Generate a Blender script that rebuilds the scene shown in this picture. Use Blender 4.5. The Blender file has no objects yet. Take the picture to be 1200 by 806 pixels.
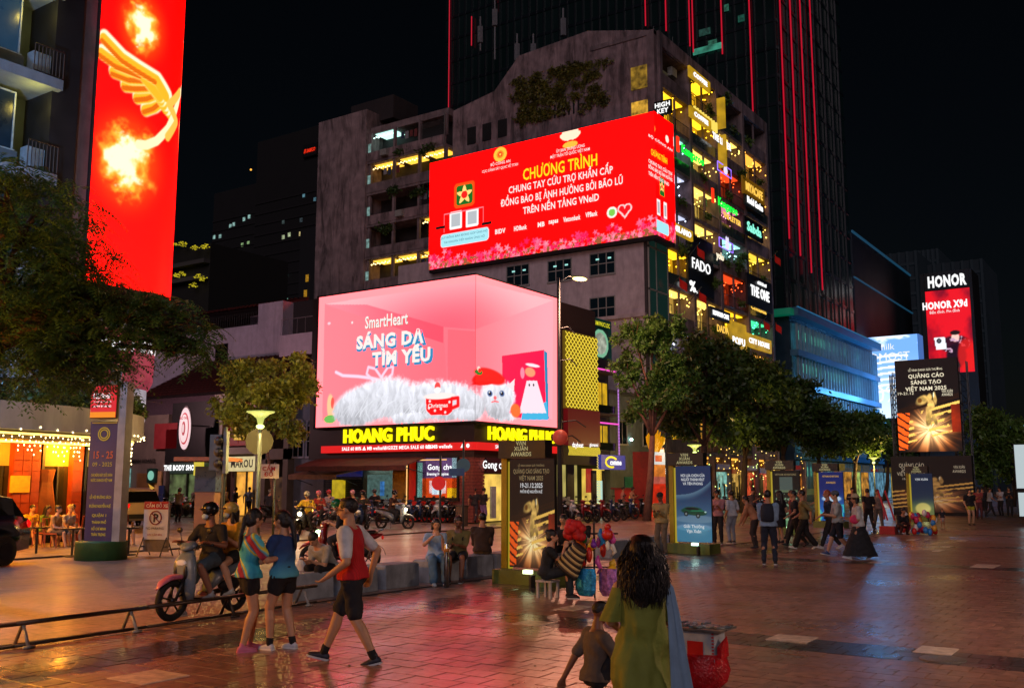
import bpy, math, random
import numpy as np
from math import radians as R, sin, cos, pi, tan, atan2, sqrt, hypot
from mathutils import Vector as V, Matrix as M
SC=bpy.context.scene
COL=SC.collection
random.seed(11); rng=np.random.default_rng(5)
# ---------------- camera ----------------
F=1145.; YAW=R(34.2); PIT=R(8.05); EYE=1.9
cam=bpy.data.cameras.new('camera'); cam.sensor_width=36; cam.lens=36*F/1200; cam.clip_end=2000; cam.clip_start=.1
co=bpy.data.objects.new('camera',cam); COL.objects.link(co); SC.camera=co
co.location=(0,0,EYE); co.rotation_euler=(R(90)+PIT,0,YAW-R(90))
# ---------------- world, sun, exposure ----------------
W=bpy.data.worlds.new('World'); SC.world=W; W.use_nodes=True
nt=W.node_tree; bg=nt.nodes['Background']; sky=nt.nodes.new('ShaderNodeTexSky')
MDIR=V((.77,.38,-.36)).normalized(); MEL=math.asin(-MDIR.z); MROT=math.atan2(-MDIR.x,-MDIR.y)
sky.sky_type='NISHITA'; sky.sun_disc=False; sky.sun_elevation=MEL; sky.sun_rotation=MROT
nt.links.new(sky.outputs[0],bg.inputs[0]); bg.inputs[1].default_value=.0006
sd=bpy.data.lights.new('skyglow','SUN'); sd.energy=.6; sd.angle=R(35); sd.color=(1,.8,.88)  # soft mauve sun lamp added in place of city glow on the facades
so=bpy.data.objects.new('skyglow_fill',sd); COL.objects.link(so); so.rotation_euler=MDIR.to_track_quat('-Z','Y').to_euler()
SC.view_settings.view_transform='Standard'; SC.view_settings.look='None'; SC.view_settings.gamma=1; SC.view_settings.exposure=0
SC.cycles.use_denoising=True; SC.cycles.max_bounces=5; SC.cycles.sample_clamp_indirect=2.5; SC.cycles.sample_clamp_direct=12
SC.cycles.diffuse_bounces=2; SC.cycles.glossy_bounces=3; SC.cycles.transmission_bounces=4
SC.cycles.caustics_reflective=False; SC.cycles.caustics_refractive=False
# ---------------- projection helpers: X runs along the street, Y across it ----------------
def ray(px,py):
    x=px-600;u=403-py
    f=F*cos(PIT)-u*sin(PIT)
    return (f*cos(YAW)+x*sin(YAW), f*sin(YAW)-x*cos(YAW), F*sin(PIT)+u*cos(PIT))
def G(px,py,z=0):
    r=ray(px,py);t=(z-EYE)/r[2];return V((r[0]*t,r[1]*t,z))
def PX(px,py,X):
    r=ray(px,py);t=X/r[0];return V((X,r[1]*t,EYE+r[2]*t))
def PY(px,py,Y):
    r=ray(px,py);t=Y/r[1];return V((r[0]*t,Y,EYE+r[2]*t))
# ---------------- mesh builder ----------------
class MB:
    def __init__(s): s.v=[];s.f=[];s.m=[];s.mi=0
    def add(s,vs,fs):
        n=len(s.v); s.v+= [tuple(p) for p in vs]; s.f+=[tuple(i+n for i in f) for f in fs]; s.m+=[s.mi]*len(fs); return s
    def box(s,a,b):
        x0,y0,z0=a;x1,y1,z1=b
        return s.add([(x0,y0,z0),(x1,y0,z0),(x1,y1,z0),(x0,y1,z0),(x0,y0,z1),(x1,y0,z1),(x1,y1,z1),(x0,y1,z1)],
          [(0,3,2,1),(4,5,6,7),(0,1,5,4),(1,2,6,5),(2,3,7,6),(3,0,4,7)])
    def cbox(s,c,d,rz=0,rx=0,ry=0):
        m=M.Translation(c)@M.Rotation(rz,4,'Z')@M.Rotation(ry,4,'Y')@M.Rotation(rx,4,'X')
        h=[x/2 for x in d]; k=len(s.v); s.box([-x for x in h],h)
        for i in range(k,len(s.v)): s.v[i]=tuple(m@V(s.v[i]))
        return s
    def loft(s,rings,closed=True,caps=True):
        n=len(rings[0]);vs=[p for r in rings for p in r];fs=[]
        for i in range(len(rings)-1):
            for j in range(n if closed else n-1):
                k=(j+1)%n; fs.append((i*n+j,i*n+k,(i+1)*n+k,(i+1)*n+j))
        if caps: fs.append(tuple(range(n-1,-1,-1))); o=(len(rings)-1)*n; fs.append(tuple(o+j for j in range(n)))
        return s.add(vs,fs)
    def tube(s,pts,r,n=6,caps=True):
        pts=[V(p) for p in pts]; rs=r if isinstance(r,(list,tuple)) else [r]*len(pts); rings=[]
        for i,p in enumerate(pts):
            d=(pts[min(i+1,len(pts)-1)]-pts[max(i-1,0)]); 
            if d.length<1e-9: d=V((0,0,1))
            d.normalize(); a=V((0,0,1)) if abs(d.z)<.9 else V((1,0,0))
            x=d.cross(a).normalized(); y=d.cross(x)
            rings.append([tuple(p+x*rs[i]*cos(2*pi*j/n)+y*rs[i]*sin(2*pi*j/n)) for j in range(n)])
        return s.loft(rings,True,caps)
    def ell(s,c,r,n=12,m=8,mat=None):
        vs=[];fs=[];mat=mat or M.Identity(3); c=V(c)
        for i in range(1,m):
            a=pi*i/m
            for j in range(n): vs.append(c+mat@V((r[0]*sin(a)*cos(2*pi*j/n),r[1]*sin(a)*sin(2*pi*j/n),r[2]*cos(a))))
        vs.append(c+mat@V((0,0,r[2]))); vs.append(c+mat@V((0,0,-r[2]))); T=len(vs)-2
        for i in range(m-2):
            for j in range(n): k=(j+1)%n; fs.append((i*n+j,(i+1)*n+j,(i+1)*n+k,i*n+k))
        for j in range(n): k=(j+1)%n; fs.append((T,j,k)); fs.append((T+1,(m-2)*n+k,(m-2)*n+j))
        return s.add(vs,fs)
    def capsule(s,a,b,ra,rb,n=10):
        a=V(a);b=V(b);d=b-a
        if d.length<1e-6: d=V((0,0,1e-3)); b=a+d
        dn=d.normalized(); pts=[];rs=[]
        for t in (85,60,30): pts.append(a-dn*ra*sin(R(t))); rs.append(ra*cos(R(t)))
        pts.append(a);rs.append(ra);pts.append(b);rs.append(rb)
        for t in (30,60,85): pts.append(b+dn*rb*sin(R(t))); rs.append(rb*cos(R(t)))
        ax=V((0,0,1)) if abs(dn.z)<.9 else V((1,0,0)); x=dn.cross(ax).normalized(); y=dn.cross(x)
        return s.loft([[tuple(p+x*r*cos(2*pi*j/n)+y*r*sin(2*pi*j/n)) for j in range(n)] for p,r in zip(pts,rs)])
    def quad(s,a,b,c,d): return s.add([a,b,c,d],[(0,1,2,3)])
    def prism(s,poly,vec):
        n=len(poly); p=[V(q) for q in poly]; q=[a+V(vec) for a in p]
        return s.add(p+q,[tuple(range(n-1,-1,-1)),tuple(range(n,2*n))]+[(i,(i+1)%n,(i+1)%n+n,i+n) for i in range(n)])
    def mesh(s,name,mats,smooth=False):
        me=bpy.data.meshes.new(name); me.from_pydata(s.v,[],s.f)
        for m in (mats if isinstance(mats,(list,tuple)) else [mats]):
            me.materials.append(m)
        if any(s.m): me.polygons.foreach_set('material_index',s.m)
        if smooth: me.polygons.foreach_set('use_smooth',[True]*len(s.f))
        me.update(); return me
    def build(s,name,mats,parent=None,smooth=False,**k):
        o=bpy.data.objects.new(name,s.mesh(name,mats,smooth)); COL.objects.link(o)
        adopt(o,parent)
        return tag(o,**k)
def adopt(o,parent):
    if parent: o.parent=parent; o.matrix_parent_inverse=parent_matrix(parent).inverted()
    return o
def tag(o,label=None,cat=None,group=None,kind=None):
    for k,v in (('label',label),('category',cat),('group',group),('kind',kind)):
        if v: o[k]=v
    return o
def thing(name,label,cat,loc=(0,0,0),rz=0,group=None):
    o=bpy.data.objects.new(name,None); COL.objects.link(o); o.location=loc; o.rotation_euler=(0,0,rz); o.empty_display_size=.2
    return tag(o,label,cat,group)
def struct(name,mb,m,**k): return mb.build(name,m,None,kind='structure',**k)
def children(o): return list(o.children)
def dup(o,parent=None,loc=None,rz=None,label=None,group=None):
    c=o.copy(); COL.objects.link(c)
    if parent: c.parent=parent
    for ch in KIDS(o): dup(ch,c)
    if loc is not None: c.location=loc
    if rz is not None: c.rotation_euler=(0,0,rz)
    if label: c['label']=label
    if group: c['group']=group
    return c
def KIDS(o): return [c for c in o.children]
# ---------------- materials ----------------
def lin(c): 
    if isinstance(c,str): c=[int(c[i:i+2],16)/255 for i in (0,2,4)]; return tuple(((x+.055)/1.055)**2.4 if x>.04045 else x/12.92 for x in c)
    return tuple(c)
MC={}
def pm(c,rough=.6,var=.2,scale=6,bump=.15,metal=0,key=None,stain=0,bscale=None,coord='Object',emit=None,estr=0,alpha=None,trans=0):
    k=(c,rough,var,scale,bump,metal,stain,coord,emit,estr,trans)
    if k in MC: return MC[k]
    c=lin(c); m=bpy.data.materials.new(key or 'surface'); m.use_nodes=True; t=m.node_tree; L=t.links.new; b=t.nodes['Principled BSDF']
    tc=t.nodes.new('ShaderNodeTexCoord'); n=t.nodes.new('ShaderNodeTexNoise'); n.inputs['Scale'].default_value=scale; n.inputs['Detail'].default_value=6
    L(tc.outputs[coord],n.inputs['Vector'])
    r=t.nodes.new('ShaderNodeMapRange'); r.inputs[1].default_value=.3; r.inputs[2].default_value=.7; r.inputs[3].default_value=1-var; r.inputs[4].default_value=1+var
    L(n.outputs[0],r.inputs[0]); x=t.nodes.new('ShaderNodeVectorMath'); x.operation='SCALE'; x.inputs[0].default_value=c; L(r.outputs[0],x.inputs['Scale'])
    out=x.outputs[0]
    if stain:
        mp=t.nodes.new('ShaderNodeMapping'); mp.inputs['Scale'].default_value=(.8,.8,.17); L(tc.outputs[coord],mp.inputs[0])
        n2=t.nodes.new('ShaderNodeTexNoise'); n2.inputs['Scale'].default_value=1.3; n2.inputs['Detail'].default_value=10; n2.inputs['Roughness'].default_value=.72; n2.inputs['Distortion'].default_value=.6; L(mp.outputs[0],n2.inputs['Vector'])
        r2=t.nodes.new('ShaderNodeMapRange'); r2.inputs[1].default_value=.45; r2.inputs[2].default_value=.62; r2.inputs[3].default_value=1; r2.inputs[4].default_value=1-stain
        L(n2.outputs[0],r2.inputs[0]); y=t.nodes.new('ShaderNodeVectorMath'); y.operation='SCALE'; L(out,y.inputs[0]); L(r2.outputs[0],y.inputs['Scale']); out=y.outputs[0]
    L(out,b.inputs['Base Color']); b.inputs['Metallic'].default_value=metal
    rr=t.nodes.new('ShaderNodeMapRange'); rr.inputs[3].default_value=max(.04,rough-.12); rr.inputs[4].default_value=min(1,rough+.12); L(n.outputs[0],rr.inputs[0]); L(rr.outputs[0],b.inputs['Roughness'])
    if bump:
        n3=t.nodes.new('ShaderNodeTexNoise'); n3.inputs['Scale'].default_value=bscale or scale*4; n3.inputs['Detail'].default_value=4; L(tc.outputs[coord],n3.inputs['Vector'])
        bp=t.nodes.new('ShaderNodeBump'); bp.inputs['Strength'].default_value=bump; bp.inputs['Distance'].default_value=.02; L(n3.outputs[0],bp.inputs['Height']); L(bp.outputs[0],b.inputs['Normal'])
    if emit: b.inputs['Emission Color'].default_value=(*lin(emit),1); b.inputs['Emission Strength'].default_value=estr
    if trans: b.inputs['Transmission Weight'].default_value=trans
    MC[k]=m; return m
def em(c,s=1,var=0,scale=3,sample=True):
    k=('e',c,s,var,scale,sample)
    if k in MC: return MC[k]
    m=bpy.data.materials.new('light_emitting'); m.use_nodes=True; t=m.node_tree; L=t.links.new; b=t.nodes['Principled BSDF']
    b.inputs['Base Color'].default_value=(.02,.02,.02,1); b.inputs['Roughness'].default_value=.5
    b.inputs['Emission Color'].default_value=(*lin(c),1); b.inputs['Emission Strength'].default_value=s
    if var:
        tc=t.nodes.new('ShaderNodeTexCoord'); n=t.nodes.new('ShaderNodeTexNoise'); n.inputs['Scale'].default_value=scale; n.inputs['Detail'].default_value=3
        L(tc.outputs['Object'],n.inputs['Vector']); r=t.nodes.new('ShaderNodeMapRange'); r.inputs[1].default_value=.3; r.inputs[2].default_value=.7
        r.inputs[3].default_value=s*(1-var); r.inputs[4].default_value=s*(1+var); L(n.outputs[0],r.inputs[0]); L(r.outputs[0],b.inputs['Emission Strength'])
    if not sample: m.cycles.emission_sampling='NONE'
    MC[k]=m; return m
def attr_mat(name,strength,lit=True,rough=.5,sample=True):
    m=bpy.data.materials.new(name); m.use_nodes=True; t=m.node_tree; b=t.nodes['Principled BSDF']
    a=t.nodes.new('ShaderNodeAttribute'); a.attribute_name='print'; b.inputs['Specular IOR Level'].default_value=.15
    b.inputs['Roughness'].default_value=rough
    if lit: t.links.new(a.outputs['Color'],b.inputs['Emission Color']); b.inputs['Emission Strength'].default_value=strength; b.inputs['Base Color'].default_value=(.02,.02,.02,1)
    else: t.links.new(a.outputs['Color'],b.inputs['Base Color'])
    if not sample: m.cycles.emission_sampling='NONE'
    return m
def srgb(a): a=np.clip(a,0,1); return np.where(a>.04045,((a+.055)/1.055)**2.4,a/12.92)
def picture(name,P,nx,ny,fn,mat,parent=None,redx=0,**k):
    """P(s,t)->world point arrays for s,t in 0..1; fn(s,t)->sRGB array; a fine grid carrying the print"""
    s,t=np.meshgrid(np.linspace(0,1,nx+1),np.linspace(0,1,ny+1)); pts=P(s,t).reshape(-1,3)
    me=bpy.data.meshes.new(name); idx=np.arange((nx+1)*(ny+1)).reshape(ny+1,nx+1)
    q=np.stack([idx[:-1,:-1],idx[:-1,1:],idx[1:,1:],idx[1:,:-1]],-1).reshape(-1,4)
    me.from_pydata(pts.tolist(),[],q.tolist())
    c=srgb(fn(s,t)).reshape(-1,3)
    if redx: c[:,0]*=1+redx*np.clip(c[:,0]-c[:,1],0,1)
    at=me.color_attributes.new('print','FLOAT_COLOR','POINT')
    at.data.foreach_set('color',np.concatenate([c,np.ones((len(c),1))],1).ravel().astype(np.float32))
    me.materials.append(mat); o=bpy.data.objects.new(name,me); COL.objects.link(o)
    adopt(o,parent)
    return tag(o,**k)
def rect_fn(a,b,d):
    """a bottom-left, b bottom-right, d top-left corners"""
    a,b,d=[np.array(x,float) for x in (a,b,d)]
    return lambda s,t: a+s[...,None]*(b-a)+t[...,None]*(d-a)
# value noise for prints
_N=rng.random((64,64))
def vn(x,y):
    xi=np.floor(x).astype(int);yi=np.floor(y).astype(int);fx=x-xi;fy=y-yi;fx=fx*fx*(3-2*fx);fy=fy*fy*(3-2*fy)
    g=lambda i,j:_N[i%64,j%64]
    return (g(xi,yi)*(1-fx)+g(xi+1,yi)*fx)*(1-fy)+(g(xi,yi+1)*(1-fx)+g(xi+1,yi+1)*fx)*fy
def fbm(x,y): return (vn(x,y)+.5*vn(2*x+7,2*y+3)+.25*vn(4*x,4*y+9)+.13*vn(8*x,8*y))/1.88
def sstep(a,b,x): t=np.clip((x-a)/(b-a),0,1); return t*t*(3-2*t)
def mixc(c,d,m): m=m[...,None]; return c*(1-m)+np.array(d)*m
def flat(s,c): return np.ones(s.shape+(3,))*np.array(c)
def inpoly(x,y,P):
    r=np.zeros(x.shape,bool);n=len(P);j=n-1
    for i in range(n):
        (xi,yi),(xj,yj)=P[i],P[j]
        if yi!=yj: r^=((yi>y)!=(yj>y))&(x<(xj-xi)*(y-yi)/(yj-yi)+xi)
        j=i
    return r
# text -> mesh, laid on a plane: origin o, direction along text dx, up dz, height of capitals in metres
def text(name,body,o,dx,h,mat,parent=None,bold=.0,depth=0.0,align='CENTER',width=None,up=(0,0,1),shear=0,spacing=1,**k):
    cu=bpy.data.curves.new(name,'FONT'); cu.body=body; cu.size=1; cu.offset=bold; cu.align_x=align; cu.extrude=depth/ (h/.682) ; cu.resolution_u=2; cu.shear=shear; cu.space_character=spacing+bold*2.2; cu.space_line=.95
    ob=bpy.data.objects.new(name,cu); COL.objects.link(ob); TEXTS.append((ob,name,V(o),V(dx).normalized(),V(up).normalized(),h,mat,parent,width,k)); return ob
TEXTS=[]
def flush_text():
    dg=bpy.context.evaluated_depsgraph_get(); dg.update()
    for ob,name,o,dx,up,h,mat,parent,width,k in TEXTS:
        me=bpy.data.meshes.new_from_object(ob.evaluated_get(dg)); n=len(me.vertices)
        co_=np.empty(n*3); me.vertices.foreach_get('co',co_); co_=co_.reshape(-1,3)
        if n:
            s=h/.682; w=(co_[:,0].max()-co_[:,0].min())*s; sx=s*(width/w if width and w>0 else 1)
            nrm=dx.cross(up)
            p=np.array(o)+np.outer(co_[:,0]*sx,dx)+np.outer(co_[:,1]*s,up)+np.outer(co_[:,2]*s,nrm)
            me.vertices.foreach_set('co',p.ravel())
        me.materials.clear(); me.materials.append(mat); me.update()
        cu=ob.data; bpy.data.objects.remove(ob); bpy.data.curves.remove(cu)
        nb=bpy.data.objects.new(name,me); COL.objects.link(nb)
        if parent: 
            nb.parent=parent; nb.matrix_parent_inverse=parent_matrix(parent).inverted()
        tag(nb,**k)
    TEXTS.clear()
def parent_matrix(o):
    m=M.LocRotScale(o.location,o.rotation_euler,o.scale)
    return parent_matrix(o.parent)@o.matrix_parent_inverse@m if o.parent else m
def lamp(name,loc,power,color,parent=None,r=.1,kind='POINT',spot=None,aim=None):
    d=bpy.data.lights.new(name,kind); d.energy=power; d.color=lin(color)
    d.shadow_soft_size=r
    if kind=='SPOT': d.spot_size=R(spot or 120); d.spot_blend=.6
    o=bpy.data.objects.new(name,d); COL.objects.link(o); o.location=loc
    if aim: o.rotation_euler=(V(aim)-V(loc)).to_track_quat('-Z','Y').to_euler()
    return adopt(o,parent)
# ================= THE GROUND =================
def wet(name,c,brick=None,rough=(.22,.6),var=.3,bump=.35,wetscale=.35):
    m=bpy.data.materials.new(name); m.use_nodes=True; t=m.node_tree; L=t.links.new; b=t.nodes['Principled BSDF']; b.inputs['Coat Weight'].default_value=.4; b.inputs['Coat Roughness'].default_value=.24; b.inputs['Coat IOR'].default_value=1.45
    g=t.nodes.new('ShaderNodeNewGeometry'); pos=g.outputs['Position']
    n=t.nodes.new('ShaderNodeTexNoise'); n.inputs['Scale'].default_value=wetscale; n.inputs['Detail'].default_value=7; n.inputs['Roughness'].default_value=.6; L(pos,n.inputs['Vector'])
    n2=t.nodes.new('ShaderNodeTexNoise'); n2.inputs['Scale'].default_value=9; n2.inputs['Detail'].default_value=6; L(pos,n2.inputs['Vector'])
    r=t.nodes.new('ShaderNodeMapRange'); r.inputs[1].default_value=.35; r.inputs[2].default_value=.65; r.inputs[3].default_value=1-var; r.inputs[4].default_value=1+var; L(n2.outputs[0],r.inputs[0])
    x=t.nodes.new('ShaderNodeVectorMath'); x.operation='SCALE'; x.inputs[0].default_value=c; L(r.outputs[0],x.inputs['Scale']); out=x.outputs[0]
    rr=t.nodes.new('ShaderNodeMapRange'); rr.inputs[1].default_value=.36; rr.inputs[2].default_value=.64; rr.inputs[3].default_value=rough[0]; rr.inputs[4].default_value=rough[1]; L(n.outputs[0],rr.inputs[0]); L(rr.outputs[0],b.inputs['Roughness'])
    h=n2.outputs[0]
    if brick:
        bt=t.nodes.new('ShaderNodeTexBrick'); bt.inputs['Scale'].default_value=1; bt.inputs['Brick Width'].default_value=brick[0]; bt.inputs['Row Height'].default_value=brick[1]; bt.inputs['Mortar Size'].default_value=.012
        bt.inputs['Color1'].default_value=(.75,.75,.75,1); bt.inputs['Color2'].default_value=(1.15,1.15,1.15,1); bt.inputs['Mortar'].default_value=(.3,.3,.3,1); L(pos,bt.inputs['Vector'])
        y=t.nodes.new('ShaderNodeVectorMath'); y.operation='MULTIPLY'; L(out,y.inputs[0]); L(bt.outputs['Color'],y.inputs[1]); out=y.outputs[0]
        a=t.nodes.new('ShaderNodeMath'); a.operation='MULTIPLY_ADD'; a.inputs[1].default_value=-1.5; L(bt.outputs['Fac'],a.inputs[0]); L(h,a.inputs[2]); h=a.outputs[0]
    L(out,b.inputs['Base Color'])
    bp=t.nodes.new('ShaderNodeBump'); bp.inputs['Strength'].default_value=bump; bp.inputs['Distance'].default_value=.01; L(h,bp.inputs['Height']); L(bp.outputs[0],b.inputs['Normal']); bc=t.nodes.new('ShaderNodeBump'); bc.inputs['Strength'].default_value=bump*.8; bc.inputs['Distance'].default_value=.012; L(n2.outputs[0],bc.inputs['Height']); L(bc.outputs[0],b.inputs['Coat Normal'])
    return m
TILE=[wet('plaza_granite',c) for c in ((.25,.135,.088),(.205,.11,.073),(.28,.15,.10),(.225,.12,.085))]
DARK=[wet('dark_granite',c,rough=(.12,.4)) for c in ((.05,.034,.03),(.062,.042,.036))]
LIGHTT=wet('pale_inset_stone',(.62,.52,.40),rough=(.25,.5))
struct('ground',MB().quad((-700,-900,-.06),(1600,-900,-.06),(1600,1200,-.06),(-700,1200,-.06)),wet('asphalt',(.05,.045,.045),rough=(.3,.7)))
struct('plaza_bed',MB().quad((-30,-30,-.016),(44,-30,-.016),(44,11.7,-.016),(-30,11.7,-.016)),wet('grout',(.075,.05,.04),rough=(.3,.6)))
struct('far_plaza',MB().quad((44,-60,-.004),(330,-60,-.004),(330,26,-.004),(44,26,-.004)),wet('far_plaza_paving',(.16,.1,.075),brick=(.8,.4)))
struct('street',MB().quad((-30,11.7,-.004),(44,11.7,-.004),(44,24,-.004),(-30,24,-.004)),wet('street_paving',(.27,.16,.125),brick=(.9,.45),rough=(.3,.6),bump=.2))
struct('pavement',MB().box((-30,24,-.05),(36,40,.04)).box((44,26,-.05),(330,34,.04)),wet('pavement_slabs',(.2,.15,.11),brick=(.6,.6)))
struct('side_street',MB().quad((22,40,-.004),(38,40,-.004),(38,130,-.004),(22,130,-.004)),wet('side_asphalt',(.06,.05,.045)))
# tiles
TS=.3
def tile_kind(x,y):
    if 9.35<y<10.35: return 'd'
    if 11.25<x<12.3 and y<9.4: return 'd'
    if 24<x<24.9: return 'd'
    if 30.2<hypot(x-34,y-6.5)*0+x<30.9 and 0: return 'd'
    r=hypot(x-35.5,y-6.6)
    if 3.6<r<4.2: return 'd'
    return 'n'
tiles=[]
for i in range(int(4/TS),int(44/TS)):
    for j in range(int(-6/TS),int(11.6/TS)):
        x=(i+.5)*TS; y=(j+.5)*TS+(TS/2 if i%2 else 0)
        a=math.degrees(atan2(y,x)); d=hypot(x,y)
        if a<4.5 or a>63.5 or d<8.2 or y>11.5: continue
        tiles.append((d,x,y))
tiles.sort()
def tile_mb(mb,x,y,h,g=.005,sx=TS,sy=TS):
    a=sx/2-g/2;b=sy/2-g/2; k=.006
    mb.loft([[(x-a,y-b,-.02),(x+a,y-b,-.02),(x+a,y+b,-.02),(x-a,y+b,-.02)],[(x-a,y-b,h-k),(x+a,y-b,h-k),(x+a,y+b,h-k),(x-a,y+b,h-k)],[(x-a+k,y-b+k,h),(x+a-k,y-b+k,h),(x+a-k,y+b-k,h),(x-a+k,y+b-k,h)]])
protos={}
stuff={}
plaza=bpy.data.objects['plaza_bed']
for n,(d,x,y) in enumerate(tiles):
    kd=tile_kind(x,y); mats=DARK if kd=='d' else TILE; mi=random.randrange(len(mats)); h=random.choice([0,.0015,-.002,.001])
    if n<290:
        key=(kd,mi,h)
        if key not in protos:
            mb=MB(); tile_mb(mb,0,0,h); protos[key]=mb.mesh('paving_tile',mats[mi])
        o=bpy.data.objects.new('paving_tile',protos[key]); COL.objects.link(o); o.parent=plaza; o.location=(x,y,0); o.rotation_euler=(random.uniform(-.003,.003),random.uniform(-.003,.003),0)
    else:
        tile_mb(stuff.setdefault((kd,mi),MB()),x,y,h)
for (kd,mi),mb in stuff.items(): mb.build('paving_tiles',(DARK if kd=='d' else TILE)[mi],plaza,kind='stuff')
# pale inset stones, service covers
mb=MB()
for px,py,sx,sy in ((174,793,.55,.55),(410,682,.0,0),(545,716,.5,.5),(625,730,.42,.42),(672,712,.6,.35),(928,748,.5,.5),(1097,762,.5,.4),(560,716,.0,0),(1155,663,.9,.5),(1030,658,.9,.3),(700,722,0,0),(1070,632,.8,.25),(1110,640,.7,.25),(1128,633,.7,.25),(1100,645,.8,.2)):
    if sx==0: continue
    p=G(px,py); m2=MB(); m2.box((p.x-sx/2,p.y-sy/2,-.01),(p.x+sx/2,p.y+sy/2,.007)); m2.build('inset_stone',LIGHTT,plaza)
p=G(1105,772); MB().loft([[(p.x+r*cos(a*pi/12),p.y+r*sin(a*pi/12),z) for a in range(24)] for r,z in ((.24,-.01),(.24,.008),(.21,.012))]).build('manhole_cover',pm('8a8478',.35,.2,20,.4,metal=.6),plaza)
ORD=['first','second','third','fourth','fifth','sixth','seventh','eighth','ninth','tenth']
CONC=pm('868c92',.75,.25,5,.3,stain=.4)
kb=[(11.3,0),(12.4,0),(13.55,0),(14.9,0),(15.95,0),(17.0,0),(18.1,0),(19.2,0),(22.2,.1),(23.3,.15),(24.6,.2),(25.9,.25),(27.2,.3)]
for n,(x,dy) in enumerate(kb):
    mb=MB(); z=.42
    mb.loft([[(x+.03,11.95+dy,0),(x+.95,11.95+dy,0),(x+.95,12.5+dy,0),(x+.03,12.5+dy,0)],[(x+.03,11.97+dy,z-.03),(x+.95,11.97+dy,z-.03),(x+.95,12.48+dy,z-.03),(x+.03,12.48+dy,z-.03)],[(x+.06,12+dy,z),(x+.92,12+dy,z),(x+.92,12.45+dy,z),(x+.06,12.45+dy,z)]])
    mb.build('kerb_block',CONC,label=ORD[n if x<21 else n-8]+(' grey concrete kerb block from the left in the row people sit on' if x<21 else ' grey kerb block from the left in the row right of the toy seller'),cat='kerb block',group='concrete kerb blocks in a row')
# low rail along the plaza edge
RAIL=pm('4a4038',.35,.2,20,.2,metal=.7); RAILW=pm('9a9a96',.5,.2,20,.2,metal=.3)
t=thing('low_rail','low rusty metal rail on pale A shaped feet along the plaza edge','barrier',(6,11.3,0))
xs=[(3.5,11.25),(6.4,11.3),(8.2,11.35),(9.9,11.45),(11.4,11.5)]
for i in range(len(xs)-1):
    (xa,ya),(xb,yb)=xs[i],xs[i+1]
    MB().tube([(xa,ya,.28),(xb,yb,.28)],.028,8).build('top_bar',RAIL,t,True)
    MB().tube([(xa,ya,.03),(xb,yb,.03)],.022,6).build('bottom_bar',RAIL,t,True)
for k,(x,y) in enumerate([(5.2,11.28),(6.5,11.31),(7.95,11.35),(9.6,11.44),(11.1,11.5)]):
    MB().tube([(x,y-.16,0),(x,y,.28),(x,y+.16,0)],.024,6).tube([(x-.07,y-.16,.02),(x+.07,y-.16,.02)],.02,6).build('foot',RAILW if k!=3 else RAIL,t,True)

# ================= BUILDING HELPERS =================
GLASS=pm('0c1216',.12,.1,3,0); GLASSB=pm('14242c',.1,.1,3,0)
FRAMEW=pm('8c8a88',.5,.1,8,.05); FRAMED=pm('1c1a1a',.5,.1,8,.05)
DARKV=pm('0b0b0c',.8,.1,4,0)
def wall_x(mb,X,ya,yb,za,zb,th=.3): return mb.box((X,min(ya,yb),za),(X+th,max(ya,yb),zb))
def window(parent,p,w,h,axis,frame=FRAMEW,pane=GLASS,cols=2,rows=1,d=.12,bar=.05,name='window'):
    """p = centre of the window on the wall face; axis 'x' wall faces -X, 'y' wall faces -Y"""
    f=MB();g=MB()
    def bx(mb,u0,u1,z0,z1,d0,d1):
        if axis=='x': mb.box((p[0]+d0,p[1]+u0,p[2]+z0),(p[0]+d1,p[1]+u1,p[2]+z1))
        else: mb.box((p[0]+u0,p[1]+d0,p[2]+z0),(p[0]+u1,p[1]+d1,p[2]+z1))
    a,b=w/2,h/2
    bx(f,-a-bar,-a,-b-bar,b+bar,-d*.5,.05);bx(f,a,a+bar,-b-bar,b+bar,-d*.5,.05);bx(f,-a,a,b,b+bar,-d*.5,.05);bx(f,-a-.03-bar,a+.03+bar,-b-bar*2,-b,-d,.05)
    for i in range(1,cols): x=-a+w*i/cols; bx(f,x-bar/2,x+bar/2,-b,b,-d*.35,.04)
    for i in range(1,rows): z=-b+h*i/rows; bx(f,-a,a,z-bar/2,z+bar/2,-d*.3,.04)
    fo=f.build(name,frame,parent)
    bx(g,-a,a,-b,b,-.02,.015); g.build('pane',pane,fo)
    return fo
def railing(parent,a,b,z0,z1,m,n=12,r=.02,name='railing'):
    a=V(a);b=V(b);mb=MB()
    for z in (z0,z1): mb.tube([(a.x,a.y,z),(b.x,b.y,z)],r*1.4,5)
    for i in range(n+1): p=a.lerp(b,i/n); mb.tube([(p.x,p.y,z0),(p.x,p.y,z1)],r,4)
    return mb.build(name,m,parent)
def board(parent,name,a,b,za,zb,m,th=.12,axis='x'):
    """sign board on plane; a=(X,Y) left end, b=(X,Y) right end"""
    d=V((b[0]-a[0],b[1]-a[1],0)).normalized(); n=V((d.y,-d.x,0))
    q=[V((a[0],a[1],0)),V((b[0],b[1],0))]
    poly=[(q[0].x,q[0].y,za),(q[1].x,q[1].y,za),(q[1].x,q[1].y,zb),(q[0].x,q[0].y,zb)]
    return MB().prism(poly,-n*th).build(name,m,parent)
TX=(0,-1,0); TY=(1,0,0)   # text directions on walls facing -X and -Y
def tx(parent,s,px,py,X,h,m,out=.06,**k):
    p=PX(px,py,X); return text('lettering',s,(X-out,p.y,p.z-h/2),TX,h,m,parent,**k)
def ty(parent,s,px,py,Y,h,m,out=.06,**k):
    p=PY(px,py,Y); return text('lettering',s,(p.x,Y-out,p.z-h/2),TY,h,m,parent,**k)
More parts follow.
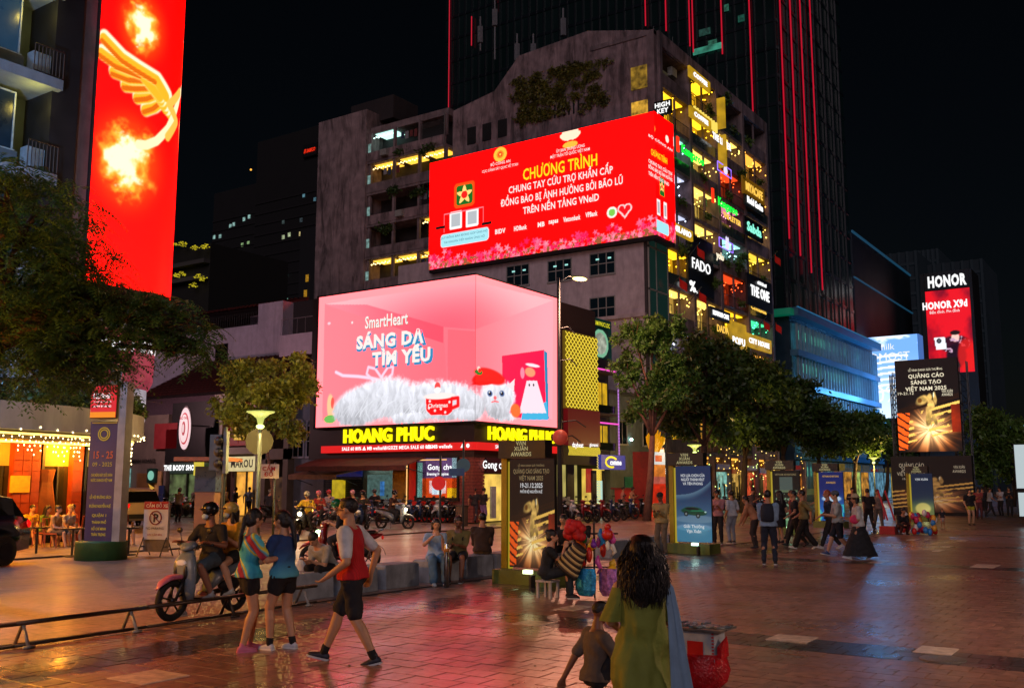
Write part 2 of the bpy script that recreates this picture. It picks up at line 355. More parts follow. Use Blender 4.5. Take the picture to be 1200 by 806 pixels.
WHT=em('ffffff',1.3,sample=False); YEL=em('ffee00',1.3,sample=False); WARM=em('ffd890',1.3,sample=False)

# ================= HOANG PHUC CORNER BUILDING =================
hp=thing('shop_building','dark corner shop building carrying the pink screen above its yellow HOANG PHUC name','building',(38,28,0))
BRN=pm('241616',.55,.2,5,.1); BRICK=pm('7a3a34',.8,.3,10,.3)
MB().box((38.1,28.1,3.1),(46,39.3,12.0)).build('wall',BRN,hp)
MB().box((38.3,28.3,12.0),(46.0,39.2,12.05)).build('roof',BRN,hp)
MB().box((41.5,31,0),(46,39.2,3.1)).build('back_wall',pm('4a3a34',.8),hp)
# screen faces
SCR=em('ff9aa6',1,sample=True)
pink=attr_mat('screen_pixels',1.05)
Z0,Z1=4.83,11.98; YL,YC,XR=38.6,27.9,45.75
sc=thing('led_screen','giant corner screen showing a white cat in a red hat lying in a pink room','screen',(37.9,27.9,Z0))
MB().box((37.85,27.86,Z0-.08),(38.1,38.75,Z0)).box((37.85,27.86,Z1),(38.1,38.75,Z1+.08)).box((37.85,38.62,Z0),(38.1,38.75,Z1)).box((38.1,27.86,Z0-.08),(XR+.1,28.1,Z0)).box((38.1,27.86,Z1),(XR+.1,28.1,Z1+.08)).box((XR,27.86,Z0),(XR+.1,28.1,Z1)).build('frame',DARKV,sc)
def cc(px,py):  # unfolded screen coordinates in metres: s from the left edge round the corner, z
    if px<557: p=PX(px,py,37.9); return YL-p.y,p.z
    p=PY(px,py,YC); return YL-YC+p.x-37.9,p.z
CW=YL-YC; FULL=CW+XR-37.9
def poly_px(L): return [cc(*p) for p in L]
def soft(x,y,c,rx,ry,rot=0,e=.15):
    dx=x-c[0];dy=y-c[1];a=cos(rot)*dx+sin(rot)*dy;b=-sin(rot)*dx+cos(rot)*dy
    d=np.sqrt((a/rx)**2+(b/ry)**2); return 1-sstep(1-e,1+e,d)
def cat_art(x,z):
    c=flat(x,(1,.64,.67))
    # painted room: frame, ceiling, walls, floor
    L,Rr=0,FULL; bi=.33
    BL=cc(525,383);back_l=BL[0]; back_b=cc(525,470)[1]; back_t=BL[1]
    ce=poly_px([(381,356),(557,330),(648,352),(557,386),(520,383)]); inner=poly_px([(381,356),(557,330),(648,352),(647,492),(557,486),(378,493)])
    ic=inpoly(x,z,inner); cei=inpoly(x,z,ce)
    c[ic]=(.98,.53,.58)
    g=sstep(0,1,(x-L)/CW)*.10
    c[ic,1]-=g[ic]*.9; c[ic,2]-=g[ic]*.8
    gr=sstep(Z1-3.2,Z1,z)
    dd=np.hypot((x-cc(524,385)[0])*.8,(z-cc(524,385)[1])*2.2); k0=sstep(0,7.5,dd); c[cei]=np.stack([.93+.07*k0,.40+.33*k0,.48+.28*k0],-1)[cei]
    rw=inpoly(x,z,poly_px([(520,383),(557,386),(648,352),(647,492),(557,486),(525,470)]))
    c[rw]=(.97,.47,.53); 
    k=sstep(CW-1.5,CW+7,x); c[rw,1]+=(k*.20)[rw]; c[rw,2]+=(k*.19)[rw]
    rwb=inpoly(x,z,poly_px([(525,386),(557,388),(557,480),(525,470)])); c[rwb]=(.97,.42,.48)
    sh=inpoly(x,z,poly_px([(381,357),(430,357),(520,383),(520,402)])); k1=sstep(cc(381,357)[0],cc(520,390)[0],x)[...,None]; c[sh]=(np.array((.98,.56,.62))*(1-k1)+np.array((.90,.33,.42))*k1)[sh]
    fl=inpoly(x,z,poly_px([(378,493),(420,474),(525,468),(600,470),(647,492),(557,486)])); c[fl]=(.98,.60,.66)
    # heart shaped glowing tail and line
    def stroke(P,w,col):
        nonlocal c
        P=[cc(*p) for p in P]; d=np.full(x.shape,9.)
        for (ax,ay),(bx_,by) in zip(P,P[1:]):
            vx,vy=bx_-ax,by-ay; t=np.clip(((x-ax)*vx+(z-ay)*vy)/(vx*vx+vy*vy+1e-9),0,1); d=np.minimum(d,np.hypot(x-ax-t*vx,z-ay-t*vy))
        c=mixc(c,col,1-sstep(w*.5,w*1.6,d))
    stroke([(394,436),(402,440),(420,441),(436,443),(446,446)],.08,(1,.86,.95))
    stroke([(438,446),(430,438),(432,430),(440,432),(447,442),(455,430),(461,430),(460,438),(452,447)],.07,(1,.84,.93))
    # product bag
    bag=inpoly(x,z,poly_px([(588,417),(637,410),(641,492),(590,488)])); c[bag]=(.80,.05,.30)
    c[inpoly(x,z,poly_px([(637,410),(641,413),(643,491),(640,492)]))]=(.10,.55,.72)
    c[inpoly(x,z,poly_px([(610,492),(613,478),(632,474),(641,470),(642,492)]))]=(.25,.72,.90)
    cone=poly_px([(617,446),(629,446),(640,484),(608,484)]); c[inpoly(x,z,cone)]=(.93,.90,.95)
    c=mixc(c,(.98,.62,.45),soft(x,z,cc(621,436),.5,.25)); c=mixc(c,(1,.92,.95),soft(x,z,cc(624,428),.7,.09))
    c=mixc(c,(.94,.55,.66),soft(x,z,cc(612,437),.2,.3))
    c=mixc(c,(.15,.1,.1),soft(x,z,cc(620,451),.07,.07)); c=mixc(c,(.15,.1,.1),soft(x,z,cc(625,451),.07,.07))
    # ball toys at left
    c=mixc(c,(.95,.80,.60),soft(x,z,cc(388,478),.28,.75,.1)); c=mixc(c,(.45,.75,.35),soft(x,z,cc(387,491),.45,.22)); c=mixc(c,(.7,.5,.8),soft(x,z,cc(402,491),.4,.2)); c=mixc(c,(.9,.35,.3),soft(x,z,cc(390,472),.12,.3))
    # cat body as fur clumps
    fur=fbm(x*7+fbm(x*2,z*2)*4,z*2.2)
    edge=(fbm(x*9,z*9)-.5)*.5
    def blob(px,py,rx,ry,rot=0,shade=0,e=.18):
        nonlocal c
        ctr=cc(px,py); m=soft(x,z,(ctr[0],ctr[1]),rx,ry,rot,e); dx=x-ctr[0];dz=z-ctr[1]; m2=soft(x+edge*.6,z+edge*.6,ctr,rx,ry,rot,e)
        sh_=np.clip(.5-dz/ry*.5,0,1); base=.97-.20*sh_**1.5-shade-(.5-fur)*.30
        col=np.stack([base*.975,base*.98,base*1.02],-1); c=c*(1-m2[...,None])+col*m2[...,None]
    blob(430,473,2.2,1.05,.15,.0); blob(457,467,2.1,1.1,-.1,.0); blob(418,478,1.6,1.0,.1,.03); blob(405,482,.9,.7,0,.06)
    blob(500,470,2.6,1.0,.02,.0); blob(528,471,1.8,.95,-.05,.01)
    for a in range(30):   # long hair strokes of the tail and flank
        x0=398+a*4.6; q=(.86+.015*(a%6)); stroke([(x0,489-a*.1),(x0+6,480-(a%4)*2),(x0+16,470-(a%5)*2+4*(a>16))],.016,(q,q*1.01,q*1.04))
    blob(552,476,1.1,.75,0,.03); blob(546,485,.8,.3,0,0); blob(478,490,1.2,.3,0,.0); blob(588,487,1.3,.28,0,0)
    # head
    blob(584,464,1.5,.86,.0,-.02,.12)
    for P in ([(566,456),(566,446),(574,452)],[(594,452),(603,444),(602,458)]): c[inpoly(x,z,poly_px(P))]=(.97,.90,.92)
    blob(583,478,1.2,.5,0,.06)
    for ex in (574,588):
        c=mixc(c,(.30,.42,.62),soft(x,z,cc(ex,461),.22,.15)); c=mixc(c,(.05,.06,.1),soft(x,z,cc(ex,461),.12,.09)); c=mixc(c,(1,1,1),soft(x,z,cc(ex-.8,459.6),.04,.05))
    c=mixc(c,(.93,.45,.48),soft(x,z,cc(580,466),.13,.09)); stroke([(576,471),(580,470),(584,471)],.025,(.75,.3,.32)); stroke([(580,467),(580,470)],.02,(.75,.3,.32))
    # red hat with holly
    c=mixc(c,(.86,.08,.08),soft(x,z,cc(575,441),1.25,.36,-.1)); c=mixc(c,(.86,.08,.08),soft(x,z,cc(563,444),.6,.28,.2)); c=mixc(c,(.7,.04,.05),soft(x,z,cc(566,449),.8,.10,.1))
    c=mixc(c,(.15,.5,.15),soft(x,z,cc(561,436),.3,.14)); c=mixc(c,(.95,.85,.8),soft(x,z,cc(561,432),.14,.12)); c=mixc(c,(.9,.1,.1),soft(x,z,cc(562,434),.12,.1))
    # red cup
    cup=poly_px([(499,464),(531,464),(530,482),(525,486),(505,486),(500,481)]); c[inpoly(x,z,cup)]=(.85,.05,.07)
    c=mixc(c,(.97,.95,.93),soft(x,z,cc(515,464),1.0,.16)); c=mixc(c,(.9,.3,.3),soft(x,z,cc(513,453),.18,.22)); c=mixc(c,(1,1,1),soft(x,z,cc(513,457),.22,.15))
    stroke([(530,467),(537,466),(537,475),(530,478)],.08,(.85,.05,.07))
    for q in ((504,470),(510,481),(522,483),(527,471),(503,478),(517,479)): c=mixc(c,(1,.9,.9),soft(x,z,cc(*q),.07,.07))
    c=mixc(c,(.92,.45,.2),soft(x,z,cc(604,481),.45,.35))
    c=mixc(c,(1,.8,.85),soft(x,z,cc(386,379),.12,.08)); c=mixc(c,(1,.9,.9),soft(x,z,cc(413,378),.07,.07))
    return c
def PL(s,t): z=Z0+t*(Z1-Z0); return np.stack([np.full_like(s,37.88),YL-s*CW,z],-1)
def PR(s,t): z=Z0+t*(Z1-Z0); return np.stack([37.88+s*(XR-37.88),np.full_like(s,27.88),z],-1)
picture('screen_face',PL,420,280,lambda s,t:cat_art(s*CW,Z0+t*(Z1-Z0)),pink,sc,redx=3.0)
picture('screen_face',PR,230,230,lambda s,t:cat_art(CW+s*(XR-37.9),Z0+t*(Z1-Z0)),pink,sc,redx=3.0)
wl=em('fff6f0',1.0,sample=False); bl=em('2a8fc0',1.0,sample=False); gl=em('b0706a',.9,sample=False)
tx(sc,'SmartHeart',454,376,37.9,.62,gl,out=.05,bold=.03,width=2.95); tx(sc,'SmartHeart',453.4,375.4,37.9,.62,wl,out=.07,bold=.02,width=2.95)
UPP=(0,.03,1)
for s,px,py,w in (('SÁNG DẠ',457,398,4.6),('TÌM YÊU',471,418,3.9)):
    tx(sc,s,px+1,py+2.2,37.9,.64,bl,out=.05,bold=.075,width=w*1.05); tx(sc,s,px,py,37.9,.64,wl,out=.08,bold=.045,width=w*1.0)
tx(sc,'Christmas',514,475,37.9,.2,wl,out=.07,bold=.02)
# HOANG PHUC fascia
sg=thing('shop_sign','yellow HOANG PHUC lettering on the dark fascia left of the corner','sign',(37.9,33,3.9))
a,b=PX(404,509,38.05),PX(509,506,38.05)
text('lettering','HOANG PHUC',(37.98,(a.y+b.y)/2,3.98),TX,.66,YEL,sg,bold=.03,depth=.07,width=a.y-b.y)
sg2=thing('shop_sign','yellow HOANG PHUC lettering on the dark fascia right of the corner','sign',(42,27.9,3.9))
a,b=PY(572,507,28.0),PY(649,510,28.0)
text('lettering','HOANG PHUC',((a.x+b.x)/2,27.98,3.98),TY,.64,YEL,sg2,bold=.012,depth=.07,width=b.x-a.x)
tick=thing('ticker_sign','thin red strip of sale lettering under the yellow name','sign',(37.9,33,3.2))
RED=em('e01515',1.0,sample=False)
MB().box((37.93,28.02,3.45),(38.1,38.2,3.82)).build('board',RED,tick)
MB().box((38.1,27.93,3.45),(45.6,28.1,3.82)).build('board',RED,tick)
for s,px in (('SALE 60'' 80''%',412),('◭ MB wellsafe',438),('BIGSIZE MEGA SALE 60 80%',478),('◭ MB wellsafe',515),('◭ ●',545)):
    text('lettering',s.replace('◭','▲'),(37.9,PX(px,522,37.9).y,3.56),TX,.17,WHT,tick,bold=.02)
for s,px in (('SALE 60 80%',590),('▲ MB wellsafe',612),('SALE',640)): text('lettering',s,(PY(px,523,27.9).x,27.9,3.56),TY,.17,WHT,tick,bold=.02)
# ground floor: brick corner, gong cha window, awnings, lit shop
def bricks(parent,x,ya,yb,z0,z1,axis='x',y=None):
    """course work: a backing slab plus proud bricks, one object of many bricks"""
    mb=MB(); hgt=.16; wd=.42; n=0; z=z0
    while z<z1-.02:
        u=ya-(wd/2 if n%2 else 0)
        while u<yb:
            a=max(u,ya);b=min(u+wd-.02,yb)
            if b-a>.04:
                e=random.uniform(0,.015)
                if axis=='x': mb.box((x-.03-e,a,z),(x+.05,b,min(z+hgt-.02,z1)))
                else: mb.box((a,y-.03-e,z),(b,y+.05,min(z+hgt-.02,z1)))
            u+=wd
        z+=hgt; n+=1
    o=mb.build('bricks',BRICK,parent,kind='stuff'); return o
MB().box((38.15,28.15,0),(38.9,29.6,3.1)).build('corner_pier',pm('4a2420',.8),hp)
bricks(hp,38.15,28.15,29.6,.0,3.1); bricks(hp,0,38.15,39.0,0,3.1,'y',28.15)
rp=PX(537,535,38.1); rq=PX(484,595,38.1)
MB().box((38.12,29.6,0),(38.4,rq.y+.3,3.1)).build('red_panel',pm('b01a16',.5,.1,emit='c01810',estr=.18),hp)
gw=thing('shop_window','lit poster window reading Gong cha in a red surround','window',(38,30.2,1.2))
a=PX(490,537,38.05); b=PX(536,583,38.05)
posterm=attr_mat('lit_poster',1.1,sample=False)
def gong(s,t):
    c=flat(s,(.40,.28,.45)); c[t<.5]=(.90,.30,.10); c[(s<.12)&(t<.9)]=(.55,.80,.75); m=(s>.3)&(s<.72)&(t<.42)&(t>.1); c[m]=(.95,.75,.75); c[(s>.38)&(s<.62)&(t<.32)&(t>.08)]=(.85,.93,1)
    c[(s>.75)&(t<.25)]=(.95,.7,.1); c[(s>.88)&(t>.5)]=(.75,.9,.95); n=fbm(s*9,t*9)[...,None]; return c*(.75+.5*n)
picture('poster',rect_fn((38.02,a.y,b.z),(38.02,b.y,b.z),(38.02,a.y,a.z)),60,60,gong,posterm,gw)
window(gw,(38.04,(a.y+b.y)/2,(a.z+b.z)/2),a.y-b.y,a.z-b.z,'x',FRAMED,pm('101010'),1,1,.12,.08,name='frame').location.x+=-.0
bpy.data.objects[-1] if 0 else None
tx(gw,'Gong cha',516,547,38.0,.26,WHT,bold=.02); tx(gw,'Evening Happiness',515,555,38.0,.13,WHT,bold=.02)
WG=em('ffc070',1.2,sample=False)
MB().tube([(38.0,rq.y+.35,0),(38.0,rq.y+.35,3.0)],.03,6).tube([(38.0,rq.y+.2,3.0),(38.0,29.7,3.0)],.03,6).build('light_strip',WG,hp)
MB().tube([(38.0,rq.y+.2,.35),(38.0,29.7,.35)],.02,6).build('light_strip',WG,hp)
# open kiosk shop left of the window (480-430 px)
k0=PX(478,560,39.4).y; k1=PX(428,560,39.4).y
MB().box((39.4,k0,0),(39.6,39.2,3.1)).build('shop_back_wall',pm('56605a',.7,.2),hp)
for n,(x0,x1) in enumerate(((430,450),(452,472))):
    a=PX(x0,556,39.2);b=PX(x1,556,39.2); MB().box((39.1,b.y,2.62),(39.2,a.y,2.7)).build('tube_light',em('e8fff4',5),hp)
a=PX(432,566,39.3);b=PX(472,600,39.3)
MB().box((39.2,b.y,.5),(39.39,a.y,2.3)).build('menu_board',em('5a7a74',.5,var=.5,scale=5,sample=False),hp)
MB().box((39.1,b.y+1.2,1.2),(39.19,a.y-1.0,1.95)).build('menu_poster',em('3a7ac0',.7,var=.5,scale=6,sample=False),hp)
MB().box((38.5,b.y,0),(39,b.y+1.6,1.05)).build('counter',pm('b8c0c0',.4),hp)
MB().box((38.4,b.y-1.1,0),(38.6,b.y-.05,2.6)).build('ochre_pillar',pm('9a6a20',.7),hp)
# shutters and blue signs at left
a=PX(372,560,39.0)
MB().box((39.2,k1+.1,2.2),(39.3,39.2,2.95)).build('blue_sign',em('141c60',.4,var=.4,scale=3,sample=False),hp)
mb=MB()
for i in range(18): mb.box((39.25,k1+.1,.05+i*.12),(39.33,39.2,.15+i*.12))
mb.build('roller_shutter',pm('2a2e34',.5,.2,metal=.5),hp,kind='stuff')
p=PX(396,573,39.1); MB().box((39.1,p.y-.45,p.z-.5),(39.2,p.y+.45,p.z+.5)).build('yellow_notice',em('e0c020',.6,var=.3,sample=False),hp)
# dark door of corner right face
MB().box((39.4,28.6,0),(45.8,28.8,3.1)).build('shopfront_wall',pm('2a1c1a',.6),hp)
g2=thing('shop_sign','white Gong cha lettering on the wall right of the brick corner','sign',(39.5,28.1,2.7))
MB().box((39.1,28.0,2.35),(43,28.15,3.1)).build('board',pm('3a1220',.5),g2)
a=PY(573,540,28); text('lettering','Gong cha',(a.x+.5,27.98,2.58),TY,.36,WHT,g2,bold=.02)
MB().box((39.2,28.5,0),(41.4,28.58,2.3)).build('lit_doorway',em('ffd060',.85,var=.35,scale=1.5),hp)
p=PX(585,560,38)
MB().box((39.7,28.2,.15),(40.1,28.3,1.7)).build('standing_poster',pm('a8b0b4',.5),hp)
for pz in (2.75,2.2):
    pp=PX(549,557,38.1)
c1=thing('wall_lamp','brass up and down wall lamp on the brick corner','lamp',(38,28.9,2.5)); MB().tube([(38.0,28.75,2.35),(38.0,28.75,2.75)],.07,10).build('body',FRAMED,c1,True); MB().ell((38,28.75,2.82),(.06,.06,.04),8,6).ell((38,28.75,2.28),(.06,.06,.04),8,6).build('bulb',em('ffc050',12),c1,True)
# awnings
AWN=pm('5a2a22',.8,.25,6,.2,stain=.3)
def awning(lbl,y0,y1,x0,z0,x1,z1,col):
    t=thing('awning',lbl,'awning',(x1,(y0+y1)/2,z1)); mb=MB(); n=12
    rings=[]
    for i in range(n+1):
        y=y0+(y1-y0)*i/n; s=.05*sin(i*2.1)
        rings.append([(x0,y,z0),((x0+x1)/2,y,(z0+z1)/2+.03+s*.5),(x1,y,z1+s*.3),(x1,y,z1-.25+s*.4),(x1+.03,y,z1-.25+s*.4),(x1+.03,y,z1-.04),(x0,y,z0-.05)])
    mb.loft(rings,True,True); mb.build('canvas',col,t)
    mb=MB()
    for y in (y0+.1,y1-.1): mb.tube([(x1+.03,y,z1-.1),(x0,y,z0-.8)],.02,5)
    mb.build('bracket',FRAMED,t); return t
awning('long brown canvas awning under the red ticker sign',PX(478,535,36.6).y,PX(350,545,36.6).y,38.0,3.15,36.4,2.72,AWN)
awning('small tan canvas awning below the long brown one',PX(392,560,36.8).y,PX(336,560,36.8).y,38.6,2.55,36.9,2.3,pm('8a6a58',.8,.25,6,.2))
# ================= YELLOW LATTICE SHOP =================
t=thing('lattice_shop','narrow shop with a glowing yellow lattice panel over a maroon board','building',(46.8,28,0))
MB().box((46.7,28.3,2.9),(50.5,38,12)).build('wall',pm('2a1a1c',.7),t)
MB().box((46.7,28.15,6.0),(50.45,28.3,10.4)).build('lattice_backing',em('b89010',.22,sample=False),t)
mb=MB(); YLAT=em('ffe040',1.0,sample=True)
r_=random.Random(4); nx,nz=19,25
for i in range(nx):
    for j in range(nz):
        x=46.75+(i+.5)*3.68/nx; z=6.05+(j+.5)*4.3/nz; dx=3.68/nx*.52; dz=4.3/nz*.5; s=1 if (i+j)%2 else -1
        w=.028; mb.tube([(x-dx,28.12,z-s*dz*.9),(x,28.11,z+s*dz*.2),(x+dx,28.12,z+s*dz*.7)],w,4,False)
mb.build('lattice_scroll',YLAT,t,kind='stuff')
MB().box((46.75,28.0,3.95),(50.4,28.3,6.0)).build('maroon_board',pm('5a0c14',.5,.15,emit='7a0a14',estr=.22),t)
ty(t,"daybeat",676,521,28.0,.26,WHT,bold=.02); ty(t,'giovanni',703-8,521,28.0,.2,WHT,bold=.02)
mb=MB()
for i in range(30): 
    x=46.85+i*.12; mb.tube([(x,28.05,3.9),(x+.08,28.03,3.65),(x+.02,28.05,3.4)],.02,4,False)
for i in range(22): z=3.4-i*.15; mb.tube([(50.05,28.05,z),(50.2,28.03,z-.06),(50.1,28.05,z-.14)],.02,4,False).tube([(50.25,28.05,z),(50.4,28.03,z-.06),(50.3,28.05,z-.14)],.02,4,False)
mb.build('light_garland',YLAT,t,kind='stuff')
MB().box((46.8,29.6,0),(50.4,29.7,3.3)).build('shop_interior',em('d8c870',.55,var=.3,scale=1.2),t)
MB().box((48.6,29.2,0),(49.4,29.3,3.2)).build('door',FRAMED,t)
p=PY(691,575,29.0); MB().box((p.x-.35,29.0,1.3),(p.x+.35,29.06,2.7)).build('red_poster',em('b02a20',.7,var=.3,sample=False),t)
MB().box((46.9,28.6,0),(47.9,29.2,1.1)).build('counter',pm('8a9094',.5),t)
# ---- purple outlined house
t=thing('neon_house','slim house outlined in pink light strips with two yellow lit floors','building',(50.6,28,0))
MB().box((50.55,29.0,2.9),(53.3,38,11.5)).build('wall',pm('2a2228',.7),t)
PK=em('ff50c8',1.1)
for z in (8.55,6.0,3.15): MB().box((50.55,28.3,z-.12),(53.2,29.2,z)).build('floor_slab',pm('3a2c34',.7),t)
for z in (8.6,5.4): MB().tube([(50.6,28.25,z),(53.15,28.25,z)],.05,6).build('neon_strip',PK,t)
PK2=em('e090ff',1.0,sample=False); mb=MB()
for i in range(60): mb.box((53.12,28.2,3.2+i*.09),(53.18,28.26,3.25+i*.09))
for i in range(40): mb.box((50.5,28.0,2.9-i*.0+0-.03),(50.5,28.0,2.9))if 0 else None
mb.build('neon_dots',PK2,t,kind='stuff')
for z0,z1 in ((6.15,7.9),(3.9,5.3)):
    f=window(t,(51.9,28.9,(z0+z1)/2),2.0,z1-z0,'y',FRAMED,em('d8a818',.8,var=.55,scale=1.3),3,1,.15,.06)
    MB().box((51.0,28.4,z0-.1),(53,28.43,z0+.35)).build('balcony_glass',GLASS,t)
s=thing('shop_sign','blue box sign with a yellow ring round the word COMME','sign',(51.5,27.7,3.1))
MB().box((50.2,27.85,2.65),(53.2,28.1,3.5)).build('board',em('1a2c9a',.7,sample=False),s)
p=PY(718,548,27.85); mb=MB(); mb.tube([(51.4+.7*cos(a*pi/10),27.82,3.08+.3*sin(a*pi/10)) for a in range(2,17)],.06,5); mb.build('ring',em('ffe020',1.2,sample=False),s)
text('lettering','comme',(51.9,27.8,2.93),TY,.3,WHT,s,bold=.04)
MB().box((50.6,29.3,0),(53.2,29.4,2.7)).build('shop_interior',em('f0c850',.8,var=.3,scale=1.2),t)
MB().box((51.0,28.9,0),(51.5,29,2.6)).box((52.3,28.9,0),(52.5,29,2.6)).build('door_frame',FRAMED,t)
MB().box((51.7,28.9,.1),(52.2,29,2.0)).build('white_stand',em('c8f0e0',.8,sample=False),t)
# ---- round dish sign box above
s=thing('shop_sign','dark box sign with a round picture of a noodle bowl and yellow lettering','sign',(50.5,29,11))
a=PY(700,362,29);b=PY(733,365,29)
MB().box((50.6,29,9.4),(53.8,29.35,11.9)).build('board',pm('10201c',.4,emit='0a3028',estr=.5),s)
text('lettering','COM TAM PHUC LOC',(52.2,28.97,11.45),TY,.26,em('e8e020',1,sample=False),s,bold=.02,width=2.7)
picture('bowl_picture',lambda a_,b_:np.stack([52.3+(a_-.5)*2.0,np.full_like(a_,28.95),10.35+(b_-.5)*1.75],-1),40,40,lambda s_,t_: np.where((np.hypot(s_-.5,t_-.5)<.5)[...,None],np.where((np.hypot(s_-.5,t_-.5)<.38)[...,None],flat(s_,(.75,.78,.70))*(.5+.7*fbm(s_*7,t_*7)[...,None]),flat(s_,(.5,.75,.6))),flat(s_,(.03,.10,.09))),attr_mat('sign_pixels',.9,sample=False),s)
# ---- grey house behind the street tree
t=thing('grey_house','plain grey house with a teal shutter behind the street tree','building',(53.4,29,0))
MB().box((53.4,29,0),(61.4,40,7.4)).build('wall',pm('5a646c',.8,.2,3,.1,stain=.3),t)
MB().box((53.3,28.9,7.4),(61.5,40.1,7.6)).build('roof',pm('3a3c40',.8),t)
mb=MB(); 
for i in range(14): mb.box((55.2,28.93,.3+i*.14),(57.6,29,.42+i*.14))
mb.build('shutter',pm('1a6a60',.5),t,kind='stuff')
window(t,(55,29,5),1.2,1.4,'y'); window(t,(58.5,29,5),1.2,1.4,'y')
MB().ell((56,28.85,4.6),(.12,.1,.1),8,6).build('flood_light',em('c0ffe8',9),t)
# ---- festive standee of orange boxes near it
s=thing('advert_tower','orange and red advertising tower topped by yellow fireworks shapes','sign',(46.2,26,0))
b0=PY(772,590,24.5); w=.95
PX0=b0.x
picture('print',rect_fn((PX0-w,24.5,0),(PX0+w,24.5,0),(PX0-w,24.5,3.6)),30,90,lambda s_,t_: np.where((t_>.8)[...,None],np.where(((np.abs(s_-.55)<.25)&(np.abs(t_-.9)<.05))[...,None],flat(s_,(.85,.08,.1)),flat(s_,(.85,.88,.9))),np.where((t_>.62)[...,None],flat(s_,(.85,.45,.15)),np.where((t_>.5)[...,None],flat(s_,(.75,.35,.3)),flat(s_,(.82,.15,.06))))*(.7+.6*fbm(s_*6,t_*20)[...,None])),attr_mat('advert_pixels',.8,sample=False),s)
MB().box((PX0-w,24.52,0),(PX0+w,25.6,3.6)).build('body',pm('7a1410',.5),s)
mb=MB()
for i in range(9):
    a=.5+i*.27; mb.tube([(PX0+(i-4)*.12,24.7,3.6),(PX0+(i-4)*.22,24.65,3.9+.5*sin(a)),(PX0+(i-4)*.3,24.6,4.0+.9*sin(a))],[.06,.1,.03],5)
for i in (-1,1): mb.ell((PX0+i*.9,24.6,4.3),(.25,.1,.3),7,5)
mb.build('fireworks',pm('e0a010',.5,.2,emit='ffb010',estr=.5),s,kind=None)
s=thing('traffic_board','red and white board with an arrow beside the advertising tower','sign',(PX0+1.6,25,0))
MB().box((PX0+1.05,25,0),(PX0+1.9,25.1,3.9)).build('board',em('c01818',.7,sample=False),s)
MB().box((PX0+1.15,24.96,3.1),(PX0+1.8,25,3.8)).build('panel',em('f0e0e0',.8,sample=False),s)
text('lettering','↘',(PX0+1.47,24.94,3.2),TY,.5,em('c01818',.8,sample=False),s,bold=.03)
text('lettering','SALE',(PX0+1.47,24.94,2.4),TY,.28,WHT,s,bold=.03)

# ================= WHITE ANNEX WITH THE RED SCREEN =================
AW=pm('b8a8ae',.8,.12,2,.08,stain=.25)
t=thing('annex_building','pale plastered building with dark windows carrying the big red screen','building',(61.6,30.4,0))
MB().box((61.6,30.5,0),(65.2,53.5,20.0)).build('wall',AW,t)
MB().box((61.35,30.4,13.5),(61.6,53.5,13.75)).build('ledge',AW,t)
for px,py in ((607,323),(656,317),(706,309),(706,361),(648,372),(587,366)):
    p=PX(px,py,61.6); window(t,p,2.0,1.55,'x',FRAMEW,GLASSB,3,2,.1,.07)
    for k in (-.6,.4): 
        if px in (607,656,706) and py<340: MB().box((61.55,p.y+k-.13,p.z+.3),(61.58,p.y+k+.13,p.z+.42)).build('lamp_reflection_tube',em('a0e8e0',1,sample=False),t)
MB().box((61.6,30.28,5),(65.2,30.5,20.0)).build('end_wall',pm('3a3436',.8),t)
mb=MB()
for z in (9.5,12.2,15.5,18.6): mb.box((61.75,30.18,z-.06),(65.0,30.28,z+.06))
for x in (61.8,63.0,64.9): mb.box((x-.05,30.18,6),(x+.05,30.28,19.6))
mb.build('mullions',FRAMEW,t); MB().box((61.8,30.22,6),(64.95,30.27,19.5)).build('glass_strip',pm('1c3438',.15,.2,.6,0,emit='204038',estr=.25),t)
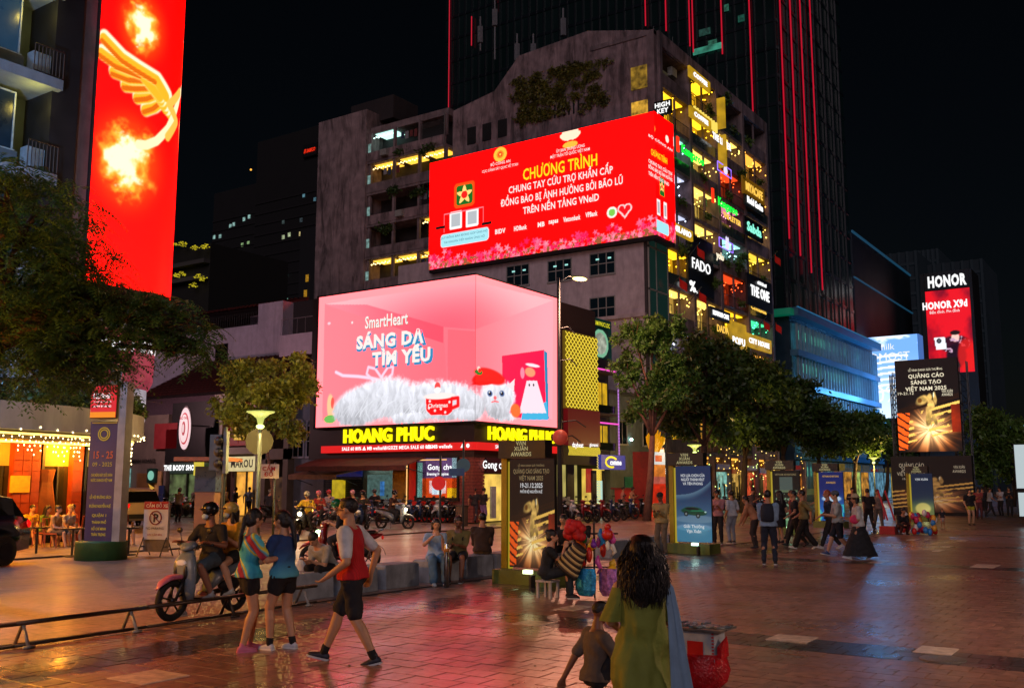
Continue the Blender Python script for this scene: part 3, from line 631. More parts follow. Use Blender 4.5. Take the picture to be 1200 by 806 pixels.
# low block with ducts left of it
MB().box((60.9,53.5,0),(64,60,14)).build('low_block',pm('3c3436',.8),t)
RZ0,RZ1=19.08,28.12; RY=PX(768,200,60.9).y; RL=PX(503,250,60.9).y; RXE=64.1
sc=thing('led_screen','tilted looking corner screen in bright red with yellow and white program lettering','screen',(60.9,RY,RZ0))
MB().box((61.0,RY+.1,RZ0-.25),(61.5,RL,RZ1)).box((61.5,RY+.1,RZ0-.25),(RXE,RY+.6,RZ1)).build('case',DARKV,sc)
redm=attr_mat('red_screen_pixels',1.1)
fl_rng=np.random.default_rng(3)
flowers=[(fl_rng.uniform(0,27),fl_rng.beta(1,2.4)*1.6,fl_rng.uniform(.12,.34),fl_rng.random()) for _ in range(420)]
def red_art(x,z,W0):
    c=flat(x,(1,.0,.0)); zz=z-RZ0
    for fx,fz,fr,q in flowers:
        lim=.9+.5*sin(fx*.9)+ (1.0 if fx>19 else .3)
        if fz>lim: continue
        m=(np.abs(x-fx)<fr*1.3)&(np.abs(zz-fz)<fr*1.3)
        if not m.any(): continue
        a=np.arctan2(zz[m]-fz,x[m]-fx); r=np.hypot(x[m]-fx,zz[m]-fz); ins=r<fr*(.7+.3*np.cos(5*a+q*9))
        cc_=c[m]; cc_[ins]=np.array([(.93,.25,.5),(.98,.45,.62),(.85,.12,.38),(.95,.6,.7)][int(q*4)])*(1-.3*(r[ins]/fr))[:,None]; c[m]=cc_
    n=fbm(x*4,zz*4); g=(zz<.35+.3*n)&(n>.55); c[g]=(.55,.35,.2)
    def P(s,col,m): c[m]=col
    W=RL-RY
    def box(x0,x1,z0,z1,col,rr=.0):
        m=(x>x0)&(x<x1)&(zz>z0)&(zz<z1)
        if rr: dx=np.maximum(np.abs(x-(x0+x1)/2)-((x1-x0)/2-rr),0); dz=np.maximum(np.abs(zz-(z0+z1)/2)-((z1-z0)/2-rr),0); m&=np.hypot(dx,dz)<rr
        c[m]=col
    def star(cx,cz,R_,col):
        a=np.arctan2(zz-cz,x-cx)+pi/2*3; r=np.hypot(x-cx,zz-cz); k=np.abs(((a/(2*pi)*5)%1)-.5)*2; c[r<R_*(.42+.58*k**1.3)]=col
    def emblem(cx,cz,r):
        d=np.hypot(x-cx,(zz-cz)*1.05); c[(d<r)&(d>r*.0)]=(1,.78,.25); c[d<r*.55]=(.95,.55,.15); c[d<r*.33]=(.8,.2,.1); c[d<r*.16]=(1,.85,.3)
    def lotus(cx,cz,r):
        for k in range(-3,4): 
            a=k*.38; ex=cx+sin(a)*r*.5; ez=cz+cos(a)*r*.35; d=np.hypot((x-ex)*cos(a)-(zz-ez)*sin(a),((x-ex)*sin(a)+(zz-ez)*cos(a))*.5); c[d<r*.24]=(1,.93,.8)
        c[(np.hypot((x-cx)/1.3,(zz-cz+r*.5)*2)<r*.5)]=(1,.75,.25)
    def app(cx,cz,r):
        box(cx-r*1.25,cx+r*1.25,cz-r*1.25,cz+r*1.25,(.80,.30,.05),.35*r); box(cx-r,cx+r,cz-r,cz+r,(.10,.42,.12),.3*r); star(cx,cz,r,(1,.87,.5)); 
        c[np.hypot(x-cx,zz-cz)<r*.38]=(.85,.12,.1)
    for (cx,k) in W0: pass
    return c,box,star,emblem,lotus,app
def mpx(px,py):
    if px<768: p=PX(px,py,60.9); return RL-p.y,p.z-RZ0
    p=PY(px,py,RY); return RL-RY+p.x-60.9,p.z-RZ0
def face_left(s,t):
    x=s*(RL-RY); z=RZ0+t*(RZ1-RZ0); c,box,star,emblem,lotus,app=red_art(x,z,[])
    emblem(*mpx(586,181),.62); lotus(*mpx(668,162),1.0); app(*mpx(544,228),.82)
    for px,py in ((534,258),(553,255)):
        a,b=mpx(px,py); box(a-.62,a+.62,b-.72,b+.72,(.97,.97,.97),.1)
        box(a-.45,a+.45,b-.5,b+.5,(.72,.74,.76))
    a,b=mpx(544,278); box(a-2.4,a+2.4,b-.55,b+.5,(.66,.90,.94),.25)
    a,b=mpx(543,247)
    box(a-2.0,a+2.0,b-.03,b+.03,(.75,.5,.55)); box(a-2.0,a-1.94,b-1.5,b,(.75,.5,.55)); box(a+1.94,a+2.0,b-1.5,b,(.75,.5,.55))
    for px,py,w in ((516,267,.5),(570,262,.5)): a,b=mpx(px,py); box(a-w,a+w,b-.13,b+.13,(.08,.05,.05))
    a,b=mpx(717,249); c[np.hypot(x-a,(z-RZ0)-b)<.42]=(.95,.95,.9); c[np.hypot(x-a,(z-RZ0)-b)<.26]=(.5,.8,.3)
    a,b=mpx(732,246); 
    zz=z-RZ0; m=(np.hypot(np.abs(x-a)-.25,zz-b-.12)<.33)|((np.abs(x-a)+(b-zz)*.85<.55)&(zz<b+.1)); c[m]=(.95,.8,.8)
    m2=(np.hypot(np.abs(x-a)-.25,zz-b-.12)<.22)|((np.abs(x-a)+(b-zz)*.85<.38)&(zz<b+.1)); c[m2]=(.9,.05,.1)
    return c
def face_right(s,t):
    x=RL-RY+s*(RXE-60.9); z=RZ0+t*(RZ1-RZ0); c,box,star,emblem,lotus,app=red_art(x,z,[])
    def q(px,py): p=PY(px,py,RY); return RL-RY+p.x-60.9,p.z-RZ0
    def ee(cx,cz,col): c[(np.hypot(x-cx,z-RZ0-cz)<.28)]=col
    ee(*q(766,150),(1,.6,.2)); ee(*q(782,163),(1,.92,.85))
    a,b=q(776,219); box(a-.42,a+.42,b-.7,b+.7,(.10,.42,.12),.12); star(a,b,.42,(1,.87,.5)); c[np.hypot(x-a,z-RZ0-b)<.14]=(.85,.12,.1)
    for px,py in ((772,243),(780,247)): a,b=q(px,py); box(a-.27,a+.27,b-.6,b+.6,(.95,.95,.95),.05); box(a-.18,a+.18,b-.4,b+.4,(.7,.7,.72))
    a,b=q(776,266); box(a-1.15,a+1.15,b-.45,b+.4,(.66,.90,.94),.2)
    return c
picture('screen_face',lambda s,t:np.stack([np.full_like(s,60.92),RL-s*(RL-RY),RZ0+t*(RZ1-RZ0)],-1),460,210,face_left,redm,sc,redx=2.2)
picture('screen_face',lambda s,t:np.stack([60.92+s*(RXE-60.92),np.full_like(s,RY+.02),RZ0+t*(RZ1-RZ0)],-1),90,210,face_right,redm,sc,redx=2.2)
WH2=em('fff4f0',1.0,sample=False); YE2=em('ffe21a',1.05,sample=False); BL2=em('5a9ab0',.8,sample=False)
def rt(s,x0,x1,y0,y1,h,m,bold=.03):
    a=PX(x0,y0,60.86); b=PX(x1,y1,60.86); text('lettering',s,(60.86,(a.y+b.y)/2,(a.z+b.z)/2-h/2),TX,h,m,sc,bold=bold,width=a.y-b.y)
rt('CHƯƠNG TRÌNH',613,700,206,186,.86,YE2,.02); rt('CHUNG TAY CỨU TRỢ KHẨN CẤP',596,718,221,201,.52,WH2,.02); rt('ĐỒNG BÀO BỊ ẢNH HƯỞNG BỞI BÃO LŨ',587,730,237,213,.52,WH2,.02); rt('TRÊN NỀN TẢNG VNeID',613,702,246,232,.52,WH2,.02)
rt('BỘ CÔNG AN',575,598,193,189,.22,WH2,.01); rt('CỤC CẢNH SÁT QLHC VỀ TTXH',565,607,201,193,.2,WH2,.01)
rt('ỦY BAN TRUNG ƯƠNG',652,685,177,171,.22,WH2,.01); rt('MẶT TRẬN TỔ QUỐC VIỆT NAM',645,691,184,175,.22,WH2,.01)
rt('QUÝ ĐỒNG BÀO ĐÓNG GÓP ỦNG HỘ',516,571,280,270,.16,BL2,.01); rt('TÀI KHOẢN TIẾP NHẬN ỦNG HỘ',520,568,285,276,.16,BL2,.01)
for s,x0,x1,y0 in (('BIDV',580,592,272),('HDBank',602,617,268),('MB',630,638,264),('napas',643,654,260),('Vietcombank',660,680,257),('VPBank',686,700,252)): rt(s,x0,x1,y0,y0-2,.34,WH2,.04)
def rr_(s,x0,x1,y0,y1,h,m):
    a=PY(x0,y0,RY-.05); b=PY(x1,y1,RY-.05); text('lettering',s,((a.x+b.x)/2,RY-.05,(a.z+b.z)/2-h/2),TY,h,m,sc,bold=.03,width=b.x-a.x)
rr_('CHƯƠNG TRÌNH',763,782,176,191,.42,YE2)
for k,s in enumerate(('CHUNG TAY CỨU TRỢ','ĐỒNG BÀO BỊ ẢNH HƯỞNG','TRÊN NỀN TẢNG VNeID')): rr_(s,760,788-(k==2)*4,187+k*7,206+k*6,.24,WH2)
rr_('BỘ CÔNG AN',760,788,157,178,.16,WH2)
# camera post above pink screen
# ================= OLD APARTMENT BLOCK =================
OLD=pm('8a7678',.9,.3,1.2,.25,stain=.72,bscale=3); OLD2=pm('7c6c6e',.9,.3,1.5,.2,stain=.5); OLDD=pm('2c2628',.9,.2,2,.1)
ap=thing('apartment_block','tall old stained apartment block with cafes and lit signs on its balconies','building',(64.1,30.4,0))
AX,AY=64.3,30.6
# stained side wall with stepped top
mb=MB(); prof=[(30.6,0),(30.6,36.0),(36.4,37.5),(43.0,37.1),(45.5,34.6),(49.9,33.8),(49.9,0)]
mb.prism([(AX,y,z) for y,z in prof][::-1],(1.0,0,0)); mb.build('side_wall',OLD,ap)
MB().box((AX-.12,30.6,0),(AX,31.2,36.0)).build('corner_pillar',OLD2,ap)
MB().box((AX-.1,30.6,35.7),(AX+1.0,36.2,36.05)).build('parapet',OLD2,ap)
MB().box((AX+1.0,33.2,0),(88,64,33.5)).build('core',OLDD,ap)
mb=MB()
for i in range(10): mb.box((AX-.03,41.2-.55*i*.8,30.9),(AX+.02,41.35-.55*i*.8,32.0))
mb.build('vent_slots',DARKV,ap)
for k in range(3): MB().box((AX-.06,44.2+1.6*k,30.4),(AX,45.1+1.6*k,31.9)).build('vent_window',DARKV,ap)
# tower block at the far left of the side
MB().box((AX-1.2,58.9,0),(AX+6,65,35.6)).build('stair_tower',OLD,ap)
MB().box((AX+.5,57.2,35),(AX+4,62.5,37.2)).build('roof_hut',OLDD,ap)
# wing balconies
FL=2.95; ZT=33.6
YW0,YW1=49.9,58.9
MB().box((AX-.6,YW0,ZT-.25),(AX+1.5,YW1,ZT+.35)).build('roof_edge',OLD2,ap)
litrow={0:('0e1413','8ad0c8',.30,1),1:('c89018','ffc030',.95,2),2:('1a1614','a08060',.05,0),3:('20140a','ff9a20',.25,3),4:('302010','ffb040',.6,2)}
for i in range(11):
    zc=ZT-.25-FL*i; zf=zc-FL
    if zf<0: break
    MB().box((AX-1.0,YW0,zf),(AX+1.5,YW1,zf+.22)).build('floor_slab',OLD2,ap)
    MB().box((AX-1.05,YW0,zf+.22),(AX-.9,YW1,zf+1.05)).build('parapet',OLD2 if i%2 else OLD,ap)
    for y in (YW0+.1,52.9,55.8,YW1-.25): MB().box((AX-.9,y-.12,zf+1.05),(AX-.65,y+.12,zc)).build('pillar',OLD2,ap)
    for j,(ya,yb) in enumerate(((YW0+.1,52.8),(53,55.7),(55.9,YW1-.2))):
        q=litrow.get(i,('141010','604030',.03,0)); lit=q[3]; e=q[2]
        if i==0: e=.0 if j<2 else .45
        if i==3: e=.75 if j==0 else .03
        if i==4 and j==2: e=.8
        MB().box((AX+1.3,ya,zf+.22),(AX+1.4,yb,zc)).build('back_wall',pm('4a4240',.8,.2,emit=q[1],estr=e*.55) if e>.1 else pm('2c2624',.8),ap)
        window(ap,(AX+1.28,(ya+yb)/2+.4,zf+1.35),.8,1.9,'x',FRAMED,GLASSB,2,1)
        window(ap,(AX+1.28,(ya+yb)/2-.7,zf+1.5),1.0,1.2,'x',FRAMED,GLASS,2,1)
        if e>.3:
            mb=MB()
            for k in range(12): mb.ell((AX-.5+random.uniform(0,.1),ya+(yb-ya)*(k+.5)/12,zc-.3-.08*(k%2)),(.07,.07,.07),6,4)
            mb.build('string_lights',em('ffe090' if i else 'd0fff4',4,sample=False),ap,kind='stuff')
            MB().box((AX-.5,ya+.3,zc-.12),(AX+1,yb-.3,zc-.05)).build('ceiling_panel',em('ffc040' if i else 'c0fff0',1.6),ap)
r3=random.Random(77)
for i in range(9):
    zf=ZT-.25-FL*(i+1)
    for k in range(2):
        y=r3.uniform(YW0+.6,YW1-1.2)
        if r3.random()<.6: MB().box((AX-1.45,y,zf+.35),(AX-1.05,y+.75,zf+.9)).build('air_conditioner',pm('8a8a86',.6),ap)
    if i%2==0: railing(ap,(AX-1.0,YW0+.2,0),(AX-1.0,YW0+2.8,0),zf+1.05,zf+2.5,FRAMED,22,.015,'window_grille')
    if r3.random()<.7:
        y=r3.uniform(YW0+.5,YW1-3); MB().tube([(AX-.8,y,zf+2.3),(AX-.8,y+2.2,zf+2.3)],.015,4).build('clothes_line',FRAMED,ap)
        for q in range(4): MB().box((AX-.83,y+.2+q*.5,zf+1.6+.1*(q%2)),(AX-.79,y+.55+q*.5,zf+2.28)).build('hung_laundry',pm(r3.choice(['8a8a90','6a3030','30405a','a09a80']),.9),ap)
    MB().tube([(AX-1.1,YW0+.05+.12*i*0,zf),(AX-1.1,YW0+.05,zf+FL)],.05,5).build('drain_pipe',pm('5a5654',.6),ap)
# teal side slots beside the tower
for i in range(9):
    zc=ZT-1-FL*i; MB().box((AX-.95,YW1-.35,zc-1.7),(AX-.9,YW1-.05,zc-.3)).build('side_slot',em('a8d8d0',.35,var=.6,sample=False),ap)
# street facade
B=[64.9,70.2,75.8,81.9,88.0]; SFL=3.1; top=34.9
FY=AY-.15
for x in B: MB().box((x-.22,FY-.1,0),(x+.22,FY+1.7,36.0)).build('pillar',OLD2,ap)
MB().box((64.7,FY-.05,35.0),(88.2,FY+.2,36.1)).build('parapet',OLD,ap)
MB().box((64.7,FY+.2,34.9),(88.2,FY+3,35.1)).build('roof_slab',OLD2,ap)
MB().box((88.0,FY,0),(88.4,60,35.5)).build('end_wall',OLD,ap)
cells={ # (floor,bay): style
 (0,0):'empty',(0,1):'yellow',(0,2):'open',(0,3):'glass',(1,0):'yellow',(1,1):'yellow',(1,2):'warm',(1,3):'dim',
 (2,0):'cool',(2,1):'warm',(2,2):'red',(2,3):'dim',(3,0):'pale',(3,1):'warm',(3,2):'pink',(3,3):'warm',
 (4,0):'pale',(4,1):'warm',(4,2):'cool',(4,3):'gold',(5,0):'yellow',(5,1):'dark',(5,2):'red',(5,3):'green',(6,0):'warm',(6,1):'warm',(6,2):'yellow',(6,3):'green',
 (7,0):'pale',(7,1):'pale',(7,2):'warm',(7,3):'dim',(8,0):'warm',(8,1):'white',(8,2):'dim',(8,3):'warm',(9,0):'yellow',(9,1):'dim',(9,2):'white',(9,3):'yellow'}
CS={'empty':('686058','c8b890',.10),'yellow':('a07818','ffc020',1.1),'dark':('262222','806050',.02),'glass':('2a3238','90a8b0',.08),'dim':('5a4420','ffb040',.5),'open':('565c64','b0b8c8',.12),
 'red':('5a1a10','ff5020',.28),'pink':('4a2030','e080a0',.3),'pale':('7a7a84','c8d0f0',.35),'cool':('4a605c','a0e8e0',.5),'gold':('604810','ffcf40',.4),'green':('0e3a28','50ffb0',.3),'warm':('70501c','ffd060',.7),'white':('8a8468','fff0b0',.8)}
for i in range(11):
    zc=top-SFL*i; zf=zc-SFL
    if zf<0: break
    MB().box((64.7,FY,zf),(88.1,FY+1.9,zf+.25)).build('floor_slab',OLD2,ap)
    for j in range(4):
        xa,xb=B[j]+.22,B[j+1]-.22; st=cells.get((i,j),'dim'); c0,c1,e=CS[st]
        MB().box((xa,FY+1.7,zf+.25),(xb,FY+1.8,zc)).build('back_wall',pm(c0,.8,.3,1.5,.1,emit=c1,estr=e*.5),ap)
        xm=(xa+xb)/2
        if st not in('open','empty'): MB().box((xm-.07,FY+.05,zf+.25),(xm+.07,FY+.2,zc)).build('mullion_post',OLD2,ap)
        if e>=.25:
            MB().box((xa+.3,FY+.4,zc-.13),(xb-.3,FY+1.5,zc-.05)).build('ceiling_panel',em(c1,2.2*min(1,e+.2)),ap)
            r2=random.Random(i*7+j); mb=MB()
            for k in range(16): mb.ell((r2.uniform(xa,xb),FY+r2.uniform(.0,1.3),zc-r2.uniform(.2,1.2)),(.055,.055,.06),5,4)
            mb.build('hanging_bulbs',em(c1,5,sample=False),ap,kind='stuff')
        for k in (-1,1): window(ap,(xm+k*(xb-xa)/4,FY+1.68,zf+1.45),1.5,2.0,'y',FRAMED,em(c1,min(.9,e*.9),var=.7,scale=1.5,sample=False) if e>.25 else GLASSB,2,1,.1,.06)
        if (i+j)%3==0: MB().box((xa,FY-.02,zf+.25),(xb,FY+.1,zf+1.1)).build('parapet',OLD if j%2 else OLD2,ap)
        elif (i+j)%3==1: railing(ap,(xa,FY,0),(xb,FY,0),zf+.3,zf+1.2,FRAMED,18)
        else: MB().box((xa,FY-.0,zf+.25),(xb,FY+.06,zf+1.15)).build('glass_balustrade',pm('3a4a4c',.15,.1,2,0,key='balustrade_glass'),ap)
        if (i*3+j*5)%7==0: MB().box((xm+.6,FY+.5,zc-1.0),(xm+1.5,FY+.9,zc-.3)).build('air_conditioner',pm('a0a098',.6),ap)
# roof clutter
for k in range(6):
    x=66+k*3.5; MB().tube([(x,FY+1,36),(x,FY+1,37.2+.5*(k%3))],.05,5).tube([(x-.8,FY+1,36.9),(x+.8,FY+1,36.9)],.04,5).build('roof_frame',FRAMED,ap)
MB().tube([(64.5+i*.8,45-i*.1,34.5+2*(i%2)) for i in range(5)],.06,5).build('roof_mast_lattice',FRAMED,ap)
for (px,py0,py1) in ((563,20,60),(580,0,70),(606,40,80),(625,40,95),(660,10,34)):
    p=PX(px,py1,70); q=PX(px,py0,70); MB().tube([p,q],.09,5).tube([q-V((0,0,1)),q-V((0,.0,2.6))],.28,6).build('rooftop_antenna',pm('6a6a6e',.6),ap)
# facade signs (each hangs on the block: a thing)
def fsign(lbl,s,px,py,w,h,m,board=None,bw=0,bh=0,bold=.03,out=.5):
    p=PY(px,py,FY-out); t=thing('shop_sign',lbl,'sign',p)
    if board: MB().box((p.x-bw/2,p.y+.03,p.z-bh/2),(p.x+bw/2,p.y+.2,p.z+bh/2)).build('board',board,t)
    MB().box((p.x-.05,p.y+.2,p.z-.05),(p.x+.05,FY,p.z+.05)).build('bracket',FRAMED,t)
    h*=.72; w*=.92; text('lettering',s,(p.x,p.y,p.z-h/2),TY,h,m,t,bold=min(bold,.025),width=w,depth=.02); return t
DB=pm('101012',.5); YB=em('c89a18',.75,var=.3,scale=1.2); GRN=em('10ff40',1.3,sample=False); GLD=em('ffc850',1.1,sample=False); MNT=em('90ffe0',1.1,sample=False); RD=em('ff3010',1.3,sample=False)
fsign('yellow sign reading COFFEE on the top balconies of the block','COFFEE',821,93,3.0,.5,WHT,YB,4.2,.9)
fsign('yellow sign reading COFFEE HOUSE under the top one','COFFEE',822,139,3.0,.5,WHT,YB,4.2,.9)
MB().box((B[2]-.1,FY-.8,28.2),(B[2]+.1,FY,31.0)).build('yellow_fin',YB,ap); MB().box((B[2]-.1,FY-.8,31.6),(B[2]+.1,FY,34.3)).build('yellow_fin',YB,ap)
mb=MB()
for i in range(9): mb.box((B[1]+.3+i*.55,FY-.35,31.0),(B[1]+.55+i*.55,FY-.2,31.9))
mb.build('yellow_bars',em('ffe060',1,sample=False),ap)
for lbl,px,py,k in (('green lit Kangaroo sign with a red first stroke, upper one',812,182,1),('green lit Kangaroo sign with a red first stroke, lower one above THE LETTER',853,242,1)):
    fsign(lbl,'Kangaroo',px,py,4.6,.95,GRN,bold=.06); p=PY(px-17,py-13,FY-.55); MB().box((p.x-.2,p.y,p.z-.6),(p.x+.2,p.y+.1,p.z+.6)).build('red_stroke',RD,children(ap)[0] if 0 else ap)
fsign('white THE LETTER sign on the third balcony','THE LETTER',846,166,4.3,.75,WHT)
fsign('yellow THE LETTER sign below the green one','THE LETTER',858,257,4.3,.6,GLD)
for lbl,px,py in (('violet neon rabbit outline, upper one',849,199),('violet neon rabbit outline, lower one',851,287)):
    p=PY(px,py,FY-.5); t=thing('neon_sign',lbl,'sign',p); NE=em('9a70ff',1.4,sample=False)
    MB().tube([(p.x-1.5,p.y,p.z+.35),(p.x+1.5,p.y,p.z+.35),(p.x+1.5,p.y,p.z-.4),(p.x-1.5,p.y,p.z-.4),(p.x-1.5,p.y,p.z+.35)],.045,5).build('outline',NE,t)
    MB().ell((p.x,p.y-.1,p.z-.1),(.42,.08,.34),10,6).ell((p.x-.18,p.y-.1,p.z+.42),(.09,.07,.28),8,5).ell((p.x+.18,p.y-.1,p.z+.42),(.09,.07,.28),8,5).build('rabbit_shape',em('e8e0ff',1.1,sample=False),t)
    MB().tube([(p.x,p.y,p.z),(p.x,FY+.2,p.z)],.04,5).build('bracket',FRAMED,t)
fsign('gold framed MIYACAFE sign','MIYACAFE',884,224,4.6,1.0,GLD,pm('3a2808',.5,emit='ffb020',estr=.12),5.4,1.6)
fsign('white script Model Garden sign under the gold one','Model Garden',885,239,4.2,.8,WHT,pm('1c2a20',.5),5.0,1.1)
fsign('mint green neon script sign','Sabda',884,269,3.8,1.1,MNT,DB,4.6,1.6)
fsign('large white FADO sign on a dark board','FADO',822,312,3.9,1.15,WHT,DB,5.0,4.6,bold=.0,out=.25)
fsign('white percent sign on the balcony below FADO','%.',813,336,1.6,1.1,WHT,bold=.05)
fsign('small white yolo sign','yolo',844,300,1.7,.8,em('fff0d0',1.1,sample=False),bold=.05)
fsign('white THE ONE sign near the right end of the block','THE ONE',891,344,5.0,1.2,WHT,DB,6.2,2.8,bold=.04,out=.7)
fsign('small white nha ba sign above THE ONE','nhà bà tư',893,333,2.4,.4,WHT,out=.75)
fsign('gold script sign under THE ONE','Chelsea',889,361,4.2,.85,GLD)
fsign('white MOTOMI CAFE sign','MOTOMI CAFE',845,369,3.6,.5,WHT,pm('303438',.5),4.2,.9)
fsign('gold DADA sign low on the block','DADA',847,386,2.6,.8,GLD,bold=.0)
fsign('yellow box sign reading POPU','POPU',866,400,3.0,.8,WHT,YB,3.8,3.2)
fsign('yellow band sign at the lowest right balcony','CITY HOUSE',890,402,5.5,.6,WHT,YB,6.4,1.2)
fsign('yellow shop sign just right of the red screen','MILANO',800,271,3.4,.6,WHT,YB,4,.8)
p=PX(776,128,AX-.2); s=thing('shop_sign','black HIGH KEY box sign on the corner of the block','sign',p); MB().box((AX-.35,p.y-.8,p.z-.5),(AX-.15,p.y+.6,p.z+.6)).build('board',DB,s); text('lettering','HIGH\nKEY',(AX-.38,p.y-.1,p.z+.1),TX,.34,WHT,s,bold=.03)
MB().box((AX-.1,30.9,31.6),(AX-.02,32.6,33.4)).build('corner_window',em('c89a30',.35,var=.8,scale=2,sample=False),ap)
MB().box((AX-.1,30.9,28.9),(AX-.02,32.6,30.6)).build('corner_window',em('ffc040',.55,var=.8,scale=2,sample=False),ap)
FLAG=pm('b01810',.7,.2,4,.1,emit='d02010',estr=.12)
for k,(px,py,w) in enumerate(((797,330,'beside the pale balcony below FADO'),(820,345,'under the percent sign'),(818,293,'over the letters FADO'),(822,396,'beside the lowest yellow balcony'),(896,379,'under the gold script sign'),(909,302,'on the far corner of the block'),(910,382,'low on the far corner of the block'))):
    p=PY(px,py,FY-1.1); t=thing('flag','red flag on a slanting pole '+w,'flag',p)
    MB().tube([(p.x,FY,p.z-.7),(p.x,p.y-.2,p.z+.6)],.03,5).build('pole',FRAMED,t)
    mb=MB(); rings=[]
    for a in range(7):
        u=a/6; rings.append([(p.x+u*.95,p.y+.15*sin(u*5),p.z+.45-u*.5),(p.x+u*.95,p.y+.15*sin(u*5+.5),p.z-.2-u*.55)])
    for a in range(6): mb.quad(rings[a][0],rings[a+1][0],rings[a+1][1],rings[a][1])
    mb.build('cloth',FLAG,t)
# ================= DARK TOWER WITH RED LIGHT LINES =================
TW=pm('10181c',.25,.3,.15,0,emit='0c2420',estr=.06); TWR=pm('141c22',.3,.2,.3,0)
t=thing('office_tower','very tall dark glass tower drawn with thin red vertical light lines','building',(100,33,0))
tl=PX(522,60,100).y
MB().box((100,33,0),(126,tl,150)).build('body',TW,t)
mb=MB()
for k in range(46): z=4+k*3.2; mb.box((99.9,33.0,z),(100,tl,z+.35)).box((100,32.9,z),(126,33.0,z+.35))
for k in range(40): y=33+k*(tl-33)/40; mb.box((99.8,y,0),(99.92,y+.18,150))
for k in range(8): x=100.3+k*3.3; mb.box((x,32.7,0),(x+.25,32.92,150))
mb.build('facade_grid',TWR,t,kind='stuff')
RL1=em('ff1038',.5)
def ntube(a,b,r): return MB().tube([a,b],r,4).build('red_light_line',RL1,t)
for px,y0,y1 in ((526,-90,140),(553,20,54),(581,-90,12),(757,-90,31),(781,-90,37),(809,-90,55),(813,-90,62),(847,-90,64),(883,-90,140)):
    p=PX(px,max(y1,0),99.7); z1=PX(px,y1,99.7).z; z0=PX(px,y0,99.7).z if y0>=0 else 150; ntube((99.6,p.y,z1),(99.6,p.y,z0),.085)
for px,y1 in ((924,280),(937,300),(950,320),(963,340)):
    p=PY(px,y1,32.6); ntube((p.x,32.5,p.z),(p.x,32.5,150),.085)
rr=random.Random(2)
for k in range(26):
    y=33+rr.random()*(tl-33)*.45; z=44+rr.random()*50; s=rr.uniform(.5,1.6)
    MB().box((99.75,y,z),(99.8,y+s,z+.8)).build('lit_window',em(rr.choice(['1c6a58','2a5a50','3c8a70']),.35,var=.6,sample=False),t)
p=PX(828,57,99.5); MB().box((99.6,p.y-1.7,p.z-.35),(99.7,p.y+1.7,p.z+.35)).build('lit_window',em('50c0a0',.5,var=.8,scale=.5,sample=False),t)
# ================= BLUE LIT OFFICE =================
t=thing('blue_office_building','low office building washed in blue light with rows of vertical fins','building',(93.3,30,0))
BLU=pm('3c6a84',.4,.15,1,.05); BLD=pm('16303e',.4,.2,1,.05); 
MB().box((93.3,30.6,0),(124.5,52,18.2)).build('core',BLD,t)
MB().box((93.0,29.6,18.0),(125,52,18.8)).build('cornice',BLU,t)
MB().box((92.9,29.55,18.75),(125,29.7,18.85)).build('added_cornice_glow',em('3fa0d8',.3),t)  # glowing strip added along the cornice for the blue wash
for k,z in enumerate((1.2,4.6,8.0,11.4,14.6)):
    MB().box((93.2,29.8,z-.5),(124.6,30.6,z+.1)).build('floor_band',BLU,t)
    mb=MB(); zt=z+2.75
    for i in range(30): x=93.8+i*1.04; mb.box((x,29.95,z+.1),(x+.09,30.2,zt))
    mb.build('fins',pm('7a98a8',.4,.1,2,0,metal=.3),t,kind='stuff')
    MB().box((93.5,30.45,z+.1),(124.4,30.58,zt)).build('window_band',em('1c5060',.5,var=.9,scale=.5,sample=False),t)
    mb=MB()
    for i in range(9):
        x=95+rr.random()*20; mb.box((x,30.35,z+1.3),(x+rr.uniform(.5,2),30.42,z+2.2))
    mb.build('lit_panes',em('60d0b0',.7,var=.5,sample=False),t,kind='stuff')
MB().box((92,30,18.0),(93.2,36,18.6)).build('canopy_roof',pm('1a4a44',.5,.2,1,0,emit='10c890',estr=.12),t)
MB().box((96,36,18.8),(126,52,24.2)).build('upper_floor',BLD,t)
MB().box((95.8,35.8,24.2),(126,52,24.6)).build('upper_roof',pm('284050',.5),t)
mb=MB()
for i in range(30): mb.box((96.4+i,35.85,19),(96.5+i,36,24.2))
mb.build('upper_mullions',pm('305068',.4),t,kind='stuff')
for x,pw in ((101,500),(112,1100),(121,3600)): lamp('blue_fill',(x,25.5,12),pw,'58b0ff',t,.4)  # blue lamps added without fixtures, standing in for the sky screen's glow
t=thing('dark_office_block','dim office block with a faint blue roof edge behind the fin building','building',(127,33,0))
MB().box((127,33,0),(160,55,34)).build('wall',pm('0e1a22',.6,.2,.3,0),t)
MB().box((126.8,32.8,34),(160,33.0,34.25)).box((126.8,32.8,28),(160,33.0,28.15)).build('roof_edge',em('2a6a90',.3,sample=False),t)
mb=MB()
for k in range(10): mb.box((126.9,33,3+k*3),(127,55,3.3+k*3))
mb.build('floor_lines',pm('1c2c36',.6),t,kind='stuff')
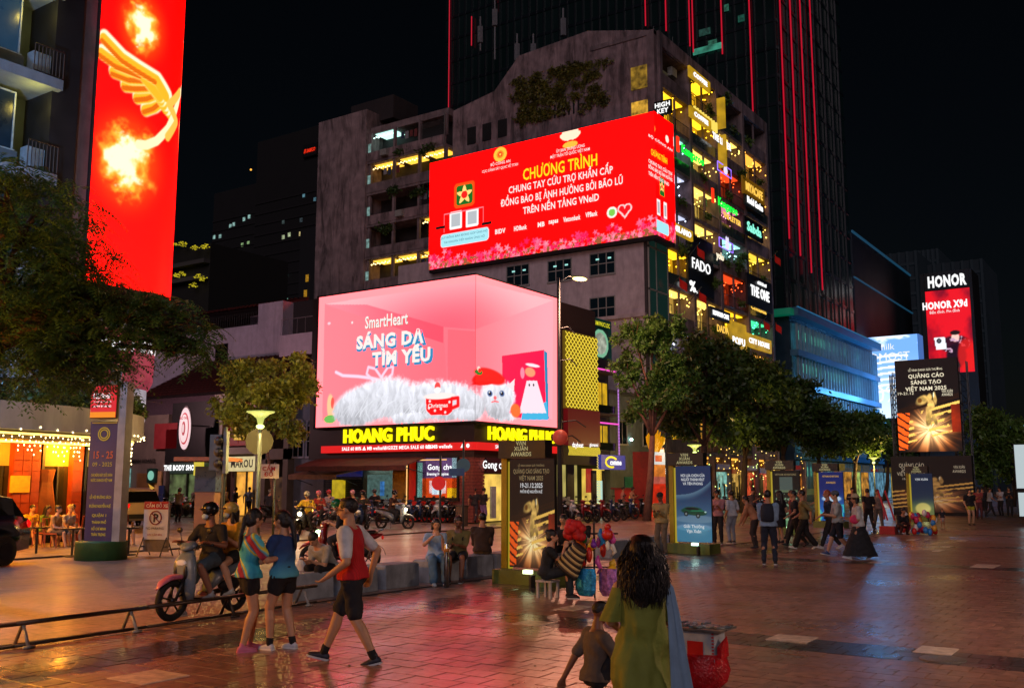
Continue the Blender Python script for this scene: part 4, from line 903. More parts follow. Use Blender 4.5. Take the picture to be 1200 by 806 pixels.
# ================= SKY PICTURE SCREEN =================
a=PX(1013,396,132); b=PX(1075,393,132); zb=PX(1040,490,132).z
t=thing('led_screen','wide pale blue sky picture screen beyond the fin building','screen',(132,b.y,zb))
def skyart(s,t_):
    c=mixc(flat(s,(.42,.62,.93)),(.80,.90,.99),sstep(.85,0,t_)); n=fbm(s*3+1,t_*9)
    c=mixc(c,(.90,.94,1),sstep(.52,.68,n)*.9); 
    for k in range(7): c[(np.abs(t_-(.30+k*.07)-.04*np.sin(s*3))<.012)&(s>.2)&(s<.8)]=(.95,.97,1)
    return c
picture('screen_face',rect_fn((132,a.y,zb),(132,b.y,zb),(132,a.y,a.z)),70,100,skyart,attr_mat('sky_screen_pixels',1.5),t)
MB().box((132.05,b.y,zb-.3),(134,a.y,a.z)).build('case',DARKV,t)
MB().box((132.1,b.y-.15,zb),(134.5,b.y-.02,a.z)).build('side_face',em('4a80d0',.7),t)
tx(t,'vinamilk',1030,407,131.9,.8,em('ffffff',1,sample=False)); tx(t,'YOMOST',1038,418,131.9,1.0,em('ffffff',1,sample=False)); tx(t,'10%',1033,462,131.9,2.0,em('ffffff',1,sample=False))
# ================= HONOR TOWER SCREEN =================
a=PX(1084,342,150); b=PX(1136,338,150); zb=PX(1110,437,150).z; zh=PX(1090,320,150).z
t=thing('led_screen','tall red phone advert screen under a black HONOR header','screen',(150,b.y,zb))
MB().box((150.1,b.y-.4,0),(156,a.y+.6,zh)).build('tower_body',pm('0c1216',.6),t)
def honor(s,t_):
    c=mixc(flat(s,(.85,.06,.12)),(.45,.02,.12),sstep(.4,.8,fbm(s*3,t_*4))); 
    c=mixc(c,(.12,.03,.10),soft(s,t_,(.60,.34),.34,.10)*.9)            # jacket
    c=mixc(c,(.10,.02,.08),soft(s,t_,(.62,.20),.22,.14))
    c=mixc(c,(.95,.75,.70),soft(s,t_,(.62,.42),.09,.055)); c=mixc(c,(.12,.05,.05),soft(s,t_,(.62,.475),.11,.028))
    m=fbm(s*14,t_*28); c[(m>.62)&(soft(s,t_,(.60,.34),.34,.10)>.5)]=(.75,.6,.7)
    c[(np.abs(s-.28+.25*(t_-.36))<.12)&(np.abs(t_-.36)<.075)]=(.90,.92,.95); c=mixc(c,(.06,.06,.08),soft(s,t_,(.25,.39),.055,.03)); c=mixc(c,(.4,.42,.45),soft(s,t_,(.25,.39),.02,.012)); c=mixc(c,(.85,.10,.08),soft(s,t_,(.85,.2),.2,.2)*.8)
    return c
picture('screen_face',rect_fn((150,a.y,zb),(150,b.y,zb),(150,a.y,a.z)),60,110,honor,attr_mat('honor_screen_pixels',1.3),t)
MB().box((149.9,b.y,a.z+.1),(150.1,a.y,zh)).build('header',pm('101418',.5),t)
tx(t,'HONOR',1109,329,149.9,1.5,em('ffffff',1.1,sample=False),bold=.05,width=5.2); tx(t,'HONOR X9d',1107,357,149.9,.95,em('ffffff',1.1,sample=False),bold=.05,width=6); tx(t,'Bền đỉnh. Pin đỉnh',1107,365,149.9,.4,em('ffffff',1,sample=False),width=4)
# far right dark buildings
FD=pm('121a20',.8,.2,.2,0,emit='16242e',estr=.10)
for k,(x0,x1,y0,dist,lbl) in enumerate(((1008,1075,302,215,'dim far tower block left of the phone advert tower'),(1075,1152,312,225,'dim far tower block behind the phone advert tower'),(1062,1100,296,235,'dim far stepped block between the two far towers'))):
    a=PX(x0,y0,dist); b=PX(x1,y0,dist); t=thing('far_tower',lbl,'building',(dist,b.y,0))
    MB().box((dist,b.y,0),(dist+20,a.y,a.z)).build('wall',FD,t); mb=MB()
    for i in range(16): mb.box((dist-.3,b.y,a.z-3-i*3.2),(dist,a.y,a.z-2.4-i*3.2))
    for i in range(7): y=b.y+(a.y-b.y)*i/7; mb.box((dist-.5,y,0),(dist,y+.5,a.z))
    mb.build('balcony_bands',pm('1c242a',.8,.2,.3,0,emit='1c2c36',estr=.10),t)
# ================= EVENT BILLBOARD =================
def fire(s,t_,low=False,tiger=True):
    c=flat(s,(.03,.02,.03)); n=fbm(s*5,t_*7)
    bx,by=.52,.24
    ang=np.arctan2((t_-by)*1.5,s-bx); r=np.hypot(s-bx,(t_-by)*1.5)
    glow=np.clip(1-r/.62,0,1)**1.4*sstep(.62,.30,t_); rays=sstep(.45,.85,vn(ang*5.5+20,r*1.2+3))*1.0+sstep(.5,.8,vn(ang*14+40,r*2.0))*.7
    c=c+np.array([1.0,.45,.12])*(glow*(.55+rays)*1.1)[...,None]
    c=mixc(c,(1,.95,.70),np.clip(sstep(.45,.0,r)*(.5+.6*rays),0,1))
    k=t_-.16*s-.04; st=(np.abs(((k*14)%1)-.5)<.2)&(k<.36)&(k>.03); c[st&(n>.4)]=np.array([.95,.75,.35])
    st2=(np.abs(k-.38)<.012)|(np.abs(k-.41)<.008); c[st2]=(.12,.05,.02)
    if tiger:
        tg=(s<.22-.16*(.5-t_))&(t_<.42)&(t_>.02); c[tg]=(.95,.35,.08); c[tg&(np.abs(((t_*13+s*6+n)%1)-.5)<.14)]=(.05,.02,.02)
        tg=(s>.86)&(t_<.5)&(t_>.2); c[tg]=mixc(flat(s,(.75,.2,.05)),(.2,.02,.01),n)[tg]
    gold=(.97,.80,.42)
    # the gilt figure: a raised drum like head, two lifted arms and a twisting body
    sx_=s+(fbm(s*7,t_*9)-.5)*.05; tx_=t_+(fbm(s*8+3,t_*8)-.5)*.03; sh_=fbm(s*12,t_*16)
    body=np.zeros(s.shape)
    for P in ((.41,.55,.105,.050,.25),(.53,.57,.045,.050,-.4),(.62,.57,.028,.065,.15),(.56,.50,.055,.055,-.2),(.52,.43,.050,.065,.1),(.50,.35,.045,.075,-.12),(.60,.34,.030,.06,.35)): body=np.maximum(body,soft(sx_,tx_,(P[0],P[1]),P[2],P[3],P[4],.28))
    tone=np.clip(.45+.9*(sh_-.25)+.35*(t_-.3),.3,1.12)
    gc=np.stack([tone*1.0,tone*.80,tone*.42],-1); c=c*(1-body[...,None])+gc*body[...,None]
    c=mixc(c,(.35,.18,.04),soft(sx_,tx_,(.37,.545),.035,.026,.2)*.8); c=mixc(c,(1,.97,.8),soft(sx_,tx_,(.60,.60),.012,.03)*.9)
    if low: c=np.stack([c[...,0]*.62,c[...,1]*.55,c[...,2]*.55],-1)
    return c
def banner_text(par,s_,o,dx,w,h,m,**k): text('lettering',s_,o,dx,h,m,par,width=w,**k)
CREAM=em('f4e8c8',1,sample=False); CREAML=em('b0a088',.75,sample=False)
X=61.8; a=PX(1048,423,X); b=PX(1121,418,X); zb=PX(1085,529,X).z; lz=PX(1090,600,X).z; la=PX(1045,535,X); lb=PX(1139,533,X)
t=thing('event_billboard','two storey event billboard with a gilt figure bursting from firelight','billboard',(X,lb.y,0))
firem=attr_mat('billboard_pixels',1.5)
picture('upper_screen',rect_fn((X,a.y,zb),(X,b.y,zb),(X,a.y,a.z)),120,170,lambda s,q:fire(s,q),firem,t)
picture('lower_poster',rect_fn((X-.3,la.y,max(.05,lz)),(X-.3,lb.y,max(.05,lz)),(X-.3,la.y,la.z)),120,100,lambda s,q:fire(s,q,True,False),attr_mat('poster_pixels',1.0),t)
MB().box((X+.05,b.y,zb),(X+.3,a.y,a.z)).build('screen_back',DARKV,t); MB().box((X-.25,lb.y,.0),(X+.2,la.y,la.z)).build('poster_box',DARKV,t)
def btext(s,px,py,h,w,m,xx=X-.05,**k): p=PX(px,py,xx); text('lettering',s,(xx,p.y,p.z-h/2),TX,h,m,t,width=w,**k)
btext('LỄ VINH DANH GIẢI THƯỞNG',1084,433,.13,1.9,CREAM); btext('QUẢNG CÁO',1085,440,.22,2.0,CREAM,bold=.02); btext('SÁNG TẠO',1085,447.5,.22,1.7,CREAM,bold=.02); btext('VIỆT NAM 2025',1085,455,.22,2.3,CREAM,bold=.02); btext('19-21.12',1061,461,.16,.9,CREAM); btext('VẠN XUÂN',1110,458,.16,.6,CREAM); btext('AWARDS',1110,462,.16,.6,CREAM)
btext('QUẢNG CÁO',1068,545,.22,1.4,CREAML,X-.38); btext('SÁNG TẠO',1068,550,.2,1.1,CREAML,X-.38); btext('VIỆT NAM 2025',1068,555,.2,1.6,CREAML,X-.38); btext('19-21.12.2025',1068,561,.12,1.0,CREAML,X-.38); btext('VẠN XUÂN',1124,547,.16,.6,CREAML,X-.38); btext('AWARDS',1124,552,.16,.7,CREAML,X-.38)
TR=pm('3a3c40',.4,.1,5,0,metal=.7)
def truss(y,x,z1,s=.45):
    mb=MB(); n=int(z1/.6)
    for dx,dy in ((0,0),(s,0),(0,s),(s,s)): mb.tube([(x+dx,y+dy,0),(x+dx,y+dy,z1)],.035,5)
    for i in range(n):
        z=i*.6; mb.tube([(x,y,z),(x,y+s,z+.6)],.02,4,False).tube([(x,y,z),(x+s,y,z+.6)],.02,4,False).tube([(x,y,z),(x,y+s,z)],.02,4,False)
    mb.build('truss_tower',TR,t)
truss(lb.y+.1,X+.6,a.z-.2); truss(lb.y+.7,X+1.6,a.z-.8); truss(la.y-.6,X+.6,a.z-.6); truss(a.y+.05,X+.35,a.z-.8,.35)
for z in (2.5,4.5,6.5): MB().tube([(X+.7,lb.y+.2,z),(X+.7,la.y-.4,z)],.04,5).build('cross_bar',TR,t)
# white light boxes on the right edge
for k,(x0,y0,x1,y1,lbl) in enumerate(((1188,521,1215,572,'blank white light box at the right edge, upper one'),(1193,577,1215,605,'blank white light box at the right edge, lower one'))):
    a=PX(x0,y0,48); b=PX(x1,y1,48); t=thing('light_box',lbl,'sign',(48,b.y,0)); MB().box((48,b.y,max(b.z,.05)),(48.25,a.y,a.z)).build('panel',em('c8d8dc',.8),t); MB().box((47.98,b.y-.03,max(b.z,.05)-.05),(48.3,b.y,a.z+.05)).box((47.98,a.y,max(b.z,.05)-.05),(48.3,a.y+.03,a.z+.05)).build('frame',FRAMED,t)
    if k==0: MB().tube([(48.3,a.y-.3,0),(48.3,a.y-.3,a.z)],.05,6).build('post',FRAMED,t)
# ================= CAFE CORNER WITH CANOPY (LEFT) =================
t=thing('corner_building','grey corner building with balconies over a cafe under a curved canopy','building',(-8,30,0))
GB=pm('7c8c9a',.7,.15,2,.05,stain=.2); GB2=pm('566470',.7,.15,2,.05); GD=pm('1a1c22',.6,.2,2,.05)
MB().box((-12,31.6,4.2),(22,35.5,30)).build('core',GB2,t)
MB().box((17.0,30.0,4.2),(17.95,31.6,30)).build('dark_pier',GD,t); MB().box((17.95,30.1,4.2),(18.5,31.6,30)).build('pale_pier',pm('5c5658',.8,.2,2,.05,stain=.3),t)
for k,z in enumerate((5.1,8.3,11.5,14.75,18.0,21.3)):
    MB().box((-12,29.7,z),(17.2,31.6,z+.35)).build('floor_slab',GB,t)
    for x in (-6,-.5,5,10.2,14.3):
        MB().box((x-.3,29.8,z+.35),(x+.3,31.6,z+3.2)).build('column',GB,t)
    for xa,xb in ((5.3,9.9),(10.5,14.0),(14.6,16.2)):
        MB().box((xa,30.4,z+.35),(xb,30.6,z+1.0)).build('spandrel',GB2,t)
        if xb-xa>2 or 1:
            f=window(t,((xa+xb)/2,30.55,z+2.0),(xb-xa)*.8,1.9,'y',pm('a8b8c0',.4),pm('16283a',.3,.4,2,.2,emit='2a4a66',estr=.5 if k%2 else .05),2 if xb-xa>2 else 1,1,.12,.05)
    railing(t,(16.2,29.75,0),(17.2,29.75,0),z+.4,z+1.3,FRAMED,8)
    MB().box((16.35,30.1,z+.4),(16.95,30.5,z+1.2)).build('air_conditioner',pm('88a0b0',.5),t)
lamp('balcony_lamp',(16.4,29.9,17.4),25,'ffe060',t,.1); lamp('balcony_lamp',(16.4,29.9,14.2),25,'ffe060',t,.1)
lamp('facade_fill',(10,24,9.5),2600,'7fb4e8',t,.5)  # bare lamp added in mid air to brighten the grey facade
# curved red screen
led=thing('led_screen','tall curved red screen with a golden wing and glowing bursts','screen',(18.6,30,9.0))
def ledP(s,q):
    L1=2.6; rad=1.6; tot=L1+rad*1.25; u=s*tot; th=np.clip((u-L1)/rad,0,2)
    x=18.55+np.minimum(u,L1)+np.where(u>L1,rad*np.sin(th),0); y=29.95+np.where(u>L1,rad*(1-np.cos(th)),0)
    return np.stack([x,y,8.6+q*13.4],-1)
def wing(s,q):
    z=8.6+q*13.4; px=s; c=flat(s,(.99,.01,.0)); n=fbm(s*9,z*1.6)
    def zy(y): return PY(150,y,30).z
    def sx(x): return (x-110)/82*.565 if x<192 else .565+(x-192)/22*.435
    def S(x,y,rx,ry,col,rot=0,e=.5,st=1.0):
        nonlocal c; c=mixc(c,col,soft(px,z,(sx(x),zy(y)),rx,ry,rot,e)*st)
    def burst(x,y,rx,ry):
        S(x,y,rx*1.5,ry*1.45,(1,.30,.02),0,.45,.9); nonlocal c
        m=soft(px+(n-.5)*.5*rx*3,z+(fbm(s*20,z*5)-.5)*ry,(sx(x),zy(y)),rx,ry,0,.4); c=mixc(c,(1,.80,.25),m); m=soft(px+(n-.5)*.3,z+(fbm(s*25,z*7)-.5)*ry*.9,(sx(x),zy(y)),rx*.7,ry*.75,0,.3); c=mixc(c,(1,1,.85),m)
    burst(152,190,.19,1.15); burst(162,26,.13,.85); burst(210,40,.045,1.1)
    def stroke(P,w,col,sc_=6.0):
        nonlocal c
        P=[(sx(a),zy(b)/sc_) for a,b in P]; d=np.full(px.shape,9.)
        for (ax,ay),(bx,by) in zip(P,P[1:]):
            vx,vy=bx-ax,by-ay; tt=np.clip(((px-ax)*vx+(z/sc_-ay)*vy)/(vx*vx+vy*vy+1e-9),0,1); d=np.minimum(d,np.hypot(px-ax-tt*vx,z/sc_-ay-tt*vy))
        c=mixc(c,col,1-sstep(w*.8,w*1.15,d))
    W_=[[(116,56),(140,70),(160,75),(185,80),(195,95)],[(114,74),(134,80),(165,80),(190,98)],[(130,90),(150,90),(170,84),(192,102)],[(145,101),(160,97),(178,90),(194,106)],[(161,110),(175,104),(186,96),(195,110)],[(172,121),(184,113),(192,104),(198,115)]]
    for k,P in list(enumerate(W_))[::-1]: stroke(P,.050,(1,.98,.82)); stroke([(a-1,b+2.2) for a,b in P],.036,(.93,.72,.14)); stroke([(a-3,b+5) for a,b in P[:-1]],.016,(.70,.42,.03))
    stroke([(212,60),(204,85),(200,110),(196,135),(188,155),(175,164),(165,166)],.03,(1,.95,.75)); stroke([(204,80),(196,105),(202,120),(196,145)],.03,(.95,.75,.3)); stroke([(214,80),(208,120),(210,160)],.03,(1,.85,.5))
    return c
picture('screen_face',ledP,120,320,wing,attr_mat('wing_screen_pixels',1.15),led,redx=2.4)
mb=MB(); bs,bq=np.meshgrid(np.linspace(0,1,20),np.array([0,1.])); P=ledP(bs,bq)
rings=[]
for i in range(20): a=P[0,i];b=P[1,i]; rings.append([(a[0],a[1]+.06,a[2]-.1),(b[0],b[1]+.06,b[2]+.1),(b[0]-.1,b[1]+.5,b[2]+.1),(a[0]-.1,a[1]+.5,a[2]-.1)])
mb.loft(rings); mb.build('case',DARKV,led)
# canopy
def path(off,n=26):
    ctrl=[(-12,25.4),(4,25.5),(12,25.9),(17,26.9),(20,28.6),(21.6,31),(22,34)]
    P=[];
    for i in range(n+1):
        u=i/n*(len(ctrl)-1); k=min(int(u),len(ctrl)-2); f=u-k
        p0=ctrl[max(k-1,0)];p1=ctrl[k];p2=ctrl[k+1];p3=ctrl[min(k+2,len(ctrl)-1)]
        q=[.5*((2*p1[j])+(-p0[j]+p2[j])*f+(2*p0[j]-5*p1[j]+4*p2[j]-p3[j])*f*f+(-p0[j]+3*p1[j]-3*p2[j]+p3[j])*f**3) for j in (0,1)]
        P.append(V((q[0],q[1],0)))
    out=[]
    for i,p in enumerate(P):
        d=(P[min(i+1,n)]-P[max(i-1,0)]).normalized(); out.append(p+V((-d.y,d.x,0))*off)
    return out
can=thing('canopy','pale curved concrete canopy strung with icicle lights over the cafe','canopy',(10,27,3.2))
A=path(0);Bp=path(.5);Cc=path(3.5)
MB().loft([[(a.x,a.y,3.35),(a.x,a.y,4.1),(b.x,b.y,4.15),(b.x,b.y,3.9),(c.x,c.y,3.9),(c.x,c.y,3.35)] for a,b,c in zip(A,Bp,Cc)]).build('slab',pm('8a8c94',.7,.12,1,.05,stain=.25),can)
MB().loft([[(a.x,a.y,3.1),(a.x,a.y,3.33),(c.x,c.y,3.33),(c.x,c.y,3.1)] for a,c in zip(path(.5),Cc)]).build('soffit',pm('5a4a34',.7),can)
YS=em('ffd060',3.5)
for off,z in ((.32,3.25),(.40,3.02)): MB().tube([(p.x,p.y,z) for p in path(off,40)],.03,5).build('light_strip',YS,can)
mb=MB(); rr=random.Random(9); PP=path(.38,150)
for p in PP:
    for k in range(rr.randint(2,6)): 
        z=3.2-k*.13-rr.random()*.05; mb.ell((p.x+rr.uniform(-.06,.06),p.y,z),(.022,.022,.03),4,3)
for k,p in enumerate(path(-.03,90)):
    if k%2: mb.ell((p.x,p.y,3.38+.05*sin(k)),(.03,.03,.03),4,3)
mb.build('icicle_lights',em('ffe0a0',6,sample=False),can,kind='stuff')
for i in range(6):
    p=path(1.5,7)[i+1]; lamp('soffit_lamp',(p.x,p.y,2.95),850,'ffa028',can,.15)
# cafe ground floor
cf=thing('cafe','cafe of rust tiled pillars and dark glass doors under the canopy','cafe',(8,29,0))
RUST=pm('7a2c10',.55,.25,4,.2)
MB().box((-12,29.6,0),(20,31.5,4.2)).build('back_wall',pm('6a4a2c',.8,.2,2,.1),cf)
def pillar(x0,x1):
    a=PY(x0,560,29.1).x; b=PY(x1,560,29.1).x; mb=MB()
    mb.box((a,29.1,0),(b,29.6,3.2)); mb.build('pillar',RUST,cf)
    mb=MB(); n=max(1,round((b-a)/.3))
    for i in range(n):
        for j in range(10): mb.box((a+i*(b-a)/n+.01,29.05+rr.uniform(0,.01),j*.32+.01),(a+(i+1)*(b-a)/n-.01,29.1,j*.32+.31))
    mb.build('wall_tiles',RUST,cf,kind='stuff')
pillar(14,46); pillar(84,96); pillar(-40,-14)
for x0,x1 in ((48,83),(-12,12),(98,135)):
    a=PY(x0,560,29.3).x; b=PY(x1,560,29.3).x
    MB().box((a,29.3,0),(b,29.35,2.4)).build('glass_front',pm('201c14',.08,.2,2,0),cf); MB().box((a,29.32,2.4),(b,29.4,3.2)).build('slatted_transom',pm('8a7a30',.6,.2,3,.1,emit='c0a030',estr=.2),cf)
    MB().box((a-.04,29.2,0),(a+.04,29.32,3.2)).box((b-.04,29.2,0),(b+.04,29.32,3.2)).box(((a+b)/2-.03,29.2,0),((a+b)/2+.03,29.32,2.4)).build('door_frame',FRAMED,cf)
p=PY(22,567,29); MB().box((p.x-.25,29.0,p.z-.25),(p.x+.35,29.05,p.z+.25)).build('yellow_plaque',pm('b09020',.5),cf)
p=PY(66,560,29.1); MB().loft([[(p.x-.3+.1*(k%2)*0+r_*cos(a*pi/4),29.15+r_*.4*sin(a*pi/4),z) for a in range(8)] for k,(r_,z) in enumerate(((.45,.3),(.35,1.2),(.22,1.9),(.3,2.3)))]).build('brown_curtain',pm('5a2a10',.8,.3,3,.3),cf)
for x0,x1,c in ((140,160,'c8d0c0'),(163,178,'d0c8a8')):
    a=PX(x0,560,36); b=PX(x1,560,36)
# hedge box over canopy
# COLIBRI drum
p=PY(152,420,31.5); t=thing('drum_sign','curved glowing pink drum sign lettered COLIBRI behind the palm','sign',(p.x,31.5,5))
zt=PY(152,388,31.5).z; zb=PY(152,445,31.5).z; zc2=PY(152,458,31.5).z
def arc(r,z,a0=-2.9,a1=.1,n=20): return [(p.x+r*cos(a0+(a1-a0)*i/n),33+r*sin(a0+(a1-a0)*i/n),z) for i in range(n+1)]
mb=MB(); mb.loft([arc(1.55,zb-.3),arc(1.7,zb),arc(1.75,zt)],False,False); mb.build('drum',em('c0405a',.55,var=.4,scale=.8),t)
mb=MB(); mb.loft([arc(1.5,4.15),arc(1.5,zb-.3)],False,False); mb.build('drum_wall',em('e0d8e8',.5,var=.4,scale=1),t)
MB().loft([arc(2.1,zt+.0),arc(2.1,zt+.3)],False,False).loft([arc(.5,zt+.3),arc(2.1,zt+.3)],False,False).loft([arc(.5,zt),arc(2.1,zt)],False,False).build('drum_cap',pm('9a9aa0',.6),t)
for i,ch in enumerate('COLIBRI'):
    a=-2.35+i*.24; text('lettering',ch,(p.x+1.8*cos(a),33+1.8*sin(a),zt-.75),(-sin(a),cos(a),0),.42,WHT,t,bold=.05)
# ================= HDBANK PYLON =================
g=G(118,655); t=thing('bank_pylon','pylon with a red HDBank box above a purple notice panel on a green base','sign',(g.x,g.y,0),0)
m=M.Translation(g)@M.Rotation(R(-90+22),4,'Z')
def T(mb):
    mb.v=[tuple(m@V(q)) for q in mb.v]; return mb
def loc(x,y,z): return m@V((x,y,z))
LX=(m.to_3x3()@V((1,0,0)))
T(MB().loft([[(.62*cos(a*pi/12),.62*sin(a*pi/12),z) for a in range(24)] for z in (0,.42,.45)])).build('base',pm('1c4a24',.6),t,True)
T(MB().box((-.42,-.12,.45),(.36,.12,3.42))).build('notice_panel',pm('2c2440',.5,.2,2,.05,emit='382c58',estr=.18),t)
T(MB().box((.37,-.15,.45),(.58,.15,4.42))).build('steel_post',pm('8a9098',.45,.2,3,.1,metal=.3),t)
T(MB().box((-.40,-.2,3.5),(.34,.2,4.35))).build('sign_box',pm('141820',.5),t)
T(MB().box((-.39,-.22,3.52),(.33,-.2,4.33))).build('sign_face',em('e01020',.9),t); T(MB().box((-.39,-.225,3.52),(.33,-.221,3.66))).build('sign_stripe',em('ff9000',.9,sample=False),t)
text('lettering','HDBank',loc(-.06,-.24,4.0),LX,.13,WHT,t,bold=.02,width=.5); text('lettering','Cam kết lợi ích cao nhất',loc(-.04,-.24,3.9),LX,.035,WHT,t,width=.5); text('lettering','HAPPY BANKING',loc(-.04,-.24,3.78),LX,.045,WHT,t,width=.5)
GY=em('c8a018',.55,sample=False)
T(MB().box((-.38,-.13,3.38),(.33,-.121,3.40))).build('top_light',GY,t)
rngb=random.Random(8)
text('lettering','◎',loc(-.02,-.13,2.95),LX,.3,GY,t); text('lettering','15 - 25',loc(-.02,-.13,2.5),LX,.17,em('c04818',.6,sample=False),t,bold=.02,width=.55); text('lettering','09 - 2025',loc(-.02,-.13,2.3),LX,.1,GY,t)
for k,(z,s) in enumerate(((2.05,'CHÀO MỪNG NGÀY QUỐC KHÁNH'),(1.92,'NƯỚC CHXHCN VIỆT NAM'),(1.5,'LỄ HỘI ĐƯỜNG SÁCH'),(1.28,'ĐƯỜNG NGUYỄN HUỆ'),(1.05,'QUẬN 1'),(.88,'THÀNH PHỐ'),(.72,'HỒ CHÍ MINH'),(.58,'TRÂN TRỌNG'))): text('lettering',s,loc(-.02,-.13,z),LX,.065,GY,t,bold=.02,width=.6 if k in(0,1,2,3) else .4)
# A-board
g=G(181,651); t=thing('parking_board','no parking A board with a red header standing on the left pavement','sign',(g.x,g.y,0))
m=M.Translation(g)@M.Rotation(R(-70),4,'Z')
T(MB().box((-.36,-.02,.42),(.36,.02,1.4))).build('panel',pm('c8ccd4',.5,.08,4,.05),t); T(MB().box((-.36,-.03,1.2),(.36,-.021,1.4))).build('header',pm('a01828',.5),t); T(MB().box((-.38,.03,.1),(.38,.05,1.36))).build('back_panel',pm('6a6258',.7),t)
mb=MB()
for s in (-1,1): mb.tube([(s*.34,-.28,0),(s*.34,0,.5),(s*.34,.3,0)],.018,5).tube([(s*.34,-.15,.24),(s*.34,.15,.24)],.014,5)
T(mb).build('legs',FRAMED,t)
LX=(m.to_3x3()@V((1,0,0))); DK=pm('181418',.6,key='print'); text('lettering','CẤM ĐỖ XE',loc(.04,-.05,1.25),LX,.08,pm('d8d8d8',.5),t,bold=.02); text('lettering','NO PARKING',loc(0,-.05,.68),LX,.06,DK,t); text('lettering','XIN CẢM ƠN',loc(0,-.05,.52),LX,.05,pm('a01828',.5),t)
T(MB().tube([(.17*cos(a*pi/12),-.04,.98+.17*sin(a*pi/12)) for a in range(25)],.016,5).tube([(-.12,-.04,1.1),(.12,-.04,.86)],.012,5)).build('circle_mark',pm('801828',.5),t); text('lettering','P',loc(0,-.035,.88),LX,.2,DK,t,bold=.03)
# ================= SHOP ROW ACROSS THE SIDE STREET (X=39) =================
def yx(px,X=39): return PX(px,560,X).y
LW=pm('a0a2b4',.8,.12,2,.06,stain=.25)
t=thing('pale_house','pale house with tall arched windows beside the screen building','building',(39.2,yx(372),0))
MB().box((39.4,39.4,0),(46,yx(338),7.2)).build('wall',pm('6a7080',.8,.15,2,.05,stain=.2),t)
for px in (350,366):
    p=PX(px,520,39.4); f=window(t,(39.4,p.y,4.2),.8,1.7,'x',LW,GLASS,2,2,.1,.05); MB().tube([(39.35,p.y+.45*cos(a*pi/10),5.05+.4*sin(a*pi/10)) for a in range(11)],.06,5).build('arch',LW,t)
t=thing('grey_shop','grey shop with deep dark openings behind the street lamp','building',(39.2,yx(338),0))
y0,y1=yx(338)+.1,yx(304)
MB().box((39.6,y0,0),(46,y1,7.0)).build('wall',pm('2c2a2c',.7,.2,2,.05),t)
for a,b in ((y0,y0+.4),(y1-.45,y1)): MB().box((39.0,a,0),(39.6,b,7.0)).build('pillar',pm('6a625c',.7,.2,2,.05),t)
MB().box((39.0,y0,3.2),(39.6,y1,3.8)).build('lintel',pm('6a625c',.7,.2,2,.05),t); MB().box((39.3,y0+.6,.1),(39.4,y1-.8,2.2)).build('shop_glass',em('604020',.35,var=.9,scale=1.5,sample=False),t)
t=thing('chocolate_shop','shop with red lit upper windows and a cream MAROU sign','building',(39,yx(306),0))
y0,y1=yx(304)+.1,yx(255)
CRM=pm('8a8278',.7,.15,2,.05)
MB().box((39.4,y0,0),(46,y1,7.4)).build('wall',pm('3a1c18',.7,.15,2,.05),t)
for a,b in ((y0,y0+.35),(y1-.35,y1)): MB().box((38.9,a,0),(39.4,b,7.1)).build('pillar',CRM,t)
MB().box((38.9,y0,3.55),(39.4,y1,3.95)).build('lintel',CRM,t)
window(t,(39.3,(y0+y1)/2,5.4),y1-y0-1.0,2.4,'x',pm('8a1a10',.5),em('a01808',.35,var=.7,scale=1.2),3,1,.12,.07)
MB().box((39.1,(y0+y1)/2-.25,4.4),(39.2,(y0+y1)/2+.6,7.2)).build('lit_column',em('ffc838',.7,var=.3),t)
MB().box((38.7,y0-.2,6.9),(40.5,y1+.2,7.15)).build('eaves',CRM,t)
MB().box((38.85,y0+.2,2.55),(39.0,y1-.5,3.4)).build('sign_board',em('f0dca0',.75,var=.12),t); p=PX(283,551,38.8); text('lettering','MAROU',(38.8,p.y,2.78),TX,.42,pm('30241c',.6),t,bold=.03,width=1.9)
MB().box((39.1,y0+.5,0),(39.2,y1-1.6,2.5)).build('lit_window',em('ffb040',.85,var=.5,scale=1.5),t)
for k in (y0+1.0,y0+2.0): MB().box((39.0,k,0),(39.1,k+.08,2.5)).build('door_bar',FRAMED,t)
# flat round roof sign + black shop
t=thing('black_shop','black fronted shop with THE BODY SHOP in white above a lit interior','building',(39,yx(255),0))
y0,y1=yx(255)+.05,yx(192)
MB().box((39.4,y0,0),(46,y1,6.9)).build('wall',pm('101012',.6),t)
MB().box((39.0,y0,3.0),(39.4,y1,5.2)).build('facade_board',pm('0c0c0e',.5),t)
MB().box((39.0,yx(205),4.0),(39.02,y1+1.2,5.6)).build('red_board',pm('5a1418',.6,.2,2,0,emit='801418',estr=.25),t)
MB().box((39.2,y0+.5,.3),(39.3,yx(196),2.4)).build('shop_interior',em('5a6a40',.6,var=.9,scale=1.4),t)
MB().box((38.95,y0+.4,2.45),(39.05,y1-.6,3.1)).build('sign_board',em('103c30',.4,sample=False),t)
p=PX(211,548,38.9); text('lettering','THE BODY SHOP',(38.9,p.y,p.z-.14),TX,.3,WHT,t,bold=.05,width=3.2)
for k in (1.4,2.8): MB().box((39.0,y0+k,0),(39.15,y0+k+.08,2.5)).build('door_frame',FRAMED,t)
p=PX(233,548,38.5); MB().box((38.4,p.y-.35,p.z-.45),(38.6,p.y+.35,p.z+.45)).build('yellow_box',em('e8d040',.8,sample=False),t)
p=PX(218,502,37.6); s=thing('round_sign','white oval sign with a red ring projecting over the side street','sign',p)
def dsk(r,x,m_,nm,w=.42): MB().loft([[(xx,p.y+r*w*cos(a*pi/14),p.z+r*sin(a*pi/14)) for a in range(28)] for xx in (x,x-.06)]).build(nm,m_,s)
